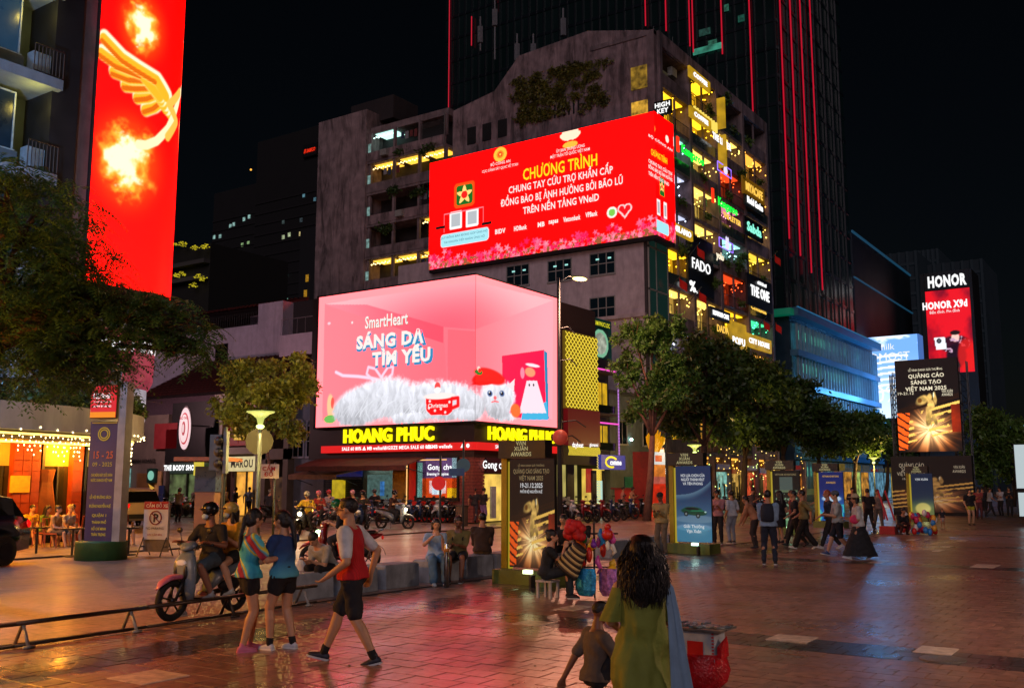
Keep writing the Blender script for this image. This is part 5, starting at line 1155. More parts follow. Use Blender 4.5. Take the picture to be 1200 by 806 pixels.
dsk(1.35,p.x,pm('201014',.5),'body'); dsk(1.25,p.x-.05,em('ffd8dc',.9),'face'); dsk(.95,p.x-.08,em('d02838',.9,sample=False),'ring'); dsk(.84,p.x-.11,em('ffe0e0',.9,sample=False),'inner_face'); dsk(.42,p.x-.14,em('c83040',.8,sample=False),'emblem',.35); dsk(.25,p.x-.17,em('ffe0e0',.8,sample=False),'emblem_mark',.3)
text('lettering','BO NE',(p.x-.2,p.y,p.z+.55),TX,.16,em('c02838',.9,sample=False),s,bold=.03); MB().tube([(p.x,p.y,p.z+.2),(39.3,p.y,p.z+.2)],.04,5).build('bracket',FRAMED,s)
t=thing('beige_shop','beige shop with brown shutters and a small round green sign','building',(39,yx(190),0))
y0,y1=yx(190)+.05,yx(110)
MB().box((39.3,y0,0),(46,y1,6.2)).build('wall',pm('5a5048',.8,.15,2,.05,stain=.2),t)
p=PX(168,540,39.2); text('lettering','MINH HOANG',(39.2,p.y,p.z-.12),TX,.24,pm('181410',.6),t,bold=.04,width=2.4)
mb=MB()
a,b=yx(157),yx(178)
for i in range(20): mb.box((39.2,b,.1+i*.12),(39.3,a,.2+i*.12))
mb.build('shutter',pm('6a4a28',.6,.2,3,.1),t,kind='stuff')
MB().box((39.1,yx(187),0),(39.2,yx(180),2.6)).build('tan_panel',pm('9a7a50',.6),t)
p=PX(178,557,39); MB().box((38.95,p.y-.45,p.z-.45),(39.1,p.y+.45,p.z+.45)).build('round_sign_box',pm('0c2c24',.5),t); MB().loft([[(x,p.y+.3*cos(a*pi/8),p.z+.3*sin(a*pi/8)) for a in range(16)] for x in (38.93,38.9)]).build('round_emblem',em('90d8c0',.7,sample=False),t)
p=PX(179,570,39); text('lettering','➤',(38.9,p.y,p.z-.3),TX,.5,em('e8b040',.8,sample=False),t)
MB().box((39.1,yx(150),0),(39.2,yx(141),2.8)).build('bright_opening',em('90c8c0',.5,var=.6),t)
MB().box((38.9,yx(194),.6),(39,yx(188),1.7)).build('blue_stand',pm('202a50',.5),t)
# white balcony house and red roofs behind
t=thing('balcony_house','white two storey house with a long roof terrace above dark red tiled roofs','building',(45,48,0))
WH=pm('c4b4c8',.8,.1,2,.05,stain=.2); TILEM=pm('4a1a18',.7,.3,3,.3)
y0,y1=PX(331,380,48).y,PX(150,380,48).y; zt=PX(240,388,48).z; zt2=PX(285,353,48).z
MB().box((48,y0,0),(58,y1,zt)).build('wall',WH,t)
MB().box((50.5,y0+.0,zt),(58,PX(284,360,48).y+2,zt2)).build('upper_room',WH,t); MB().box((48,y0,zt),(50.5,y0+2.6,zt2-.4)).build('gable_wall',WH,t)
railing(t,(48.1,y0+2.7,0),(48.1,y1,0),zt+.05,zt+1.0,FRAMED,60)
for px,w in ((284,1.0),(263,1.0)): p=PX(px,372,50.4); MB().box((50.35,p.y-w/2,zt),(50.5,p.y+w/2,zt+1.9)).build('door',pm('30181c',.7),t)
for px,py,w,h in ((202,408,1.3,1.2),(260,413,1.3,1.2)): p=PX(px,py,48); window(t,(48,p.y,p.z),w,h,'x',pm('2a1c20',.6),GLASS,2,1)
# tiled roof: slope with courses
def tiled(par,x0,z0,x1,z1,y0,y1,n=12):
    mb=MB()
    for i in range(n):
        a=i/n;b=(i+1)/n; xa=x0+(x1-x0)*a;xb=x0+(x1-x0)*b;za=z0+(z1-z0)*a;zb_=z0+(z1-z0)*b
        m_=int((y1-y0)/.45)
        for j in range(m_): 
            ya=y0+(y1-y0)*j/m_; yb=y0+(y1-y0)*(j+1)/m_; mb.add([(xa-.05,ya,za+.06),(xa-.05,(ya+yb)/2,za+.12),(xa-.05,yb,za+.06),(xb,yb,zb_+.02),(xb,(ya+yb)/2,zb_+.08),(xb,ya,zb_+.02)],[(0,1,4,5),(1,2,3,4)])
    mb.build('roof_tiles',TILEM,par,kind='stuff')
    MB().prism([(x0,y0,z0),(x1,y0,z1),(x1,y0,z0)],(0,y1-y0,0)).build('roof_body',pm('2a1414',.8),par)
tiled(t,48,zt2-.6,53,zt2+.9,y0+2.6,PX(215,340,50).y)
s=thing('tiled_roof_house','low house with a big dark red tiled roof behind the black shop','building',(41,50,0))
ya,yb=yx(322,42),yx(170,42); zr0=PX(240,462,41).z; zr1=PX(240,424,46).z
MB().box((41.5,ya,0),(47.5,yb,zr0)).build('wall',pm('50404a',.8),s)
tiled(s,40.6,zr0,46.5,zr1,ya,yb,14)
s=thing('pink_wall_house','small mauve house with a railed terrace left of the pink screen','building',(44,42,0))
a=PX(372,388,46); b=PX(328,388,46)
MB().box((46,39.5,0),(52,b.y,a.z)).build('wall',WH,s); railing(s,(46.1,39.6,0),(46.1,b.y,0),a.z,a.z+1.1,pm('7a7078',.6),14)
MB().box((49,39.5,a.z),(56,b.y+3,a.z+3)).build('back_room',pm('2a2428',.8),s)
t=thing('added_side_lamp','added lamp hidden behind the bank pylon to brighten the white house','street lamp',(33,52,0)); MB().tube([(33,52,0),(33,52,6.8)],[.1,.06],8).build('post',FRAMED,t,True); MB().ell((33.3,51.6,6.8),(.4,.3,.07),10,6).build('lamp_head',em('ffd0e0',4),t,True); MB().tube([(33,52,6.75),(33.3,51.6,6.8)],.04,5).build('arm',FRAMED,t); lamp('bulb',(33.4,51.5,6.55),1500,'ffc4c8',t,.2)  # unseen lamp added to brighten the white house and the shop row
# ================= FAR LEFT BUILDINGS =================
FD2=pm('0d0d10',.8,.2,.2,0)
X=200; a=PX(248,300,X).y; zt=PX(250,300,X).z; t=thing('far_office','far dark office block with scattered lit windows and a red rooftop sign','building',(X,60,0))
b=PX(380,190,X).y; c=PX(318,220,X).y
MB().box((X,c,0),(X+30,a,PX(300,215,X).z)).build('wall',FD2,t); MB().box((X-6,b-8,0),(X+30,c,PX(350,165,X).z)).build('wing_wall',pm('0b0b0e',.8,.1,.2,0),t)
p=PX(363,176,X-7); MB().box((X-7,p.y-2.8,p.z-1.8),(X-6.2,p.y+2.8,p.z+1.8)).build('sign_board',pm('14181a',.5),t); text('lettering','▣ SABECO',(X-7.2,p.y,p.z-.6),(-0.02,-1,0),1.0,em('ff3010',1.0,sample=False),t,bold=.04,width=4.6,up=(0,-.28,1))
wr=random.Random(12)
WL=[(251,278,'a8d8d0'),(258,277,'a8d8d0'),(270,265,'a8d8d0'),(274,263,'a8d8d0'),(286,257,'a8d8d0'),(292,254,'a8d8d0'),(251,299,'d8e8a0'),(258,297,'d8e8a0'),(268,293,'90a890'),(284,287,'a8d090'),(291,285,'a8d090'),(301,280,'a8b0a0'),(310,278,'a8a890'),(266,322,'50b080'),(281,332,'406878'),(303,326,'70a8a0'),(308,326,'70a8a0'),(332,278,'d0e0b0'),(339,275,'d0e0b0'),(352,274,'ffe8a0'),(356,229,'6090a0'),(369,234,'507888'),(332,260,'4a5a5a'),(330,323,'90c8c0'),(336,322,'90c8c0'),(329,341,'c0c080'),(327,353,'70a090'),(336,352,'70a090'),(353,258,'38444a')]
for px,py,c_ in WL:
    xx=X-.1 if px<318 else X-6.1; p=PX(px,py,xx); MB().box((xx-.1,p.y-.5,p.z-.6),(xx,p.y+.5,p.z+.6)).build('lit_window',em(c_,.55,var=.6,scale=1.5,sample=False),t)
for k in range(6): 
    px=256+k*7.5; p=PX(px,312-(px-256)*.28,X-.1); MB().box((X-.2,p.y-.55,p.z-.9),(X-.1,p.y+.55,p.z+.9)).build('lit_window',em('ffd840',.9,var=.4,scale=1,sample=False),t)
mb=MB()
for k in range(13): z=PX(300,250+k*12,X).z; mb.box((X-.3,c,z),(X,a,z+.4)); mb.box((X-6.3,b-8,z),(X-6,c,z+.4))
mb.build('floor_lines',pm('141216',.8),t,kind='stuff')
p=PX(294,199,X); MB().ell(p,(.35,.35,.35),6,5).build('beacon',em('ffb040',1.5,sample=False),t)
X=120; a=PX(195,290,X); b=PX(247,290,X); t=thing('terrace_building','mid rise with planted terraces under yellow lights behind the white house','building',(X,b.y,0))
MB().box((X,b.y,0),(X+20,a.y+6,a.z-1)).build('wall',pm('1c1a18',.8),t)
for py in (312,330): 
    z=PX(220,py,X).z; MB().box((X-1.5,b.y,z-.3),(X,a.y,z+.5)).build('terrace',pm('4a4644',.8),t)
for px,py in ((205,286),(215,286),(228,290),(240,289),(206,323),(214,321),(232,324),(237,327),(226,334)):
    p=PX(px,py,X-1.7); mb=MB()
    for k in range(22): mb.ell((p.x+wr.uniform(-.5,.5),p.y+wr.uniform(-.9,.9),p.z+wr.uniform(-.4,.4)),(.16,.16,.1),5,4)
    mb.build('glowing_shrub',em('c0b020',.75,var=.7,scale=2,sample=False),t,kind='stuff')  # foliage glows by itself in place of light falling on it
X=170; a=PX(352,270,X); b=PX(390,270,X); t=thing('far_grey_block','dim grey block beside the stained stair tower','building',(X,b.y,0)); MB().box((X,b.y,0),(X+20,a.y,a.z)).build('wall',pm('15151a',.8),t)
for px,py in ((360,326),(358,344)): p=PX(px,py,X-.1); MB().box((X-.2,p.y-.5,p.z-.9),(X-.1,p.y+.5,p.z+.9)).build('lit_window',em('c89020',.5,var=.5,sample=False),t)
# ground-level filler shops under trees on the right (X 64-93 front line)
t=thing('lit_shop_row','row of brightly lit shops half hidden behind the street trees','shopfront',(66,29.5,0))
sr=random.Random(21)
for k in range(9):
    x=65+k*3.1; c_=sr.choice(['ff9030','ffc860','ff6040','a0e8d8','ffd890','ff5030'])
    MB().box((x,29.7,.1),(x+2.6,29.8,2.7)).build('lit_window',em(c_,.4,var=.95,scale=2.2),t); z_=sr.uniform(2.5,3.1); MB().box((x,29.4,z_),(x+sr.uniform(1.4,2.7),29.6,z_+sr.uniform(.3,.7))).build('sign_board',em(sr.choice(['801810','0c4030','a07818','606058','182860']),.5,var=.5,scale=2),t)
    for q in range(3): xx=x+sr.uniform(0,2.2); MB().box((xx,29.62,sr.uniform(.1,.6)),(xx+sr.uniform(.15,.5),29.69,sr.uniform(1.4,2.7))).build('dark_frame',FRAMED,t)
    MB().box((x+2.65,29.4,0),(x+2.95,29.9,3.9)).build('pillar',OLD2,t)
    mb=MB()
    for q in range(15): mb.ell((x+sr.uniform(0,2.6),29.3,sr.uniform(.6,4.6)),(.045,.045,.05),5,4)
    mb.build('fairy_lights',em(sr.choice(['ffe080','ffd060','e8ff90']),2,sample=False),t,kind='stuff')
for k in range(10):
    x=95+k*3.4; c_=sr.choice(['ffd860','ffb040','a0e8d8','80c0e0','e0ff80'])
    MB().box((x,29.3,.1),(x+2.7,29.4,3.0)).build('lit_window',em(c_,.35,var=.95,scale=1.6),t); MB().box((x,29.0,3.1),(x+sr.uniform(1.5,3),29.2,3.1+sr.uniform(.3,.7))).build('sign_board',em(sr.choice(['701408','806810','505048']),.5,var=.5,sample=False),t)
# ================= TREES =================
BARK=pm('3a2c22',.9,.3,6,.5); BARKW=pm('6a4a3c',.9,.3,6,.5)
def leafmat(c,tr=.25):
    m=bpy.data.materials.new('foliage'); m.use_nodes=True; t=m.node_tree; L=t.links.new; b=t.nodes['Principled BSDF']; c=lin(c)
    g=t.nodes.new('ShaderNodeNewGeometry'); n=t.nodes.new('ShaderNodeTexNoise'); n.inputs['Scale'].default_value=1.3; L(g.outputs['Position'],n.inputs['Vector'])
    r=t.nodes.new('ShaderNodeMapRange'); r.inputs[1].default_value=.3; r.inputs[2].default_value=.7; r.inputs[3].default_value=.55; r.inputs[4].default_value=1.5; L(n.outputs[0],r.inputs[0])
    r2=t.nodes.new('ShaderNodeMath'); r2.operation='MULTIPLY_ADD'; r2.inputs[1].default_value=.7; r2.inputs[2].default_value=.65; L(g.outputs['Random Per Island'],r2.inputs[0])
    q=t.nodes.new('ShaderNodeMath'); q.operation='MULTIPLY'; L(r.outputs[0],q.inputs[0]); L(r2.outputs[0],q.inputs[1])
    x=t.nodes.new('ShaderNodeVectorMath'); x.operation='SCALE'; x.inputs[0].default_value=c; L(q.outputs[0],x.inputs['Scale']); L(x.outputs[0],b.inputs['Base Color'])
    b.inputs['Roughness'].default_value=.5; b.inputs['Transmission Weight'].default_value=0
    if tr:
        tl=t.nodes.new('ShaderNodeBsdfTranslucent'); L(x.outputs[0],tl.inputs['Color']); mx=t.nodes.new('ShaderNodeMixShader'); mx.inputs[0].default_value=tr
        out=t.nodes['Material Output']; L(b.outputs[0],mx.inputs[1]); L(tl.outputs[0],mx.inputs[2]); L(mx.outputs[0],out.inputs['Surface'])
    return m
LEAFG=leafmat('4c6628'); LEAFD=leafmat('3a5422'); LEAFY=leafmat('5c5a24'); LEAFO=leafmat('6a4a24')
def leaves(name,centers,radii,n,size,mat,parent,aspect=2.2,droop=.0,seed=1,shell=.55,flat_=.0,**k):
    g=np.random.default_rng(seed); K=len(centers); C=np.array(centers,float); Rr=np.array(radii,float)
    w=(Rr.prod(1))**(.66); idx=g.choice(K,n,p=w/w.sum())
    # sub clumps
    sub=14; d=g.normal(size=(K,sub,3)); d/=np.linalg.norm(d,axis=2,keepdims=True); d*=g.uniform(shell,1.0,(K,sub,1)); sc_=C[:,None]+d*Rr[:,None]
    sidx=g.integers(0,sub,n); p=sc_[idx,sidx]+g.normal(size=(n,3))*Rr[idx]*.14
    a=g.normal(size=(n,3)); a[:,2]-=droop; a[:,2]*=(1-flat_); a/=np.linalg.norm(a,axis=1,keepdims=True); b=g.normal(size=(n,3)); b-=(b*a).sum(1,keepdims=True)*a; b/=np.linalg.norm(b,axis=1,keepdims=True)
    s=size*g.uniform(.4,1.7,(n,1)); L=a*s; Wd=b*s/aspect*.5
    v=np.stack([p,p+L*.5+Wd,p+L,p+L*.5-Wd],1).reshape(-1,3); f=np.arange(4*n).reshape(-1,4)
    me=bpy.data.meshes.new(name); me.from_pydata(v.tolist(),[],f.tolist()); me.materials.append(mat); o=bpy.data.objects.new(name,me); COL.objects.link(o); adopt(o,parent); return tag(o,**k)
def tree(lbl,base,clumps,n,size,mat,trunk_r=.14,lean=(0,0),seed=1,group=None,bark=BARK,**k):
    t=thing('street_tree',lbl,'tree',base,0,group); b=V(base); g=random.Random(seed); mb=MB()
    cz=min(c[2]-r[2] for c,r in clumps); cen=V([sum(c[i] for c,r in clumps)/len(clumps) for i in range(3)])
    fork=b.lerp(V((cen.x,cen.y,max(cz+.2,b.z+1.4))),.85)
    mid=b.lerp(fork,.5)+V((g.uniform(-.1,.1),g.uniform(-.1,.1),0))
    mb.tube([b,mid,fork],[trunk_r*1.35,trunk_r,trunk_r*.8],9); mb.build('trunk',bark,t,True)
    for c,r in clumps:
        c=V(c); mb=MB(); q=fork.lerp(c,.5)+V((g.uniform(-.3,.3),g.uniform(-.3,.3),.3)); mb.tube([fork,q,c],[trunk_r*.6,trunk_r*.35,trunk_r*.15],6)
        for j in range(6):
            e=c+V((g.uniform(-1,1)*r[0],g.uniform(-1,1)*r[1],g.uniform(-.5,1)*r[2]))*.8; mb.tube([q.lerp(c,.3+.1*j),c.lerp(e,.4),e],[trunk_r*.22,trunk_r*.14,trunk_r*.05],4,False)
        mb.build('limb',bark,t,True)
    leaves('crown',[c for c,r in clumps],[r for c,r in clumps],n,size,mat,t,seed=seed,**k); return t
def clump(px,py,D,rpx,rpz=None,rd=None):
    """foliage mass centred on the sight line at distance D metres, radii given in picture pixels"""
    r=V(ray(px,py)); r/=hypot(r.x,r.y); c=V((r.x*D,r.y*D,EYE+r.z*D)); s=D/1150.; return (tuple(c),(rd or rpx*s,rd or rpx*s,(rpz or rpx)*s))
def gd(px,D): 
    r=V(ray(px,565)); r/=hypot(r.x,r.y); return (r.x*D,r.y*D,0)
tree('small street tree lit warm from below in front of the chocolate shop',gd(330,43),[clump(305,450,43,42,28),clump(340,455,43,28,30),clump(272,475,43,24,26),clump(300,490,43,34,24),clump(335,500,43,22,20),clump(350,430,43,18,14),clump(285,440,43,22,18)],16000,.17,leafmat('98a03a',.35),.07,seed=3,aspect=2,bark=BARKW,shell=.4)
tree('slim street tree with a forked trunk right of the yellow lattice shop',gd(757,50),[clump(745,400,50,28,26),clump(775,420,50,28,28),clump(735,440,50,22,22),clump(770,465,50,30,30),clump(785,385,50,22,18),clump(795,455,50,24,34),clump(745,480,50,16,18),clump(765,385,50,24,20)],15000,.19,leafmat('466e2a',.3),.17,seed=4,bark=BARKW,shell=.35,aspect=2.4)
row=[(822,56,[(820,440,48,42),(800,480,36,30),(845,475,36,34),(830,415,30,20)],'dark'),(870,64,[(868,450,46,36),(890,470,40,32),(850,430,34,24),(878,500,40,26)],'mid'),(915,72,[(915,470,42,32),(900,500,36,24),(935,490,36,26)],'dark'),(958,82,[(955,485,38,26),(975,500,34,24),(945,510,30,20)],'dark'),(1000,95,[(1000,500,34,20),(1020,512,30,18),(985,520,28,16)],'mid'),(1035,110,[(1035,505,24,16),(1045,525,22,16)],'dark')]
names=['broad dark street tree beside the slim forked one','wide street tree before the right end of the apartment block','dark street tree before the fin building','street tree left of the sky picture screen','small street tree below the sky picture screen','farthest small street tree left of the event billboard']
for i,(px,D,cl,kd) in enumerate(row):
    tree(names[i],gd(px,D),[clump(a,b,D,c*1.08,d*1.05) for a,b,c,d in cl],21000 if i<3 else 13000,.2+.0015*D,LEAFD if kd=='dark' else LEAFG,.2,seed=10+i,group='street trees along the shopping street',shell=.35)
for i,(px,D,cl,lb) in enumerate(((1150,75,[(1150,500,26,26),(1165,520,26,24),(1145,540,22,24)],'green tree just right of the event billboard'),(1185,88,[(1180,510,26,22),(1198,525,28,26),(1180,545,26,20)],'green tree at the right edge behind the light boxes'),(1225,80,[(1222,510,34,26)],'tree cut by the right edge of the view'))):
    tree(lb,gd(px,D),[clump(a,b,D,c,d) for a,b,c,d in cl],11000,.28,leafmat('4c6a2a'),.2,seed=30+i,shell=.35)
# big tree on the left: drooping feathered sprays
def feather_tree(lbl,base,clumps,n,mat,seed=5):
    t=thing('rain_tree',lbl,'tree',base); g=random.Random(seed); b=V(base)
    MB().tube([b,b+V((.1,.1,2)),b+V((.3,-.1,4.2))],[.26,.2,.17],10).build('trunk',BARK,t,True)
    fork=b+V((.3,-.1,4.2)); V_=[];F_=[]
    for c,r in clumps:
        c=V(c); mb=MB(); mb.tube([fork,fork.lerp(c,.5)+V((0,0,.6)),c],[.11,.07,.03],6)
        for j in range(5):
            e=c+V((g.uniform(-1,1)*r[0],g.uniform(-1,1)*r[1],g.uniform(-1,1)*r[2])); mb.tube([fork.lerp(c,.6+.08*j),c.lerp(e,.5),e],[.035,.02,.008],4,False)
        mb.build('limb',BARK,t,True)
        m=int(n*(r[0]*r[2])/sum(q[0]*q[2] for _,q in clumps))
        for _ in range(m):
            while True:
                u=V((g.uniform(-1,1),g.uniform(-1,1),g.uniform(-1,1)))
                if .25<u.length<1: break
            p=c+V((u.x*r[0],u.y*r[1],u.z*r[2])); az=g.uniform(0,2*pi); L=g.uniform(.3,.6); dirx=V((cos(az),sin(az),g.uniform(-.2,.25))); K=9
            side=V((-sin(az),cos(az),0))
            for k in range(K):
                u_=k/(K-1); q=p+dirx*L*u_+V((0,0,-.55*L*u_*u_)); tang=(dirx+V((0,0,-1.1*u_))).normalized()
                for s in (-1,1):
                    l=(.13*(1-.5*abs(u_-.4)))*g.uniform(.8,1.1); d=(side*s*.85+tang*.45+V((0,0,-.25))).normalized()*l; w=tang*.024; i=len(V_)
                    V_.extend([q,q+d*.5+w,q+d,q+d*.5-w]); F_.append((i,i+1,i+2,i+3))
    me=bpy.data.meshes.new('crown'); me.from_pydata([tuple(q) for q in V_],[],F_); me.materials.append(mat); o=bpy.data.objects.new('crown',me); COL.objects.link(o); adopt(o,t)
D=19
feather_tree('large dark feathery tree overhanging from the left edge',gd(-45,19),[clump(40,250,D,50,45,1.2),clump(15,330,D,80,80,1.6),clump(90,310,D,42,34,1.0),clump(75,375,D,66,50,1.5),clump(150,352,D,42,20,.8),clump(188,362,D,34,20,.7),clump(130,395,D,46,30,1.0),clump(215,388,D,18,30,.5),clump(234,402,D,12,30,.4),clump(40,430,D,70,34,1.3),clump(100,425,D,40,28,1.0),clump(10,210,D,40,26,.9)],2500,leafmat('40602a',.3))
# hanging plants over the canopy and hedge
r5=random.Random(19)
for k,q_ in enumerate(r5.sample(range(40),16)):
    j=q_%4; i_=q_//4; x=B[j]+r5.uniform(.8,4.2); z=top-SFL*(i_+1)+1.0
    t=thing('balcony_planter','green trailing planter on the '+ORD[i_]+' balcony row from the top, '+ORD[j]+' bay from the left','plant',(x,FY-.1,z),0,'trailing planters on the street balconies'); leaves('foliage',[(x,FY-.12,z-.1)],[(.9,.2,.4)],160,.22,LEAFG,t,seed=200+k,shell=.1,droop=.6)
hed=thing('roof_hedge','low hedge growing along the top of the curved canopy','hedge',(14,26.5,4.1))
hp_=path(.5,60)
leaves('foliage',[(p.x+.3,p.y+.3,4.35) for p in hp_ if p.x>3],[(.5,.5,.35)]*len([p for p in hp_ if p.x>3]),9000,.16,LEAFD,hed,seed=8,shell=.2,kind=None)
pl=PY(135,462,28.2); pal=thing('palm_plant','spiky palm like plant rising behind the bank pylon','plant',(pl.x,28.2,4.1)); g_=random.Random(4); mb=MB()
MB().tube([(pl.x,28.2,3.9),(pl.x,28.2,4.5)],[.16,.12],8).build('trunk',BARK,pal)
for k in range(54):
    az=g_.uniform(0,2*pi); el=g_.uniform(.15,1.45); L=g_.uniform(1.2,2.1); d=V((cos(az)*cos(el),sin(az)*cos(el),sin(el))); s=V((-sin(az),cos(az),0))*.05; o_=V((pl.x,28.2,4.4)); P_=[o_+d*L*u+V((0,0,-.5*(u**2)*cos(el))) for u in (0,.35,.7,1)]
    mb.add([P_[0]-s*.5,P_[0]+s*.5,P_[1]+s,P_[1]-s,P_[2]+s*.8,P_[2]-s*.8,P_[3]],[(0,1,2,3),(3,2,4,5),(5,4,6)])
mb.build('fronds',leafmat('6a7068',.2),pal)
# plants hanging on the stained wall and balconies
vine=thing('wall_creeper','yellow green creeper growing down the stained gable wall','plant',(64.1,39,31))
cs=[];rs=[]
for k in range(70): cs.append((64.12,g_.uniform(34.8,43.2),g_.uniform(31.2,35.0))); rs.append((.12,.75,.5))
leaves('foliage',cs,rs,16000,.2,leafmat('5c5a20',.1),vine,seed=12,shell=.1,droop=.8)
gi=0
for px,py,lb in ((832,128,'hanging over the second yellow balcony'),(866,312,'filling the balcony right of FADO'),(812,88,'on the top balcony'),(850,115,'beside the yellow fin'),(800,292,'under the yellow shop sign'),(872,300,'below the mint neon'),(838,330,'on the percent sign balcony'),(868,205,'beside the upper violet rabbit')):
    p=PY(px,py,AY-.35); t=thing('balcony_plant','leafy potted plant '+lb,'plant',p,0,'balcony plants of the apartment block'); leaves('foliage',[tuple(p)],[(.8,.35,.6)],350,.22,leafmat('4c5a20',.2) if gi==0 else bpy.data.materials['foliage'],t,seed=40+gi,shell=.1,droop=.4); gi+=1
for px,py,lb in ((470,172,'on the top wing balcony'),(500,168,'on the top right wing balcony'),(462,216,'on the yellow string light balcony'),(452,262,'on the dark wing balcony'),(488,220,'right on the string light balcony')):
    p=PX(px,py+6,AX-1); t=thing('balcony_plant','leafy potted plant '+lb,'plant',p,0,'wing balcony plants'); leaves('foliage',[tuple(p)],[(.3,1.1,.5)],300,.25,LEAFD,t,seed=60+gi,shell=.1,droop=.4); gi+=1

# ================= LAMPS =================
POST=pm('3a4448',.45,.2,6,.1,metal=.5)
LG=em('f0ff90',3.0)
def funnel_lamp(lbl,base,h=4.1,power=110,col='ffd070',group='funnel shaped street lamps'):
    t=thing('street_lamp',lbl,'street lamp',base,0,group); b=V(base)
    MB().tube([b,b+V((0,0,.9)),b+V((0,0,.95)),b+V((0,0,h-.35))],[.11,.1,.075,.06],10).build('post',POST,t,True)
    ring=lambda r,z:[(b.x+r*cos(a*pi/10),b.y+r*sin(a*pi/10),b.z+z) for a in range(20)]
    MB().loft([ring(.07,h-.4),ring(.12,h-.2),ring(.28,h-.06),ring(.44,h),ring(.44,h+.03),ring(.2,h+.05)]).build('funnel_head',em('d8e070',.9),t,True)
    lamp('bulb',(b.x,b.y,h-.62),power,col,t,.12); MB().ell((b.x,b.y,h-.45),(.13,.13,.08),10,6).build('lens',LG,t,True); return t
funnel_lamp('funnel shaped street lamp before the warm lit small tree',tuple(G(300,637)),4.1,2000)
funnel_lamp('funnel shaped street lamp above the blue car banner',gd(815,60),4.1,1300)
funnel_lamp('distant funnel shaped street lamp left of the event billboard',gd(1025,95),4.1,1800)
0 and funnel_lamp('x',gd(940,72),4.1,500)
0 and funnel_lamp('x',gd(1172,70),4.1,500)
funnel_lamp('funnel shaped street lamp just outside the left edge',(3.0,15.0,0),4.3,5000,'ffa030')
funnel_lamp('funnel shaped street lamp just outside the right edge',(13,-3.5,0),4.3,2600,'ffd0b8')
b=gd(656,44.5); t=thing('tall_street_lamp','tall dark street lamp with a bright arm right of the pink screen','street lamp',b); ht=11.3
MB().tube([b,V(b)+V((0,0,ht))],[.13,.07],10).build('post',POST,t,True)
MB().tube([V(b)+V((0,0,ht-.2)),V(b)+V((.35,-.35,ht+.1)),V(b)+V((.9,-.7,ht+.1))],.04,6).build('arm',POST,t,True)
q=V(b)+V((.85,-.65,ht)); MB().ell(q,(.45,.3,.06),12,6).build('lamp_head',em('ffd878',6),t,True); lamp('bulb',q-V((0,0,.25)),2600,'ffb490',t,.2)
for z,w in ((8.9,.6),(7.4,.7),(4.6,1.0),(3.9,.8)): MB().tube([V(b)+V((0,0,z)),V(b)+V((w*.6,-w*.5,z+.1)),V(b)+V((w,-w*.8,z-.2))],.03,5).build('side_bracket',POST,t)
p=V(b)+V((-.35,-.25,3.9)); MB().ell(p,(.35,.35,.35),14,9).build('round_sign_back',pm('b05040',.5,.2,emit='c03828',estr=.2),t,True)
# traffic light and other poles, signs
def post_sign(lbl,px,py,h,shape,cpx,cpy,r,mat,D,cat='road sign',name='road_sign'):
    b=V(gd(px,D)); t=thing(name,lbl,cat,b); MB().tube([b,b+V((0,0,h))],.045,7).build('post',POST,t,True)
    q=clump(cpx,cpy,D-.15,1)[0]; q=V(q); f=V((-b.x,-b.y,0)).normalized(); s_=V((-f.y,f.x,0))
    if shape=='disc': MB().loft([[tuple(q+f*k+s_*r*cos(a*pi/12)+V((0,0,r*sin(a*pi/12)))) for a in range(24)] for k in (0,.04)]).build('plate',mat,t)
    else:
        w,hh=r; MB().prism([q-s_*w/2-V((0,0,hh/2)),q+s_*w/2-V((0,0,hh/2)),q+s_*w/2+V((0,0,hh/2)),q-s_*w/2+V((0,0,hh/2))],f*.04).build('plate',mat,t)
    return t,q,f,s_
t,q,f,s_=post_sign('round blue traffic sign on a post near the Gong cha window',543,600,3.6,'disc',543,545,.28,pm('30586c',.5,.1),40)
t,q,f,s_=post_sign('blue street name plate post left of the round blue sign',516,600,2.7,'box',535,553,(.6,.28),pm('20406a',.5,.1,emit='20406a',estr=.1),38)
t,q,f,s_=post_sign('round red stop sign on a post before the Gong cha window',516,606,2.9,'disc',514,566,.26,pm('c01818',.5,.1,emit='c01010',estr=.35),37)
t,q,f,s_=post_sign('small white and red notice on a post before the shop row',322,560,2.6,'box',315,552,(.7,.5),pm('b0a898',.6,.2),36)
text('lettering','CẤM\nĐỖ',q+f*.06+V((0,0,.02)),s_*-1 if 0 else V((f.y,-f.x,0))*-1,.14,pm('901818',.5),t,bold=.02)
t,q,f,s_=post_sign('yellow round sign back on a post beside the street lamp',304,600,3.2,'disc',304,517,.45,pm('1c1c10',.8,.2),34)
b=V(gd(262,32)); t=thing('traffic_light','dark traffic light turned away near the small roofed kiosk','traffic light',b); MB().tube([b,b+V((0,0,3.6))],.06,8).build('post',POST,t); q=clump(254,530,32,1)[0]; MB().cbox(q,(.35,.35,1.1),.6).build('housing',pm('3a4650',.5),t); MB().cbox((q[0]+.15,q[1]-.25,q[2]),(.3,.1,1.3),.6).build('back_plate',pm('4a5660',.5),t); mb=MB(); [mb.ell((q[0]-.1,q[1]-.2,q[2]+k),(.14,.14,.14),8,6) for k in (-.35,0,.35)]; mb.build('visors',FRAMED,t)
b=V(gd(244,33)); t=thing('guard_kiosk','small guard kiosk with a flat brown roof behind the scooter','kiosk',b); MB().cbox(b+V((0,0,1.2)),(.62,.62,2.4),.6).build('body',pm('6a4a3a',.7,.2,3,.1),t); MB().cbox(b+V((0,0,2.0)),(.66,.66,.8),.6).build('blue_window_band',pm('20304a',.3),t); MB().cbox(b+V((0,0,2.62)),(2.0,1.6,.12),.6).build('roof',pm('7a4a38',.7),t)
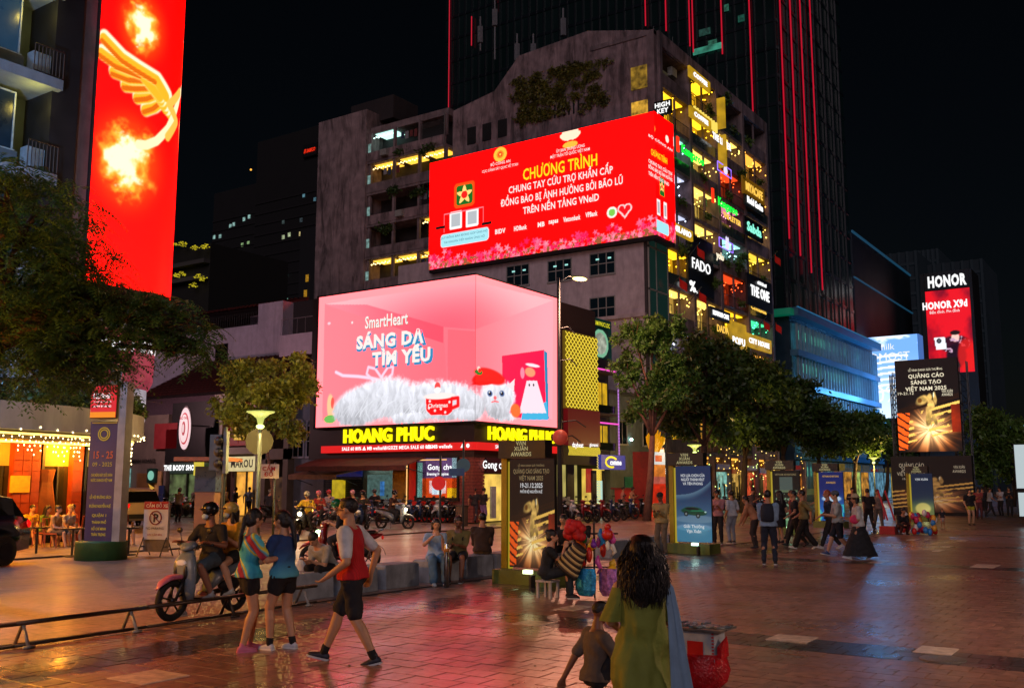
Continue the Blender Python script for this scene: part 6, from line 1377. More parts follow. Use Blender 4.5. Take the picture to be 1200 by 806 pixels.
# ================= KIOSK BANNERS =================
STG=pm('8a7818',.45,.15,3,.08,metal=.2); STB=pm('14110e',.5,.1,3,.02); BASEC=pm('5c6428',.6,.2,3,.1)
BT=em('b0a878',.8,sample=False)
def kiosk(px,py,lbl,art,mat,texts,floodc='f0ffc0',fp=28,sc_=1.0,group=None,nx=70):
    b=G(px,py); t=thing('banner_stand',lbl,'banner stand',b,0,group); x,y=b.x,b.y
    W=1.28
    MB().box((x-.25,y-W/2,0),(x+.5,y+W/2,.26)).build('base',BASEC,t)
    MB().box((x+.05,y+W/2-.13,.26),(x+.22,y+W/2,2.72)).build('post',STG,t); MB().box((x+.1,y+W/2-.20,.26),(x+.16,y+W/2-.135,2.3)).build('light_strip',em('d0b830',.55,sample=False),t)
    MB().box((x-.02,y-.42,2.36),(x+.24,y+W/2+.02,2.70)).build('header',STB,t)
    text('lettering','VẠN\nXUÂN\nAWARDS',(x-.03,y+.12,2.61),TX,.075,BT,t,bold=.02,align='LEFT' if 0 else 'CENTER')
    MB().box((x-.0,y-.62,.3),(x+.08,y+.40,2.34)).build('banner_panel',STB,t)
    picture('banner_print',rect_fn((x-.01,y+.40,.3),(x-.01,y-.62,.3),(x-.01,y+.40,2.34)),nx,nx*2,art,mat,t)
    for z,s,h,w,m in texts: text('lettering',s,(x-.03,y-.11,z),TX,h,m,t,width=w,bold=.015)
    MB().box((x-.52,y-.4,.24),(x-.42,y-.24,.31)).build('flood_light',em(floodc,3),t); MB().box((x-.56,y-.45,0),(x-.42,y-.4,.22)).build('flood_bracket',FRAMED,t)
    lamp('flood',(x-.5,y-.3,.42),fp,floodc,t,.06,'SPOT',110,(x+.1,y-.1,1.2)); return t
km=attr_mat('banner_pixels',.62)
WT=em('d8dce0',.85,sample=False); CT=em('8a7c58',.7,sample=False)
kiosk(618,684,'black banner stand with a gilt figure and fire beside the toy seller',lambda s,q:fire(s,q)*.95,attr_mat('banner_pixels_gold',.85),[(2.2,'LỄ VINH DANH GIẢI THƯỞNG',.035,.6,CT),(2.07,'QUẢNG CÁO SÁNG TẠO',.08,.82,CT),(1.94,'VIỆT NAM 2025',.08,.55,CT),(1.80,'19-21.12.2025',.085,.5,WT),(1.70,'PHỐ ĐI BỘ NGUYỄN HUỆ',.05,.5,WT)],fp=9)
def carart(s,q):
    c=mixc(flat(s,(.05,.13,.28)),(.30,.48,.62),sstep(.9,.1,q)); k=q-.62-.18*s**2.5; c=mixc(c,(.42,.56,.66),sstep(-.10,.0,-np.abs(k))*(k<0)*.8); c=mixc(c,(.10,.22,.40),sstep(.0,.01,k)*.7)
    c=mixc(c,(.62,.72,.78),soft(s,q,(.55,.30),.6,.05)*.4)
    body=soft(s,q,(.50,.395),.36,.045,-.05,.12); c=mixc(c,(.03,.26,.17),body); c=mixc(c,(.05,.32,.22),soft(s,q,(.47,.43),.26,.032,-.02,.12)); c=mixc(c,(.02,.05,.06),soft(s,q,(.45,.435),.2,.018,-.02,.1))
    c=mixc(c,(.10,.50,.35),soft(s,q,(.6,.41),.2,.008)); 
    for wx,wy in ((.28,.37),(.62,.345)): c=mixc(c,(.03,.03,.04),soft(s,q,(wx,wy),.06,.032)); c=mixc(c,(.5,.55,.55),soft(s,q,(wx,wy),.03,.016))
    c=mixc(c,(.8,.95,.9),soft(s,q,(.83,.395),.03,.01)); c=mixc(c,(.6,.75,.9),soft(s,q,(.5,.19),.5,.05)*.5); c=mixc(c,(.25,.60,.72),soft(s,q,(.5,.1),.6,.12)*.5); return c
kiosk(810,648,'blue banner stand with a green car printed on it',carart,km,[(2.05,'NƠI LỰA CHỌN CỦA',.07,.7,WT),(1.94,'NGƯỜI THÀNH ĐẠT',.07,.68,WT),(1.83,'VÀ TIÊN PHONG',.07,.58,WT),(.68,'Giải Thưởng',.08,.6,WT),(.55,'Vạn Xuân',.09,.42,WT)],'d0fff0',12)
def listart(s,q):
    c=flat(s,(.02,.03,.04)); m=(s>.1)&(s<.9)&(q<.58)&(q>.06); n=fbm(s*10,q*26); row=((q*9)%1<.55); c[m&row&(n>.52)]=(.55,.68,.55); c[(np.abs(s-.5)<.25)&(np.abs(q-.76)<.12)]=(.32,.38,.36); c[(np.abs(s-.5)<.42)&(np.abs(q-.63)<.018)]=(.40,.48,.36); c=mixc(c,(.55,.85,.60),soft(s,q,(.4,.02),.5,.1)*.7); return c
kiosk(920,626,'dark banner stand listing award sponsors in rows',listart,km,[(2.15,'VIETNAM ADVERTISING',.07,.8,CT)],'c0ffc8',26,nx=40)
def blueart(s,q):
    c=mixc(flat(s,(.04,.14,.42)),(.10,.40,.75),sstep(.7,.2,q)); n=fbm(s*6,q*10); c=mixc(c,(.8,.9,1),soft(s,q,(.5,.45),.4,.07)); c=mixc(c,(.75,.15,.15),soft(s,q,(.45,.52),.14,.03)); c=mixc(c,(.2,.9,.85),(n>.6)*(q<.35)*.8); c=mixc(c,(.9,.4,.8),soft(s,q,(.7,.2),.2,.1)*.7); return c
kiosk(973,618,'bright blue banner stand with an oval picture behind the walkers',blueart,km,[(2.12,'VIETNAM ADVERTISING',.07,.7,em('d0a030',.8,sample=False)),(1.85,'AWARDS',.08,.4,em('d0a030',.8,sample=False))],'b0e0ff',26,nx=40)
def skyart2(s,q): return mixc(mixc(flat(s,(.04,.14,.26)),(.45,.50,.30),sstep(.45,.1,q)),(.95,.85,.45),soft(s,q,(.5,.15),.35,.14)*.8)
kiosk(1080,610,'far teal banner stand glowing yellow at its foot',skyart2,km,[(2.0,'VẠN XUÂN',.1,.6,WT)],'f0ffb0',30,nx=30)
# ================= PEOPLE =================
QUEUE=[]
def grow(name,mb,voxel,mat,parent,smooth=4,noise=0,kind=None):
    me=mb.mesh(name,mat,True); o=bpy.data.objects.new(name,me); COL.objects.link(o); o.parent=parent
    m=o.modifiers.new('r','REMESH'); m.mode='VOXEL'; m.voxel_size=voxel; m.use_smooth_shade=True
    if smooth: s=o.modifiers.new('s','SMOOTH'); s.factor=.5; s.iterations=smooth
    QUEUE.append((o,mat,noise)); return o
def flush_people():
    dg=bpy.context.evaluated_depsgraph_get(); dg.update()
    out=[]
    for o,mat,noise in QUEUE:
        out.append(bpy.data.meshes.new_from_object(o.evaluated_get(dg)))
    for (o,mat,noise),me in zip(QUEUE,out):
        old=o.data; o.modifiers.clear()
        n=len(me.vertices)
        if noise and n:
            c=np.empty(n*3); me.vertices.foreach_get('co',c); c=c.reshape(-1,3); nn=np.empty(n*3); me.vertices.foreach_get('normal',nn); nn=nn.reshape(-1,3)
            k=rng.random(3)*6
            d=np.sin(c[:,0]*31+np.sin(c[:,2]*17+k[0])*2+k[1])*np.sin(c[:,2]*9+c[:,1]*13+k[2])+.6*np.sin(c[:,2]*38+c[:,0]*19+2*np.sin(c[:,1]*21))
            me.vertices.foreach_set('co',(c+nn*(d*noise)[:,None]).ravel())
        me.materials.clear(); me.materials.append(mat); o.data=me; bpy.data.meshes.remove(old); me.polygons.foreach_set('use_smooth',[True]*len(me.polygons)); me.update()
    QUEUE.clear()
def eloft(mb,rings,n=16):
    """rings: (centre, right, fwd, rx, ry)"""
    mb.loft([[tuple(V(c)+V(x)*rx*cos(2*pi*j/n)+V(y)*ry*sin(2*pi*j/n)) for j in range(n)] for c,x,y,rx,ry in rings])
def ik(a,c,l1,l2,pole):
    a=V(a);c=V(c);d=c-a;L=min(d.length,(l1+l2)*.9995)
    if d.length<1e-5: d=V((0,0,-1e-3))
    dn=d.normalized(); x=(l1*l1-l2*l2+L*L)/(2*L); hh=sqrt(max(0,l1*l1-x*x)); p=V(pole); p=(p-dn*p.dot(dn)); 
    p=p.normalized() if p.length>1e-6 else V((0,1,0))
    return a+dn*x+p*hh, a+dn*L
SKIN={'a':'9a6a4c','b':'b58868','c':'7a4c34','d':'c49a7c'}
def fab(c,**k): return pm(c,.85,.18,9,.35,bscale=30,**k)
POSES=dict(
 stand=dict(),
 relaxed=dict(feet=((-.07,.0),(.06,.03)),hands=((-.15,.04,.47),(.14,.08,.5))),
 phone=dict(hands=((-.04,.17,.68),(.05,.17,.68)),head=(-15,0)),
 bag_front=dict(hands=((-.06,.15,.58),(.06,.16,.6))),
 walk=dict(pz=.515,feet=((-.05,.17),(.05,-.17)),lift=(0,.03),toe=(12,-28),hands=((-.15,-.10,.5),(.15,.14,.52)),lean=4),
 walk2=dict(pz=.515,feet=((-.05,-.16),(.05,.17)),lift=(.03,0),toe=(-28,10),hands=((-.15,.14,.52),(.15,-.08,.5)),lean=4),
 sit=dict(pz=.30,py=-.02,feet=((-.07,.26),(.07,.27)),hands=((-.06,.2,.36),(.06,.2,.36)),lean=12),
 sitlow=dict(pz=.25,feet=((-.07,.24),(.08,.26)),hands=((-.07,.22,.34),(.07,.24,.36)),lean=22),
 hunch=dict(pz=.28,feet=((-.07,.24),(.08,.20)),hands=((-.05,.30,.36),(.06,.30,.37)),lean=42,head=(-25,0)),
 ride=dict(pz=.43,feet=((-.14,.2),(.14,.2)),fz=.17,hands=((-.19,.34,.60),(.19,.34,.60)),lean=8),
 floor=dict(pz=.07,feet=((-.1,.40),(.12,.28)),hands=((-.26,.12,.02),(.1,.22,.2)),lean=18,knee=(0,.3,1)),
 squat=dict(pz=.17,feet=((-.09,.10),(.09,.12)),hands=((-.05,.3,.25),(.1,.3,.22)),lean=25))
NP=[0]
def person(label,px=None,py=None,hd=0,h=1.68,pose='stand',top='shirt',tc='888888',bottom='pants',bc='202024',hair='short',hc='0c0a0a',shoe='1a1a1c',skin='a',det=1,loc=None,rz=None,group=None,fem=False,sleeve=.45,zoff=0,mods=None,bag=None,scale_w=1.0,sole=None,body=None,helmet=None,mask=False,tmat=None,sleevemat=None,socks=None,cap=None,parts=()):
    P=dict(pz=.525,py=0,feet=((-.06,0),(.06,0)),fz=.042,lift=(0,0),toe=(0,0),hands=((-.145,.03,.48),(.145,.03,.48)),lean=2,head=(0,0),knee=(0,1,.1),twist=0,arms=(.0,-.8,-.2),side=0)
    P.update(POSES[pose]); P.update(mods or {})
    g=G(px,py) if loc is None else V(loc)
    if rz is None: rz=YAW-R(hd)-R(90)
    t=thing('person',label,'person',(g.x,g.y,g.z+zoff),rz,group); sk=pm(SKIN[skin],.5,.08,12,.05); vx={0:.03,1:.02,2:.0105,3:.0085}[det]; fin={0:0,1:0,2:1,3:1}[det]
    w=scale_w
    pel=V((0,P['py'],P['pz'])); ln=R(P['lean']); Rm=M.Rotation(R(P['side']),3,'Y')@M.Rotation(-ln*.7,3,'X'); Ru=M.Rotation(R(P['side']),3,'Y')@M.Rotation(-ln,3,'X')@M.Rotation(R(P['twist']),3,'Z')
    waist=pel+Rm@V((0,0,.085)); chest=waist+Ru@V((0,0,.12)); neck=waist+Ru@V((0,-.003,.20)); X_=Ru@V((1,0,0)); Y_=Ru@V((0,1,0)); XM=Rm@V((1,0,0)); YM=Rm@V((0,1,0))
    Rh=M.Rotation(R(P['head'][1]),3,'Z')@M.Rotation(-ln*.45,3,'X')@M.Rotation(R(P['head'][0]),3,'X')
    hc_=neck+Ru@V((0,.006,.037))+Rh@V((0,.012,.068))
    sw=.098 if fem else .110; hw=.094 if fem else .088
    sh=[waist+Ru@V((s*sw*w,0,.165)) for s in (-1,1)]; hip=[pel+Rm@V((s*.048,0,-.005)) for s in (-1,1)]
    wr=[];el=[];kn=[];an=[]
    for i,s in enumerate((-1,1)):
        hp_=V(P['hands'][i]); pole=V((s*.25+P['arms'][0]*s,P['arms'][1],P['arms'][2])); e,q=ik(sh[i],hp_,.172,.148,pole); el.append(e);wr.append(q)
        f=P['feet'][i]; a_=V((f[0],f[1],P['fz']+P['lift'][i] if len(f)<3 else f[2])); kp=V(P['knee']); kp.x+=s*.12; k_,q=ik(hip[i],a_,.245,.245,kp); kn.append(k_);an.append(q)
    S=lambda v:V(v)*h
    TR_=[(-.045,.045,.045),(-.02,hw*.9,.062),(.02,hw,.068),(.06,hw*.92,.060)]; TU=[(.0,.074 if fem else .080,.053),(.06,.083 if fem else .090,.060),(.115,.090*1 if fem else .100,.064),(.155,.085 if fem else .095,.055),(.185,.066,.048),(.203,.042,.039),(.25,.031,.031)]
    def torso(mb,infl=1.0,add=0,z0=0,z1=99,flare=0):
        r=[]
        for z,rx,ry in TR_:
            if z>=z0: r.append((S(pel+Rm@V((0,0,z))),XM,YM,(rx*w*infl+add+flare*(.06-z))*h,(ry*infl+add+flare*(.06-z))*h))
        for z,rx,ry in TU:
            if z<=z1: r.append((S(waist+Ru@V((0,.004*(z>.05),z))),X_,Y_,(rx*w*infl+add)*h,(ry*infl+add)*h))
        eloft(mb,r)
    # body, one surface
    mb=MB(); torso(mb)
    for i in (0,1):
        s=(-1,1)[i]
        mb.capsule(S(sh[i]),S(el[i]),.034*h*w,.025*h,12); mb.capsule(S(el[i]),S(wr[i]),.025*h,.0165*h,12); mb.capsule(S(waist+Ru@V((s*.05,0,.165))),S(sh[i]),.036*h,.035*h*w,10)
        m_=kn[i]; mb.capsule(S(hip[i]),S(m_),.054*h*w,.034*h,14); calf=kn[i].lerp(an[i],.3)+(kn[i]-an[i]).cross(V((1,0,0))).normalized()*-.006
        mb.capsule(S(m_),S(calf),.033*h,.035*h,12); mb.capsule(S(calf),S(an[i]),.035*h,.021*h,12)
        # hand
        d=(wr[i]-el[i]).normalized(); side=d.cross(V((0,1,0)) if abs(d.y)<.8 else V((0,0,1))).normalized(); nr=d.cross(side)
        if abs(d.z)>.6: side=V((0,1,0))-d*d.y; side.normalize(); nr=d.cross(side)
        pc=wr[i]+d*.026; eloft(mb,[(S(wr[i]-d*.004),side,nr,.016*h,.013*h),(S(wr[i]+d*.012),side,nr,.021*h,.012*h),(S(wr[i]+d*.04),side,nr,.024*h,.011*h),(S(wr[i]+d*.05),side,nr,.021*h,.009*h)],10)
        inn=nr*(-1 if (nr.x*s)>0 else 1)
        if fin:
            for k in range(4):
                o_=wr[i]+d*.047+side*(.0185-.0122*k); L=(.036,.041,.038,.029)[k]; b1=o_+d*L*.5+inn*.006; b2=b1+d*L*.4+inn*.013; mb.capsule(S(o_),S(b1),.0062*h,.0056*h,8); mb.capsule(S(b1),S(b2),.0056*h,.0045*h,8)
            o_=wr[i]+d*.015+side*.018; b1=o_+side*.014+d*.014+inn*.006; b2=b1+d*.018+inn*.006; mb.capsule(S(o_),S(b1),.0075*h,.0065*h,8); mb.capsule(S(b1),S(b2),.0065*h,.0055*h,8)
        else: mb.capsule(S(wr[i]+d*.04),S(wr[i]+d*.085+inn*.01),.016*h,.009*h,8); mb.capsule(S(wr[i]+d*.015+side*.015),S(wr[i]+d*.045+side*.03),.008*h,.006*h,6)
    # head
    H=lambda x,y,z:S(hc_+Rh@V((x,y,z)))
    RX=Rh
    mb.ell(H(0,-.006,.014),(.0455*h,.056*h,.052*h),16,12,RX); mb.ell(H(0,.008,-.022),(.036*h,.043*h,.042*h),14,10,RX); mb.capsule(H(0,.03,-.047),H(0,.02,-.045),.014*h,.016*h,10)
    mb.capsule(S(neck-V((0,0,.01))),H(0,-.012,-.03),.033*h,.030*h,12)
    if det>=1:
        mb.capsule(H(0,.048,.004),H(0,.060,-.014),.006*h,.0085*h,8); 
        for s in (-1,1): mb.ell(H(s*.046,-.004,-.006),(.007*h,.013*h,.018*h),8,6,RX)
        mb.capsule(H(-.02,.045,.012),H(.02,.045,.012),.007*h,.007*h,8)
        mb.capsule(H(-.011,.048,-.031),H(.011,.048,-.031),.006*h,.006*h,6)
    grow('body',mb,vx,sk,t,3 if det>1 else 2)
    if det>=1:
        e=MB(); [e.ell(H(s*.018,.0515,.002),(.0065*h,.004*h,.0048*h),8,6,RX) for s in (-1,1)]
        if not mask: e.ell(H(0,.0545,-.031),(.012*h,.0035*h,.003*h),8,5,RX)
        o=e.mesh('face_features',pm('1c0c0a',.4),True); o=bpy.data.objects.new('face_features',o); COL.objects.link(o); o.parent=t
    def put(nm,mb,mt,sm=True,par=None): 
        o=bpy.data.objects.new(nm,mb.mesh(nm,mt,sm)); COL.objects.link(o); o.parent=par or t; return o
    # hair
    hm=pm(hc,.45,.3,30,.5,bscale=60)
    if hair!='none':
        mb=MB(); k=.0515 if hair!='buzz' else .047
        mb.ell(H(0,-.012,.022),(k*h,(.061 if hair!='buzz' else .057)*h,(.056 if hair!='buzz' else .0525)*h),16,12,RX)
        if hair in('long','pony','bob','bun'): mb.ell(H(0,-.03,-.01),(.049*h,.042*h,.055*h),12,10,RX)
        for s in (-1,1):
            if hair in('long','bob'): mb.capsule(H(s*.044,-.008,.02),H(s*.046,-.012,-.05 if hair=='bob' else -.10),.016*h,.018*h,8)
        if hair=='long': mb.capsule(H(0,-.045,0),S(neck+Ru@V((0,-.05,-.07))),.045*h,.035*h,10)
        if hair=='pony':
            mb.capsule(H(0,-.062,.02),H(0,-.082,-.01),.018*h,.02*h,8); mb.capsule(H(0,-.082,-.01),H(.0,-.088,-.13),.021*h,.020*h,8); mb.capsule(H(0,-.088,-.13),H(.004,-.08,-.23),.020*h,.008*h,8)
        if hair=='bun': mb.ell(H(0,-.06,.045),(.026*h,.026*h,.026*h),10,8)
        o=grow('hair',mb,max(vx,.01),hm,t,2,.003 if det>1 else 0)
        # cut the face free: shift forward faces by a mask volume is not needed since the skull cap sits behind the brow
    if helmet:
        mb=MB(); mb.ell(H(0,-.008,.028),(.066*h,.074*h,.064*h),18,12,RX); HM=pm(helmet,.25,.1,5,.02); 
        o=put('helmet',mb,HM); put('visor_peak',MB().ell(H(0,.05,.035),(.045*h,.04*h,.008*h),12,6,RX@M.Rotation(R(-12),3,'X')),FRAMED)
        b_=MB(); b_.tube([H(-.05,.0,0),H(-.03,.02,-.055),H(0,.03,-.066),H(.03,.02,-.055),H(.05,0,0)],.004*h,5); put('chin_strap',b_,FRAMED)
    if cap:
        put('cap',MB().ell(H(0,-.01,.035),(.054*h,.063*h,.046*h),16,10,RX).ell(H(0,.05,.03),(.042*h,.045*h,.006*h),12,6,RX),fab(cap))
    if mask: put('face_mask',MB().ell(H(0,.03,-.032),(.037*h,.034*h,.030*h),14,10,RX),pm('9ab4c8',.7,.05))
    # top
    tm=tmat or fab(tc)
    if top in('shirt','jacket','crop','dress'):
        mb=MB(); hem={'shirt':-.025,'jacket':-.03,'crop':.02,'dress':-.025}[top]; torso(mb,1.06,.010 if top!='jacket' else .018,hem,.185,.25 if top!='crop' else 0)
        sl=[]
        for i,s in ((0,-1),(1,1)):
            mb.capsule(S(waist+Ru@V((s*.04,0,.160))),S(sh[i]),.044*h,.044*h*w,10)
            tgt=mb if not sleevemat else MB()
            if top!='tank':
                if sleeve<=1: e=sh[i].lerp(el[i],sleeve); tgt.capsule(S(sh[i]),S(e),(.047 if sleevemat else .042)*h*w,.037*h,12) if sleeve<.9 else tgt.capsule(S(sh[i]),S(el[i]),.042*h*w,.034*h,12)
                else: tgt.capsule(S(sh[i]),S(el[i]),.044*h*w,.034*h,12); tgt.capsule(S(el[i]),S(el[i].lerp(wr[i],.92)),.034*h,.025*h,12)
            if sleevemat: sl.append(tgt)
        o=grow('shirt' if top!='dress' else 'dress_top',mb,max(vx,.0105),tm,t,3,.0055*min(1,det))
        for q in sl: grow('sleeve',q,max(vx,.0105),sleevemat,t,2,.002)
    if top=='tank':
        mb=MB(); torso(mb,1.05,.008,-.02,.165,.2); grow('top',mb,max(vx,.0105),tm,t,3,.003*min(1,det))
    # bottom
    bm=fab(bc)
    if bottom in('shorts','pants','short_shorts','jeans','wide'):
        mb=MB(); r=[(S(pel+Rm@V((0,0,z))),XM,YM,(rx*w*1.05+.008)*h,(ry*1.06+.008)*h) for z,rx,ry in [(-.05,.06,.05)]+TR_]; eloft(mb,r)
        for i in (0,1):
            if bottom=='short_shorts': mb.capsule(S(hip[i]),S(hip[i].lerp(kn[i],.38)),.066*h*w,.060*h,14)
            elif bottom=='shorts': mb.capsule(S(hip[i]),S(hip[i].lerp(kn[i],.5)),.064*h*w,.054*h,14); mb.capsule(S(hip[i].lerp(kn[i],.5)),S(hip[i].lerp(kn[i],.86)),.054*h,.052*h,14)
            else:
                wd=1.25 if bottom=='wide' else 1.0; mb.capsule(S(hip[i]),S(kn[i]),.062*h*w,.043*h*wd,14); mb.capsule(S(kn[i]),S(kn[i].lerp(an[i],.93)),.043*h*wd,.033*h*wd*(1.2 if bottom=='wide' else 1),14)
        grow('trousers' if bottom in('pants','jeans','wide') else 'shorts',mb,max(vx,.0105),bm,t,3,.0055*min(1,det))
    if bottom in('skirt','longskirt'):
        z1=.30 if bottom=='skirt' else .05; fx=(an[0]+an[1])/2; mb=MB(); spread=abs(an[0].y-an[1].y)*.5
        eloft(mb,[(S(pel+Rm@V((0,0,.065))),XM,YM,.085*h,.062*h),(S(pel),XM,YM,.1*h,.075*h),(S(V((0,pel.y+(fx.y-pel.y)*.5,.3))),V((1,0,0)),V((0,1,0)),.11*h,(.085+spread*.5)*h)]+([(S(V((0,fx.y,z1))),V((1,0,0)),V((0,1,0)),.135*h,(.10+spread)*h)] if bottom=='longskirt' else []))
        grow('skirt',mb,max(vx,.0105),bm,t,3,.006*min(1,det))
    # shoes
    for i in (0,1):
        a_=an[i]; toe=R(P['toe'][i]); f_=V((0,cos(toe),sin(toe))); u=V((0,-sin(toe),cos(toe))); x=V((1,0,0)); base=a_-u*.022
        mb=MB(); eloft(mb,[(S(base-f_*.038),x,u,.014*h,.012*h),(S(base-f_*.03),x,u,.020*h,.020*h),(S(base+f_*.0+u*.004),x,u,.023*h,.026*h),(S(base+f_*.045-u*.003),x,u,.026*h,.018*h),(S(base+f_*.08-u*.006),x,u,.024*h,.013*h),(S(base+f_*.098-u*.008),x,u,.014*h,.008*h)],12)
        mb.capsule(S(a_+V((0,0,.012))),S(base),.023*h,.021*h,10); so_=grow('shoe',mb,max(vx,.0105),pm(shoe,.6,.15,12,.1),t,2)
        if det>1:
            q=MB(); pts=[(-.040,.014),(-.030,.022),(0,.024),(.045,.0275),(.082,.025),(.100,.014)]; lo=base-u*.021
            ring=[S(lo+f_*yy+x*xx) for yy,xx in pts]+[S(lo+f_*yy-x*xx) for yy,xx in pts[::-1]]; q.prism([tuple(p) for p in ring],u*.011*h); oo=put('sole',q,pm(sole or 'b8b8b4',.6),False,so_)
        if socks: put('sock',MB().capsule(S(a_+V((0,0,.0))),S(a_.lerp(kn[i],.16)),.025*h,.026*h,12),fab(socks))
    if bag: bag(t,S,dict(neck=neck,sh=sh,waist=waist,pel=pel,wr=wr,el=el,H=H,Ru=Ru,kn=kn,an=an),put,h)
    return t
def backpack(c):
    def f(t,S,j,put,h):
        mb=MB(); o=j['waist']+j['Ru']@V((0,-.10,.075)); X_=j['Ru']@V((1,0,0)); Z_=j['Ru']@V((0,0,1)); Y_=j['Ru']@V((0,1,0))
        eloft(mb,[(S(o+Z_*z),X_,Y_,a*h,b*h) for z,a,b in ((-.12,.06,.03),(-.11,.085,.05),(0,.09,.055),(.09,.08,.045),(.12,.05,.025))]); put('backpack',mb,fab(c))
        q=MB(); 
        for s in (-1,1): q.tube([S(o+X_*s*.05+Z_*.1+Y_*.04),S(j['sh'][0 if s<0 else 1]*.6+j['neck']*.4+Z_*.02),S(o+X_*s*.06+Y_*.18+Z_*.04),S(o+X_*s*.08+Y_*.1-Z_*.08)],.010*h,6)
        put('backpack_strap',q,fab('101012'))
    return f
def tote(c,side=1,low=True,size=.11):
    def f(t,S,j,put,h):
        w=j['wr'][1 if side>0 else 0]; mb=MB(); o=w+V((0,0,-.05-size)); mb.loft([[tuple(S(o+V((sx*.02*a,sy*size*.6*a,z)))) for sx,sy in ((-1,-1),(1,-1),(1,1),(-1,1))] for z,a in ((-size*.9,1.0),(0,1.15),(size*.8,.8))]); put('shopping_bag',mb,fab(c),False)
        q=MB(); q.tube([S(o+V((0,-size*.3,size*.7))),S(w+V((0,0,-.02))),S(o+V((0,size*.3,size*.7)))],.004*h,5); put('bag_handle',q,fab(c))
    return f
def sling(c):
    def f(t,S,j,put,h):
        X_=j['Ru']@V((1,0,0)); Y_=j['Ru']@V((0,1,0)); Z_=j['Ru']@V((0,0,1)); o=j['waist']+Z_*.03+X_*.10-Y_*.02
        put('sling_bag',MB().ell(S(o),(.03*h,.05*h,.045*h),10,8),fab(c)); put('sling_strap',MB().tube([S(o),S(j['waist']+Z_*.13+Y_*.075),S(j['sh'][0]*.5+j['neck']*.5+Z_*.012),S(j['waist']+Z_*.1-Y_*.075),S(o)],.007*h,5),fab('101012'))
    return f
# ---- special materials
def obj_mat(name,fn):
    m=bpy.data.materials.new(name); m.use_nodes=True; t=m.node_tree; b=t.nodes['Principled BSDF']; b.inputs['Roughness'].default_value=.85; fn(t,b,t.links.new); return m
def ramp(t,stops,interp='LINEAR'):
    r=t.nodes.new('ShaderNodeValToRGB'); r.color_ramp.interpolation=interp; e=r.color_ramp.elements
    while len(e)<len(stops): e.new(.5)
    for k,(p,c) in enumerate(stops): e[k].position=p; e[k].color=(*lin(c),1)
    return r
def tiedye(t,b,L):
    tc=t.nodes.new('ShaderNodeTexCoord'); w=t.nodes.new('ShaderNodeTexWave'); w.wave_type='BANDS'; w.bands_direction='DIAGONAL'; w.inputs['Scale'].default_value=1.15; w.inputs['Distortion'].default_value=2.2; w.inputs['Detail Scale'].default_value=1.5; L(tc.outputs['Object'],w.inputs['Vector'])
    r=ramp(t,[(0,'2a9cb8'),(.30,'48b4cc'),(.45,'5ac0c8'),(.55,'c8c030'),(.66,'d8d040'),(.76,'40a8c0'),(.9,'8a2038'),(1,'9a2440')]); L(w.outputs[0],r.inputs[0]); L(r.outputs[0],b.inputs['Base Color'])
TIE=obj_mat('tie_dye_cloth',tiedye)
def jersey(t,b,L):
    tc=t.nodes.new('ShaderNodeTexCoord'); w=t.nodes.new('ShaderNodeTexWave'); w.bands_direction='X'; w.inputs['Scale'].default_value=14; L(tc.outputs['Object'],w.inputs['Vector']); r=ramp(t,[(0,'a80e18'),(.6,'bc141c'),(1,'c0161e')]); L(w.outputs[0],r.inputs[0]); L(r.outputs[0],b.inputs['Base Color'])
JER=obj_mat('red_striped_jersey',jersey)
def bluegrad(t,b,L):
    tc=t.nodes.new('ShaderNodeTexCoord'); s=t.nodes.new('ShaderNodeSeparateXYZ'); L(tc.outputs['Object'],s.inputs[0]); mr=t.nodes.new('ShaderNodeMapRange'); mr.inputs[1].default_value=.85; mr.inputs[2].default_value=1.35; L(s.outputs[2],mr.inputs[0]); r=ramp(t,[(0,'4aa0b8'),(.3,'2c6090'),(.6,'1c3a6c'),(1,'1a3468')]); L(mr.outputs[0],r.inputs[0]); L(r.outputs[0],b.inputs['Base Color'])
BLG=obj_mat('blue_graded_shirt',bluegrad)
# ---- foreground people
man=person('man in a red jersey with white sleeves and black shorts striding left',412,776,278,1.80,'walk2',tmat=JER,sleevemat=fab('c8ccd0'),sleeve=.75,bottom='shorts',bc='16161c',hair='short',hc='16110e',shoe='141c30',sole='b8c0c8',skin='b',det=3,socks='0c0c0e',scale_w=1.08,mods=dict(feet=((-.05,-.15),(.05,.19)),lift=(.0,.0),toe=(-14,12),pz=.505,hands=((-.15,.11,.51),(.16,-.06,.50)),lean=6,arms=(.1,-.8,-.2)))
def glasses(t):
    b=[c for c in t.children if c.name.startswith('face_features')][0].data.vertices; n=len(b)//3; L_=sum((v.co for v in b[:n]),V())/n; R_=sum((v.co for v in b[n:2*n]),V())/n; f=(L_+R_)/2; sd_=(R_-L_).normalized(); mb=MB(); fw_=sd_.cross(V((0,0,1)))*-1
    for c in (L_,R_): mb.tube([c+fw_*.012+sd_*.026*cos(a*pi/6)+V((0,0,.019*sin(a*pi/6))) for a in range(13)],.003,5)
    mb.tube([L_+fw_*.012+sd_*.026,R_+fw_*.012-sd_*.026],.003,5).tube([L_+fw_*.012-sd_*.026,L_-fw_*.08-sd_*.05],.003,5).tube([R_+fw_*.012+sd_*.026,R_-fw_*.08+sd_*.05],.003,5)
    o=bpy.data.objects.new('glasses',mb.mesh('glasses',FRAMED)); COL.objects.link(o); o.parent=t
glasses(man)
w1=person('woman in a teal and yellow tie dye top with a long ponytail and pink clogs',288,762,60,1.62,'phone',tmat=TIE,sleeve=.75,bottom='short_shorts',bc='0e0e10',hair='pony',shoe='c06a88',sole='c87090',skin='b',det=3,fem=True,mods=dict(hands=((-.02,.22,.66),(.07,.22,.64)),feet=((-.05,.04),(.06,-.04)),head=(-8,10),arms=(.3,-.5,-.6)))
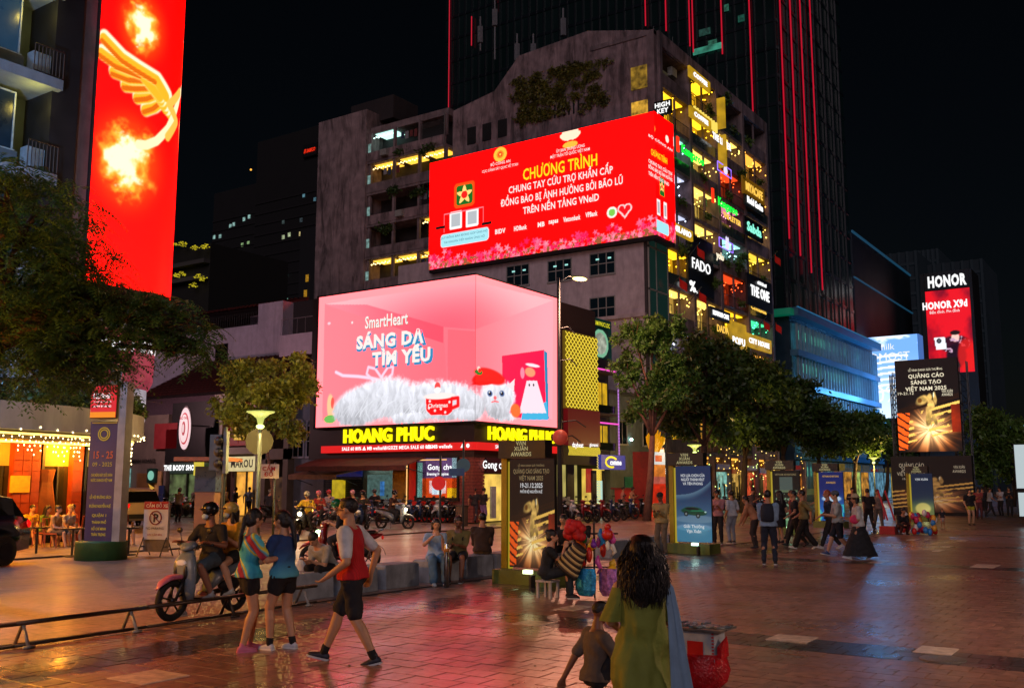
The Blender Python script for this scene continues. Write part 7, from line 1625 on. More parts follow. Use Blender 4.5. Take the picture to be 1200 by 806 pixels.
w2=person('woman in a blue graded top and short black skirt facing her friend, white sneakers',330,760,300,1.60,'phone',tmat=BLG,sleeve=.7,bottom='short_shorts',bc='101014',hair='pony',shoe='c0c4cc',sole='d0d0d0',skin='b',det=3,fem=True,socks='0c0c0e',mods=dict(hands=((-.07,.20,.66),(.02,.23,.65)),feet=((-.07,.05),(.06,-.05)),head=(-10,15),toe=(0,0),arms=(.3,-.5,-.6)))
# woman in the long green dress, seen from behind
def green_dress():
    D=G(756,905); t=thing('person','woman with long dark wavy hair seen from behind in a draped olive green dress','person',D,YAW-R(-8)-R(90)); h=1.52
    t['label']='woman with long dark wavy hair in a draped olive green dress, back turned'
    sk=pm(SKIN['b'],.5,.08,12,.05); S=lambda v:V(v)*h; X_=V((1,0,0));Y_=V((0,1,0)); mb=MB()
    eloft(mb,[(S((0,0,z)),X_,Y_,a*h,b*h) for z,a,b in ((.45,.05,.05),(.48,.09,.06),(.53,.1,.07),(.61,.075,.055),(.69,.09,.062),(.77,.092,.055),(.805,.055,.042),(.83,.032,.032),(.88,.03,.03))])
    mb.ell(S((0,0,.94)),(.046*h,.056*h,.055*h),16,12); mb.ell(S((0,.014,.905)),(.036*h,.042*h,.042*h),14,10); mb.capsule(S((0,.058,.925)),S((0,.07,.908)),.006*h,.008*h,8)
    for s in (-1,1):
        e=V((s*.135,.03,.64)); w=V((s*.08,.15,.60)); mb.capsule(S((s*.06,0,.79)),S((s*.10,0,.785)),.036*h,.035*h); mb.capsule(S((s*.10,0,.785)),S(e),.033*h,.026*h); mb.capsule(S(e),S(w),.025*h,.016*h); d=(w-e).normalized(); mb.capsule(S(w),S(w+d*.045),.02*h,.018*h)
        for k in range(4): o_=w+d*.045+V((0,0,.018-.012*k)); mb.capsule(S(o_),S(o_+d*.035+V((-s*.01,0,0))),.006*h,.005*h,6)
        mb.capsule(S(w+d*.01+V((0,0,.015))),S(w+d*.035+V((0,0,.035))),.007*h,.006*h,6)
        mb.capsule(S((s*.05,0,.5)),S((s*.05,.0,.28)),.05*h,.034*h); mb.capsule(S((s*.05,0,.28)),S((s*.05,0,.05)),.034*h,.022*h); mb.capsule(S((s*.05,-.01,.03)),S((s*.05,.09,.02)),.024*h,.018*h)
    grow('body',mb,.01,sk,t,3)
    GREEN=pm('7c8434',.8,.2,4,.6,bscale=14)
    # dress as a draped surface with soft folds
    rg=random.Random(7); n=96; rings=[]
    prof=[(.10,.172,.16),(.2,.160,.15),(.3,.148,.14),(.4,.136,.125),(.48,.125,.11),(.56,.114,.098),(.63,.107,.09),(.70,.110,.088),(.75,.115,.086),(.785,.112,.078),(.81,.088,.062),(.828,.058,.046)]
    for z,a,b in prof:
        ring=[]
        for j in range(n):
            th=2*pi*j/n; low=max(0,(.80-z))/.7
            f=1+low*(.12*sin(th*6+z*9+1.2*sin(z*11))+.06*sin(th*11-z*15+1.5)+.025*sin(th*17+z*27))+.02*sin(th*5+z*46)*sstep(.85,.6,z)
            diag=.05*sin((th*1.6+z*19+.8*sin(z*23)))*low
            ring.append(tuple(S((a*f*cos(th)+diag*cos(th),b*f*sin(th)+diag*sin(th),z))))
        rings.append(ring)
    # interpolate rings for smooth cloth
    R2=[]
    for i in range(len(rings)-1):
        for k in range(5):
            u=k/5; R2.append([tuple(V(p)*(1-u)+V(q)*u) for p,q in zip(rings[i],rings[i+1])])
    R2.append(rings[-1]); o=MB().loft(R2,True,False).mesh('dress',GREEN,True); o=bpy.data.objects.new('dress',o); COL.objects.link(o); o.parent=t
    for s in (-1,1):
        mb=MB(); rr_=[]
        a=V((s*.088,0,.79)); b=V((s*.120,.05,.64))
        m_=24
        for k in range(12):
            u=k/11; c=a.lerp(b,u); rad=.046+.014*u
            rr_.append([tuple(S(c+V((cos(2*pi*j/m_)*rad*(1+.12*sin(j*1.5+u*3)*u),sin(2*pi*j/m_)*rad*1.05*(1+.12*cos(j*1.9)*u),.0)))) for j in range(m_)])
        mb.loft(rr_,True,False); o=bpy.data.objects.new('sleeve',mb.mesh('sleeve',GREEN,True)); COL.objects.link(o); o.parent=t
    # scarf / tote strap in pale blue cloth hanging on the right shoulder
    mb=MB(); P_=[(.09,.05,.80),(.105,-.0,.82),(.11,-.06,.79),(.115,-.10,.68),(.125,-.115,.5),(.14,-.13,.3),(.16,-.15,.1)]; Wd=[.016,.018,.020,.026,.038,.055,.075]
    ringsS=[]
    for (x,y,z),wd in zip(P_,Wd): ringsS.append([tuple(S((x+wd*(k/6-.5)*2,y-.012*sin(k*2.0+z*5),z))) for k in range(7)]+[tuple(S((x+wd*(k/6-.5)*2,y+.008-.012*sin(k*2.0+z*5),z))) for k in range(6,-1,-1)])
    mb.loft(ringsS); o=bpy.data.objects.new('shawl',mb.mesh('shawl',pm('7a94ac',.8,.12,8,.25),True)); COL.objects.link(o); o.parent=t
    # hair: inner mass and wavy locks
    HR=pm('140c0a',.4,.35,40,.3); mb=MB(); mb.ell(S((0,-.010,.962)),(.062*h,.074*h,.060*h),16,12); mb.capsule(S((0,-.03,.95)),S((0,-.045,.80)),.066*h,.082*h,14); mb.capsule(S((-.03,-.045,.80)),S((-.02,-.05,.735)),.065*h,.05*h,12); mb.capsule(S((.03,-.045,.81)),S((.03,-.05,.745)),.062*h,.045*h,12)
    grow('hair',mb,.012,HR,t,3,.004)
    lm=MB()
    for k in range(700):
        th=rg.uniform(pi*.80,pi*2.2); r0=rg.uniform(.9,1.05); top=V((.052*cos(th)*r0,-.012+.062*sin(th)*r0,.96+rg.uniform(-.02,.035))); end=V((.10*cos(th)*rg.uniform(.4,1.15),-.035+.085*sin(th)*rg.uniform(.8,1.2),rg.uniform(.70,.82)))
        pts=[];ph=rg.uniform(0,6)
        for i in range(9):
            u=i/8; p=top.lerp(end,u); out=V((cos(th),sin(th),0))*(.036*sin(pi*min(1,u*1.05)))*rg.uniform(.6,1.1); wv=V((sin(u*17+ph),cos(u*15+ph),.3*sin(u*14+ph)))*.010*u; pts.append(S(p+out+wv))
        lm.tube(pts,[.002*h,.0028*h,.003*h,.003*h,.003*h,.0028*h,.0024*h,.0018*h,.0006*h],3,False)
    o=bpy.data.objects.new('hair_locks',lm.mesh('hair_locks',HR,True)); COL.objects.link(o); o.parent=t; o['kind']='stuff'
    return t
green_dress()
person('man in a grey brown shirt sitting on the tiles left of the green dress',697,806,70,1.5,'floor',tc='5a5048',sleeve=.8,bc='14161c',bottom='shorts',hair='buzz',hc='0c0a0a',skin='c',det=2,shoe='101010',mods=dict(hands=((-.14,-.17,.02),(.10,.24,.2)),lean=4,head=(-12,0)))
# scooter riders are placed with the scooter below
# on the kerb
def kz(px,py,lbl,hd,**k): return person(lbl,px,py,hd,**k)
person('man in a pale grey T shirt hunched over his phone on the kerb blocks',386,697,215,1.66,'hunch',tc='8a8f8c',sleeve=.7,bottom='pants',bc='0c0c10',hair='short',skin='b',det=2,shoe='8a6a50',mods=dict(head=(-20,10)))
person('woman in a pale blue top and wide blue jeans with a drink on the kerb',510,683,165,1.60,'sit',tc='8aa8c4',sleeve=.75,bottom='wide',bc='4a6e8c',hair='bob',skin='b',det=2,shoe='c8d4dc',fem=True,mods=dict(hands=((-.05,.17,.52),(.07,.2,.56)),lean=6,head=(0,0)))
person('man in an olive yellow shirt with dark backpack straps sitting beside the woman in jeans',537,680,185,1.66,'sit',tc='6a6034',sleeve=.8,bottom='shorts',bc='14141a',hair='short',hc='201a16',skin='c',det=2,shoe='4a3a34',bag=backpack('16161a'),mods=dict(hands=((-.04,.22,.42),(.04,.22,.43)),lean=10,head=(-12,10)))
person('person in a dark brown jacket sitting on the kerb left of the fire banner',565,673,0,1.68,'sit',top='jacket',tc='2c1c12',sleeve=1.5,bottom='pants',bc='4a3a24',hair='short',det=2,shoe='101010',bag=sling('3a2a1c'))
person('woman in a black dress on a tiny stool selling toys',640,700,95,1.58,'sitlow',tc='10161a',sleeve=.5,bottom='pants',bc='12202a',hair='bun',skin='b',det=2,fem=True,shoe='14100e',mods=dict(hands=((-.03,.24,.42),(.05,.2,.52)),lean=10))
person('man in a black T shirt sitting behind the toy rack',680,668,190,1.66,'sit',tc='101216',sleeve=.6,bottom='pants',bc='101014',hair='short',skin='b',det=2,mods=dict(lean=14,head=(-5,0)))
person('person in a dark top sitting beside the man in black behind the toy seller',662,668,200,1.6,'sit',tc='0e0e14',sleeve=.6,bottom='pants',bc='101014',hair='short',skin='b',det=1)
person('man in a beige shirt standing left of the blue car banner',776,650,210,1.66,'phone',tc='8a7a4c',sleeve=1.4,bottom='pants',bc='5a5040',hair='none',cap='1c1c1c',det=2,skin='c')
# walkers on the right
person('man with a dark backpack and dark trousers standing back turned at centre right',902,661,20,1.74,'bag_front',top='jacket',tc='7088a0',sleeve=1.5,bottom='pants',bc='141c2c',hair='short',det=2,shoe='101010',bag=backpack('141a28'),mods=dict(feet=((-.075,.0),(.075,0))))
person('person in a peach top bending behind the man with the backpack',886,642,300,1.6,'bag_front',tc='a06a48',sleeve=1.5,bottom='pants',bc='2a1c18',det=1,mods=dict(lean=30,hands=((-.1,.25,.45),(.1,.25,.45))))
person('woman in a dark dress and cap standing just beyond the backpack man',916,636,330,1.66,'relaxed',tc='181418',sleeve=.5,bottom='skirt',bc='181418',hair='long',det=1,fem=True,skin='b',cap='1c1214')
person('man in an olive shirt and wide black trousers walking left',944,643,285,1.72,'walk',tc='6a6440',sleeve=.95,bottom='wide',bc='0c0c0e',hair='short',det=2,shoe='b8b8b0')
person('dark clothed person walking behind the man in the olive shirt',934,640,285,1.70,'walk2',tc='14121a',sleeve=.6,bottom='pants',bc='0e0e10',hair='short',det=1)
person('dark haired person in a red checked shirt behind the olive shirt man',931,632,280,1.68,'walk',tc='5a1c1c',sleeve=.9,bottom='pants',bc='14141a',hair='short',det=1)
person('man in a navy shirt and long trousers walking left behind the couple',974,643,270,1.72,'walk',tc='1c2838',sleeve=.6,bottom='pants',bc='10141c',hair='short',hc='8a4a28',det=2,bag=tote('c08890',-1),shoe='a8a8a8')
person('man in a white T shirt, grey cap and dark shorts walking left',984,651,275,1.72,'walk2',tc='9aa09a',sleeve=.8,bottom='shorts',bc='12141c',hair='short',cap='4a545c',det=2,skin='b',shoe='1c3a6a',mods=dict(hands=((-.05,.2,.62),(.06,.2,.6))))
person('woman in a straw hat and a long black skirt with a pink bag walking left',1008,655,275,1.64,'walk',tc='a8a8a4',sleeve=.8,bottom='longskirt',bc='0e1016',hair='bob',det=2,fem=True,shoe='a0a8b0',bag=lambda t,S,j,put,h:(put('pink_bag',MB().ell(S(j['waist']+V((-.08,.07,0))),(.05*h,.08*h,.07*h),12,8),fab('c0305a')),put('straw_hat',MB().ell(j['H'](0,-.005,.045),(.055*h,.06*h,.045*h),14,8).ell(j['H'](0,0,.03),(.10*h,.105*h,.012*h),18,6),fab('a89878')))and None,mods=dict(hands=((-.07,.17,.6),(.08,.18,.62))))
person('woman in a grey top and grey trousers walking towards the camera',1030,620,185,1.66,'walk',tc='6a5a54',sleeve=.3,bottom='pants',bc='4a443e',hair='short',hc='4a2018',det=1,fem=True,bag=tote('b04848',-1))
person('dark clothed person walking away left of the woman in grey',1019,622,0,1.7,'walk',tc='141014',sleeve=.8,bottom='pants',bc='0c0c0e',hair='short',det=1)
person('person in a pink shirt and dark trousers right of the car banner',842,637,200,1.70,'phone',tc='9a6a6c',sleeve=.9,bottom='pants',bc='141014',hair='short',det=2)
person('person in a white shirt and pale grey trousers right of the pink shirt',859,636,330,1.66,'relaxed',tc='a0a8b0',sleeve=.8,bottom='pants',bc='7a8490',hair='short',det=2,fem=True)
person('street seller in black squatting among red ribbons and toys',1056,626,170,1.62,'squat',tc='0e0c0e',sleeve=1.4,bottom='pants',bc='3a1410',hair='short',det=1)
person('toddler in a dark top and pale skirt before the event billboard',1105,618,190,.82,'stand',tc='1c1c24',sleeve=.6,bottom='skirt',bc='9a8a80',hair='short',det=1,fem=True,shoe='a82818',scale_w=1.15)
person('woman in a black top and yellow shorts before the event billboard',1138,615,180,1.64,'relaxed',tc='0e0c0e',sleeve=.6,bottom='short_shorts',bc='a8a020',hair='bob',det=1,fem=True,scale_w=1.2,skin='b')
for px,py,hd,c,b,lb in ((1148,608,190,'8a3a34','502020','person in a rosy top standing right of the woman in yellow shorts'),(1153,606,20,'101014','101014','person all in black in the group right of the billboard'),(1161,605,90,'7a8490','16161c','person in a light grey shirt in the group right of the billboard'),(1174,604,250,'a0a4a8','1c1c20','person in a white top left of the light boxes'),(1184,605,200,'101014','0e0e10','tall person in black beside the light boxes'),(1068,606,90,'2a2024','101010','dark figure passing the foot of the teal banner'),(882,614,100,'3a3230','16161a','dark figure between the banners at centre right'),(960,612,270,'26262c','121214','dark figure behind the blue oval banner'),(1000,612,180,'1c1a20','101012','dark figure seen over the walkers')):
    person(lb,px,py,hd,1.68,random.choice(['relaxed','walk','phone']),tc=c,sleeve=.7,bottom='pants',bc=b,det=0,hair='short')
# cafe terrace
def table_chair():
    pass
TERR=[(33,640,120,'c0a020','person in a yellow top seated at the left of the cafe terrace','short',None),(50,642,100,'5a7a20','person in a green top seated on the cafe terrace','long',None),(62,643,95,'9a7a4a','woman in a tan dress seated on the cafe terrace','bun',None),(77,641,110,'b0a8a0','man in a white shirt and tan cap seated on the cafe terrace','none','a89050'),(86,638,250,'a84820','person in an orange top seated deep in the terrace','short',None),(140,640,110,'6a3018','person in a brown top seated right of the bank pylon','short',None)]
for px,py,hd,c,lb,hr,cp in TERR:
    person(lb,px,py,hd,1.64,'sit',tc=c,sleeve=.5,bottom='shorts',bc='3a3028',hair=hr,cap=cp,skin='b',det=1,shoe='6a5a4a')
CH=pm('8a3a18',.5,.2,6,.1)
def chair(x,y,rz,lbl,group='terrace chairs'):
    t=thing('terrace_chair',lbl,'chair',(0,0,0),0,group)
    MB().box((-.21,-.2,.42),(.21,.2,.46)).build('seat',CH,t); MB().tube([(-.2,-.2,.46),(-.21,-.24,.86),(.21,-.24,.86),(.2,-.2,.46)],.018,5).tube([(-.1,-.21,.46),(-.1,-.24,.86)],.014,4).tube([(.1,-.21,.46),(.1,-.24,.86)],.014,4).build('backrest',CH,t)
    for a in (-1,1):
        for b in (-1,1): MB().tube([(a*.19,b*.18,.43),(a*.21,b*.21,0)],.015,5).build('leg',CH,t)
    t.location=(x,y,0); t.rotation_euler=(0,0,rz); return t
g=G(33,640); ch0=chair(g.x,g.y,YAW-R(120)-R(90),'rust coloured terrace chair under the person in yellow')
for (px,py,hd,c,lb,hr,cp),nm in zip(TERR[1:],('under the person in green','under the woman in tan','under the man in the tan cap','under the person in orange','right of the bank pylon')):
    g=G(px,py); dup(ch0,None,g,YAW-R(hd)-R(90),'rust coloured terrace chair '+nm)
for px,py,lb in ((84,652,'small dark cafe table before the man in the tan cap'),(42,650,'small dark cafe table between the yellow and green tops'),(150,650,'small dark cafe table right of the bank pylon')):
    g=G(px,py); t=thing('cafe_table',lb,'table',g); mb=MB(); MB().loft([[(g.x+.32*cos(a*pi/8),g.y+.32*sin(a*pi/8),z) for a in range(16)] for z in (.70,.73)]).build('table_top',pm('2a1c14',.4),t); MB().tube([g,g+V((0,0,.7))],.03,6).build('pedestal',FRAMED,t); MB().loft([[(g.x+.2*cos(a*pi/8),g.y+.2*sin(a*pi/8),z) for a in range(16)] for z in (0,.03)]).build('foot',FRAMED,t)
    for k in range(2): c_=thing('drink_glass',('left' if k else 'right')+' drink glass on the '+' '.join(lb.replace('small dark ','').split()[:8]),'glass',g+V((.12*(k*2-1),.05,.73))); q=g+V((.12*(k*2-1),.05,.731)); MB().loft([[(q.x+r_*cos(a*pi/5),q.y+r_*sin(a*pi/5),q.z+z) for a in range(10)] for r_,z in ((.025,0),(.035,.12))]).build('tumbler',pm('a06a30',.1,.1,3,0),c_)
# background pedestrians near the shops
BG=[(262,604,30,'b09060','202020','blond haired person near the chocolate shop','c8964a'),(274,606,40,'101014','14141a','person in a black T shirt near the chocolate shop','0c0a0a'),(291,604,10,'6a7a90','1c1c24','person in a blue grey shirt before the grey shop','0c0a0a'),(208,612,20,'6a6a74','14141a','person in a grey top with a sling near the guard kiosk','0c0a0a'),(228,606,200,'7a6a60','14141a','person before the black shop','0c0a0a'),(338,602,0,'b0b4b8','101014','person in a white shirt at the pale house','0c0a0a'),(380,601,20,'101014','101014','dark figure by the shutters','0c0a0a'),(434,606,270,'4a8a80','30383c','person in a teal shirt at the kiosk counter','0c0a0a'),(556,612,10,'18141c','2a2430','person in black outside the Gong cha door','0c0a0a'),(566,613,40,'1c1418','7a5a8a','second person outside the Gong cha door with a pale bag','0c0a0a'),(165,612,30,'9aa4ac','1c1c20','person in pale clothes behind the parking board','0c0a0a'),(325,604,200,'2a241c','16161a','dark figure near the white and red notice','0c0a0a'),(730,606,90,'a06a60','2a2020','person in a rosy top among the parked bikes','0c0a0a'),(741,606,120,'b08060','2a2020','person in tan behind the red cart','0c0a0a')]
for px,py,hd,c,b,lb,hc in BG: person(lb,px,py,hd,1.68,random.choice(['relaxed','walk','phone']),tc=c,sleeve=.7,bottom='pants',bc=b,hc=hc,det=1,hair=random.choice(['short','bob']))
# ================= MOTORBIKES =================
TYRE=pm('0c0c0c',.8,.1,20,.3); RIM=pm('2c2c30',.35,.1,8,.05,metal=.8); CHR=pm('a8a8ac',.2,.05,8,.0,metal=1); BLK=pm('101012',.4,.15,6,.05)
def wheel(t,x,r=.27,w=.05,hero=False):
    mb=MB(); n=28; rings=[]
    for i in range(n+1):
        a=2*pi*i/n; rings.append([(x+(r-w+w*cos(b*pi/4))*cos(a),w*sin(b*pi/4)*.95,r+(r-w+w*cos(b*pi/4))*sin(a)) for b in range(8)])
    mb.loft(rings,True,False); ty_=mb.build('tyre',TYRE,t,True); m=MB()
    rings=[[(x+q*cos(2*pi*i/n),y,r+q*sin(2*pi*i/n)) for q,y in ((r*.70,-.025),(r*.76,-.03),(r*.76,.03),(r*.70,.025))] for i in range(n+1)]
    m.loft(rings,True,False)
    for k in range(5):
        a=2*pi*k/5+.3; c_,s_=cos(a),sin(a); m.tube([(x+.03*c_,0,r+.03*s_),(x+r*.72*c_,0,r+r*.72*s_)],.014,5)
    m.tube([(x,-.05,r),(x,.05,r)],.035,10); m.build('rim',RIM,ty_,True)
def bike(label,body,accent=None,group='parked motorbikes',hero=False,name='motorbike'):
    """scooter pointing along +X, rear wheel at x=-.64, front wheel at x=.64"""
    t=thing(name,label,'motorbike',(0,0,0),0,group); BM=pm(body,.28,.08,4,.02); AC=pm(accent or body,.3,.08,4,.02)
    wheel(t,.62,.285 if hero else .28); wheel(t,-.60,.27)
    def sl(L): return [[(x,y*sy,z) for y,z in pts] for x,sy,pts in L]
    def shell(nm,secs,m,n=14):
        mb=MB(); mb.loft([[(x+dx*sin(2*pi*j/n)*0,ry*cos(2*pi*j/n),z+rz*sin(2*pi*j/n)) for j in range(n)] for x,z,ry,rz,dx in secs]); return mb.build(nm,m,t,True)
    shell('front_fender',[(.30,.50,.03,.02,0),(.40,.575,.07,.035,0),(.55,.60,.08,.04,0),(.70,.59,.078,.04,0),(.83,.53,.06,.035,0),(.90,.46,.02,.015,0)],AC)
    # front apron: vertical lofts
    mb=MB(); n=14
    for sec in [0]: mb.loft([[(x+rx*cos(2*pi*j/n),ry*sin(2*pi*j/n),z) for j in range(n)] for x,z,rx,ry in ((.34,.26,.05,.12),(.37,.40,.07,.17),(.40,.60,.09,.21),(.40,.76,.10,.20),(.37,.88,.08,.14),(.33,.95,.05,.08))])
    mb.build('front_apron',BM,t,True)
    shell('handlebar_cowl',[(.20,.98,.07,.04,0),(.30,1.02,.13,.06,0),(.40,1.0,.12,.06,0),(.46,.97,.04,.03,0)],BM)
    MB().ell((.475,0,.78),(.03,.10,.05),12,8).build('headlight',pm('c8ccd0',.1,.1,4,0,emit='ffffff',estr=.05),t,True)
    MB().tube([(.62,.07,.285),(.46,.07,.62)],.022,6).tube([(.62,-.07,.285),(.46,-.07,.62)],.022,6).tube([(.36,0,.55),(.30,0,1.0)],.03,6).build('fork',BLK,t,True)
    MB().tube([(.22,.34,1.02),(.30,.12,1.02),(.30,-.12,1.02),(.22,-.34,1.02)],.014,6).build('handlebar',BLK,t,True)
    for s in (-1,1):
        MB().tube([(.24,s*.24,1.02),(.22,s*.34,1.02)],.02,7).build('grip',TYRE,t,True)
        MB().tube([(.28,s*.2,1.03),(.25,s*.27,1.18)],.007,4).ell((.25,s*.29,1.22),(.02,.06,.04),8,6).build('mirror',BLK,t,True)
    MB().loft([[(x,-w,z),(x,w,z),(x,w*.8,z-.06),(x,-w*.8,z-.06)] for x,w,z in ((.36,.12,.30),(.20,.15,.29),(-.02,.15,.29),(-.10,.13,.33))]).build('footboard',BLK,t)
    shell('side_body',[(.0,.40,.07,.06,0),(-.10,.50,.12,.14,0),(-.30,.60,.15,.13,0),(-.55,.68,.14,.10,0),(-.78,.74,.08,.06,0),(-.90,.77,.03,.02,0)],BM)
    shell('seat',[(.05,.70,.06,.03,0),(-.02,.74,.11,.05,0),(-.25,.76,.13,.055,0),(-.45,.79,.13,.06,0),(-.72,.82,.10,.05,0),(-.80,.82,.05,.02,0)],BLK)
    MB().tube([(-.72,.10,.80),(-.92,.08,.88),(-.92,-.08,.88),(-.72,-.10,.80)],.014,5).build('grab_rail',CHR,t,True)
    MB().ell((-.90,0,.70),(.03,.08,.045),10,6).build('tail_light',pm('8a1010',.2,.1,4,0,emit='ff2010',estr=.3),t,True)
    MB().ell((-.48,0,.42),(.22,.10,.12),12,8).tube([(-.2,-.13,.30),(-.55,-.16,.32),(-.85,-.16,.40)],[.03,.045,.05],8).build('engine_and_exhaust',pm('3a3a3c',.35,.2,8,.1,metal=.7),t,True)
    MB().tube([(-.6,.12,.27),(-.7,.12,.66)],.03,7).build('shock_absorber',CHR,t,True)
    MB().loft([[(x,-w,z),(x,w,z),(x,w,z+.01),(x,-w,z+.01)] for x,w,z in ((-.75,.05,.58),(-.92,.07,.46),(-.98,.07,.32))]).build('rear_mudguard',BLK,t)
    MB().tube([(-.1,-.12,.28),(-.06,-.2,.02)],.012,5).build('stand',CHR,t,True)
    return t
def place(t,p,rz): t.location=(p[0],p[1],0); t.rotation_euler=(0,0,rz); return t
# hero scooter: heading left in the picture (towards -X)
fw=G(200,728); rw=G(266,716)
hs=bike('grey scooter with a pink front mudguard carrying a masked couple behind the low rail','6c7a84','c06a84',None,True,'scooter')
dirv=V((-1,-.12,0)).normalized(); ctr=V((fw.x,fw.y,0))-dirv*.62; HRZ=atan2(dirv.y,dirv.x); place(hs,ctr,HRZ)
MB_=lambda *a:None
def onbike(c,rz,x,lbl,**k):
    d=V((cos(rz),sin(rz),0)); return person(lbl,loc=c+d*x,rz=rz-pi/2,**k)
onbike(ctr,HRZ,-.12,'man in a black T shirt, denim shorts and black helmet driving the grey scooter',h=1.70,pose='ride',tc='101218',sleeve=.7,bottom='shorts',bc='3a4a54',hair='none',helmet='101214',mask=True,det=3,skin='c',shoe='8a9098',scale_w=1.08,mods=dict(pz=.475,feet=((-.16,.16),(.19,.12)),fz=.20,lift=(0,-.16),hands=((-.17,.22,.62),(.17,.22,.62)),lean=6,head=(0,-35)))
onbike(ctr,HRZ,-.52,'woman in a mustard T shirt and gold helmet riding pillion on the grey scooter',h=1.58,pose='ride',tc='a87c14',sleeve=.7,bottom='short_shorts',bc='101014',hair='long',helmet='9a8a4a',mask=True,det=3,skin='b',fem=True,shoe='a8a8a0',mods=dict(pz=.54,feet=((-.16,.16),(.17,.14)),fz=.22,hands=((-.06,.16,.70),(.12,.16,.62)),lean=4,head=(0,-35)))
# parked row templates
T1=bike('dark parked motorbike in the packed row before the brick corner','16181c',None,'motorbikes parked in packed rows'); T2=bike('x','6a1014'); T3=bike('x','8a9094'); T4=bike('x','1c2c4a')
T=[T1,T2,T3,T4]
rb=random.Random(6)
rows=[('before the Gong cha window',[(452,609),(462,610),(473,610),(484,611),(495,611),(506,612),(517,612),(528,612)],(-1,-.1)),
 ('before the yellow lattice shop',[(655,612),(666,612),(677,612),(688,611),(699,611),(710,610),(722,609),(734,608),(746,607)],(-.3,-1)),
 ('before the beige and black shops',[(150,606),(160,607),(186,606),(198,606),(210,605),(222,604),(236,604)],(-1,-.2)),
 ('under the dark street trees',[(862,600),(874,600),(886,600),(898,600),(830,601),(845,601)],(-.3,-1))]
used=set()
for nm,pts,d in rows:
    for k,(px,py) in enumerate(pts):
        i=rb.randrange(4); col=('black','red','silver','navy')[i]; p=G(px,py+rb.uniform(-.6,.6)); a=atan2(d[1],d[0])+rb.uniform(-.18,.18)
        lb=col+' parked motorbike, '+ORD[k]+' from the left in the row '+nm
        if i not in used: used.add(i); t=place(T[i],p,a); t['label']=lb; t['group']='motorbikes parked in packed rows'
        else: dup(T[i],None,V((p.x,p.y,0)),a,lb,'motorbikes parked in packed rows')
for i in range(4):
    if i not in used: place(T[i],G(670+i,612),0)
# riders waiting in the street
RID=[(358,628,195,'a89020','a0a4a8','rider in a yellow and navy top with a pale helmet in the waiting group'),(372,622,200,'7a2020','c06a80','rider in a red top with a pink helmet in the waiting group'),(384,616,205,'9a8a90','b03030','rider in a pale top with a white and red helmet in the waiting group'),(399,668,265,'0c0c10','0c5a30','man in black with a green helmet on a motorbike behind the kerb'),(412,618,200,'2a5a50','b88090','rider in a teal top at the back of the waiting group'),(424,622,190,'101014','181818','rider in black with a dark helmet in the waiting group'),(462,620,110,'3a1c14','101010','rider in brown on a bike crossing before the menu kiosk'),(168,616,180,'8a8e94','40a070','rider with a mint helmet behind the parking board'),(316,612,20,'303038','8a8a80','rider with a grey helmet beyond the two women'),(438,612,200,'181014','3a3a3a','farthest rider in the waiting group')]
for k,(px,py,hd,c,hl,lb) in enumerate(RID):
    p=G(px,py); rz=YAW-R(hd); t=dup(T[(k*3)%4],None,V((p.x,p.y,0)),rz,('black','red','silver','navy')[(k*3)%4]+' motorbike ridden by the '+' '.join(lb.replace('rider','one').replace('man in','one in').split()[:6]),'ridden motorbikes')
    person(lb,loc=p-V((cos(rz),sin(rz),0))*.15,rz=rz-pi/2,h=1.68,pose='ride',tc=c,sleeve=.9,bottom='pants',bc='16161c',hair='none',helmet=hl,det=2 if py>640 else 1,skin='b',mods=dict(pz=.475,feet=((-.17,.16),(.17,.14)),fz=.17,hands=((-.17,.25,.62),(.17,.25,.62)),lean=10 if py<640 else 25,head=(-10,0)))
    if k in(0,1,3,4,6,8):
        q=V((p.x,p.y,.8))+V((cos(rz),sin(rz),0))*.5; hl_=thing('headlamp_glow','x','lamp',q) if 0 else None
        MB().ell(q,(.075,.075,.075),8,6).build('headlight_bulb',em(('fff0c0','ffb040','e8fff0','c0ffb0','fff0c0','e0f4ff','fff0c0','fff0c0','ffc050')[k],9),t,True); lamp('headlamp',q+V((cos(rz),sin(rz),0))*.12,14,'ffe8c0',t,.05)
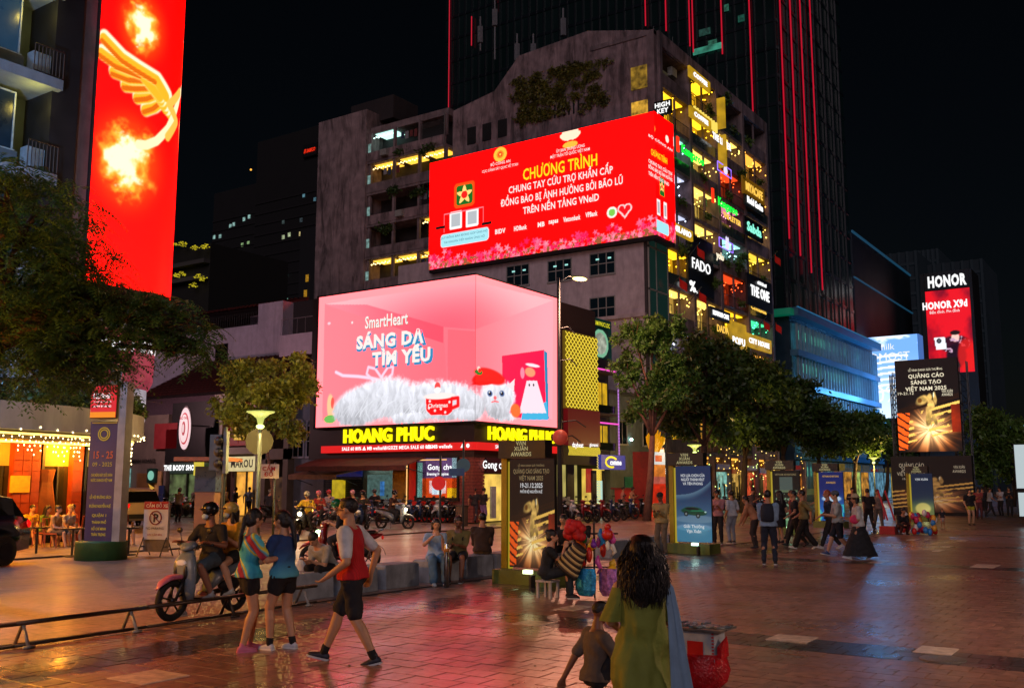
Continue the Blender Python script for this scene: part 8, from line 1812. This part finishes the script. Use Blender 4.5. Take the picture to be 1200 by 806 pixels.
# ================= CAR AT THE LEFT EDGE =================
def car(lbl,p,rz,body):
    t=thing('car',lbl,'car',(0,0,0)); BM=pm(body,.15,.05,2,0); L=[(-2.25,.50,.95,.70),(-2.2,.35,1.05,.82),(-1.6,.30,1.15,.88),(0,.28,1.1,.9),(1.4,.28,1.0,.9),(2.0,.32,.9,.85),(2.25,.4,.75,.7)]
    MB().loft([[(x,-w,z0),(x,w,z0),(x,w*1.02,(z0+z1)/2),(x,w*.92,z1),(x,-w*.92,z1),(x,-w*1.02,(z0+z1)/2)] for x,z0,z1,w in L]).build('body',BM,t,True)
    MB().loft([[(x,-w,1.0),(x,w,1.0),(x,w*.85,z),(x,-w*.85,z)] for x,z,w in ((-2.1,1.1,.8),(-1.75,1.52,.78),(-.9,1.64,.78),(.4,1.6,.78),(1.1,1.08,.8))]).build('cabin_glass',pm('0c1014',.08,.1,2,0),t)
    MB().loft([[(x,-w,z-.03),(x,w,z-.03),(x,w*.9,z+.02),(x,-w*.9,z+.02)] for x,z,w in ((-1.75,1.52,.68),(-.9,1.66,.68),(.35,1.62,.68))]).build('roof',BM,t,True)
    for x in (-1.4,1.4):
        for s in (-1,1):
            m=MB(); n=20; y=s*.8; m.loft([[(x+.33*cos(2*pi*j/n),yy,.33+.33*sin(2*pi*j/n)) for j in range(n)] for yy in (y-.1,y+.1)]); w=m.build('wheel',TYRE,t,False); m=MB().loft([[(x+.2*cos(2*pi*j/n),yy,.33+.2*sin(2*pi*j/n)) for j in range(n)] for yy in (y+s*.08,y+s*.115)]).build('rim',RIM,w)
    for s in (-1,1): MB().ell((-2.18,s*.7,.92),(.08,.16,.12),10,6).build('tail_light',pm('a01010',.2,.1,2,0,emit='ff1810',estr=.9),t,True); MB().ell((2.15,s*.62,.7),(.12,.18,.09),10,6).build('headlight',pm('c0c8d0',.1),t,True)
    MB().box((-2.32,-.8,.42),(-2.15,.8,.6)).build('bumper',BLK,t)
    t.location=p; t.rotation_euler=(0,0,rz); return t
g=G(-8,668); car('dark car with lit red tail lamps cut by the left edge',(g.x-.9,g.y+1.2,0),R(200),'0a0b10')
g=V(gd(146,46)); car('small white car parked deep in the side street beyond the bank pylon',g,R(78),'a8a0a0')
# ================= TOY SELLER'S GOODS, CART, BAGS =================
g=G(697,700); t=thing('toy_rack','rack crowded with coloured toys, blue and silver foil bags','toy stall',g); rt=random.Random(3)
MB().tube([g,g+V((0,0,1.25))],.02,6).tube([g+V((-.2,.25,1.05)),g+V((.2,-.35,1.05))],.014,5).tube([g+V((-.2,.25,.5)),g+V((.2,-.35,.5))],.014,5).build('rack',FRAMED,t)
cols=['c02818','d8b020','2080c8','c84898','e07828','d8d8c8','7030a0','30a050']
for k in range(26):
    c=g+V((rt.uniform(-.25,.15),rt.uniform(-.38,.34),rt.uniform(.45,1.15))); mb=MB(); r_=rt.uniform(.05,.1)
    if k%3==0: mb.ell(c,(r_*.7,r_*.7,r_*1.6),8,6)
    elif k%3==1: mb.ell(c,(r_,r_,r_),8,6).ell(c+V((0,0,r_*1.2)),(r_*.6,)*3,7,5)
    else: mb.tube([c,c+V((0,.02,-.1)),c+V((0,-.05,-.22)),c+V((0,.03,-.3))],[.02,.05,.04,.01],6)
    mb.build('toy',pm(cols[k%8],.35,.2,8,.1),t,True)
for dx,dy,c in ((-.1,.0,'2a90c8'),(.05,-.36,'a070c0')):
    mb=MB(); c_=g+V((dx-.2,dy,.3)); mb.loft([[tuple(c_+V((.07*cos(a*pi/4)*w,.19*sin(a*pi/4)*w,z))) for a in range(8)] for z,w in ((-.24,.7),(-.15,1),(.12,1.05),(.2,.85))]); mb.build('foil_bag',pm(c,.15,.6,14,.8,metal=.6),t,False)
g=G(655,700)
t=thing('red_balloon','big red fabric flower held up by the toy seller','toy',g+V((-.1,-.1,1.1))); mb=MB(); c=G(676,700)+V((-.1,.0,1.12))
for k in range(22): mb.ell(c+V((rt.uniform(-.08,.08),rt.uniform(-.14,.14),rt.uniform(-.13,.13))),(.08,.09,.08),8,6)
mb.build('petals',pm('b01414',.7,.25,8,.4),t,True); MB().tube([c-V((0,0,.1)),c-V((0,.1,.5))],.01,5).build('stem',FRAMED,t)
t=thing('striped_bag','cream bag with dark stripes leaning beside the toy seller','bag',G(668,703)+V((0,0,.45))); c=G(676,702)+V((-.1,0,.66)); m_=M.Translation(c)@M.Rotation(R(35),4,'X')
for k in range(11):
    z=-.25+k*.045; w=.24-.010*k; mb=MB(); mb.loft([[tuple(m_@V((.08*cos(a*pi/6),w*sin(a*pi/6),zz))) for a in range(12)] for zz in (z,z+.0435)]); mb.build('stripe_panel',pm('a89a6a' if k%2 else '241c14',.7,.1),t,True)
t=thing('stool','tiny white plastic stool under the toy seller','stool',G(642,700)); g=G(642,700); MB().box(g+V((-.15,-.15,.26)),g+V((.15,.15,.29))).build('seat',pm('a8a49c',.5),t)
for a in (-1,1):
    for b in (-1,1): MB().box(g+V((a*.12-.02,b*.12-.02,0)),g+V((a*.12+.02,b*.12+.02,.26))).build('leg',pm('a8a49c',.5),t)
# red gift bag with tray in the right foreground
g=G(823,802); t=thing('red_bag','shiny red plastic bag holding a white box with a red panel','bag',g); mb=MB(); n=22
mb.loft([[tuple(g+V((.22*w*cos(2*pi*j/n)*(1+.07*sin(j*3+z*30)),.25*w*sin(2*pi*j/n)*(1+.07*cos(j*5+z*20)),z))) for j in range(n)] for z,w in ((0,.8),(.06,1.0),(.16,1.05),(.26,.95),(.31,.98))],True,False); mb.build('bag_skin',pm('b0101c',.12,.3,9,.8),t,True)
for s in (-1,1): MB().loft([[tuple(g+V((-.03+q,s*.23+k,z))) for q,k in ((-.09,-.02),(.09,-.02),(.09,.02),(-.09,.02))] for z in (.28,.38)]+[[tuple(g+V((0,s*.26,.47+w))) for w in (0,.001,.002,.003)]]).build('bag_ear',pm('b0101c',.12,.3,9,.8),t)
b=thing('gift_box','white box with a red square and candy striped edges standing in the red bag','box',g+V((0,0,.15))); MB().box(g+V((-.14,-.19,.15)),g+V((.12,.17,.52))).build('box_body',pm('9aa4ac',.4),b); MB().box(g+V((-.145,-.08,.24)),g+V((-.141,.08,.42))).build('red_square',pm('b01818',.4),b)
mb=MB()
for k in range(12): z=.17+k*.029; mb.box(g+V((-.146,.145,z)),g+V((-.141,.168,z+.014))).box(g+V((-.146,-.188,z)),g+V((-.141,-.166,z+.014)))
mb.build('striped_edge',pm('b01818',.4),b,kind='stuff')
tr=thing('snack_tray','flat tray of foil wrapped packets lying on the white box','tray',g+V((0,0,.52))); MB().box(g+V((-.2,-.28,.521)),g+V((.2,.26,.54))).build('tray_board',pm('6a6a68',.3,.2,8,.1,metal=.4),tr)
for k in range(12): c=g+V((rt.uniform(-.15,.15),-.25+k*.043,.55)); MB().cbox(c,(.12,.05,.018),rt.uniform(-.5,.5)).build('foil_packet',pm(rt.choice(['8a9098','b0b4b8','6a7a80']),.15,.4,30,.6,metal=.8),tr)
# white plastic bag beside hunched man, orange drinks, bottle post
g=G(352,693); t=thing('plastic_bag','white plastic bag hanging at the left end of the kerb blocks','bag',g); mb=MB(); mb.loft([[tuple(g+V((.12*w*cos(a*pi/6),.15*w*sin(a*pi/6),.15+z))) for a in range(12)] for z,w in ((0,.5),(.08,1),(.25,.9),(.38,.4),(.45,.15))]); mb.build('bag_skin',pm('a0aab4',.4,.15,8,.4),t,True)
g=G(523,688); t=thing('steel_bollard','slim polished steel tube standing before the couple on the kerb','bollard',g); MB().tube([g,g+V((0,0,.78)),g+V((0,0,.8))],[.05,.05,.04],14).build('tube',pm('b8c0c0',.15,.05,5,0,metal=1),t,True); MB().tube([g+V((0,0,.64)),g+V((0,0,.70))],.054,14).build('band',pm('a06a20',.4),t,True)
g=G(889,655)+V((0,.5,0)); 
g=G(526,612); t=thing('litter_bin','brown stone litter bin before the brick corner','bin',g); g=G(541,617); MB().tube([g,g+V((0,0,.05)),g+V((0,0,.9)),g+V((0,0,.95))],[.3,.27,.27,.2],14).build('bin_body',pm('5a4434',.8,.2,8,.3),t); MB().loft([[(g.x+r_*cos(a*pi/8),g.y+r_*sin(a*pi/8),z) for a in range(16)] for r_,z in ((.3,.86),(.3,.92))]).build('bin_lid',pm('3a2c24',.7),t)
# red cart
g=G(752,603); t=thing('vendor_cart','red vendor cart with a flame emblem under the slim tree','cart',g); MB().box(g+V((-.9,-1.3,.55)),g+V((.4,1.3,1.5))).build('cart_body',pm('a01818',.5,.15,2,.05,emit='a01010',estr=.1),t); MB().box(g+V((-1,-1.5,1.5)),g+V((.5,1.5,1.58))).build('cart_top',pm('7a2020',.5),t)
for s in (-1,1): n=16; MB().loft([[(g.x+.25*cos(2*pi*j/n),g.y+s*.9+yy,.25+.25*sin(2*pi*j/n)) for j in range(n)] for yy in (-.05,.05)]).build('wheel',TYRE,t)
MB().tube([g+V((-.3,-1.1,0)),g+V((-.3,-1.1,.6))],.03,5).tube([g+V((-.3,1.1,0)),g+V((-.3,1.1,.6))],.03,5).build('cart_legs',FRAMED,t); MB().ell(g+V((-.92,.2,1.0)),(.03,.15,.2),8,6).build('flame_emblem',em('e0a020',.6,sample=False),t)
# ribbons of the squatting seller
g=G(1066,626); t=thing('ribbon_stall','heap of pink, blue and red toys with two tall red ribbons','toy stall',g)
for k in range(34): c=g+V((rt.uniform(-.4,.4),rt.uniform(-.9,.3),rt.uniform(.1,.8))); MB().ell(c,(.09,.09,.13),8,6).build('toy',pm(['c02858','2a80c8','d8d0c8','c02018','e0a030'][k%5],.4,.2,6,.1),t,True)
for s in (0,.25): MB().tube([g+V((0,.5+s,.5)),g+V((0,.8+s,1.6))],.035,5).build('ribbon',pm('b81c28',.6),t)
MB().box(g+V((-.3,.45,0)),g+V((.3,1.0,.28))).build('red_crate',pm('a01414',.5),t)
for s in (-1,1):
    o=MB().ell((.475,s*.09,.66),(.03,.035,.10),10,8).mesh('apron_lens',BLK,True); o=bpy.data.objects.new('apron_lens',o); COL.objects.link(o); o.parent=hs
    o=MB().tube([(.30,s*.12,1.03),(.38,s*.16,.95),(.36,s*.1,.7)],.006,5).mesh('brake_cable',BLK,True); o=bpy.data.objects.new('brake_cable',o); COL.objects.link(o); o.parent=hs
o=MB().box((-1.0,-.09,.42),(-.985,.09,.56)).mesh('number_plate',pm('b0b0a8',.5)); o=bpy.data.objects.new('number_plate',o); COL.objects.link(o); o.parent=hs
# small litter and fallen leaves on the paving
mb=MB(); lr=random.Random(31)
for k in range(240):
    X_=lr.uniform(6,30); Y_=lr.uniform(.16*X_,min(11.2,1.6*X_)); a=lr.uniform(0,6.28); L=lr.uniform(.02,.05); c=V((X_,Y_,.006+lr.random()*.008)); d=V((cos(a),sin(a),0))*L; s=V((-sin(a),cos(a),.1))*L*.4; mb.add([c-d,c+s,c+d,c-s],[(0,1,2,3)])
mb.build('fallen_leaves',pm('6a5a34',.8,.4,5,0),None,kind='stuff')
flush_people() if 'flush_people' in globals() else None
flush_text()
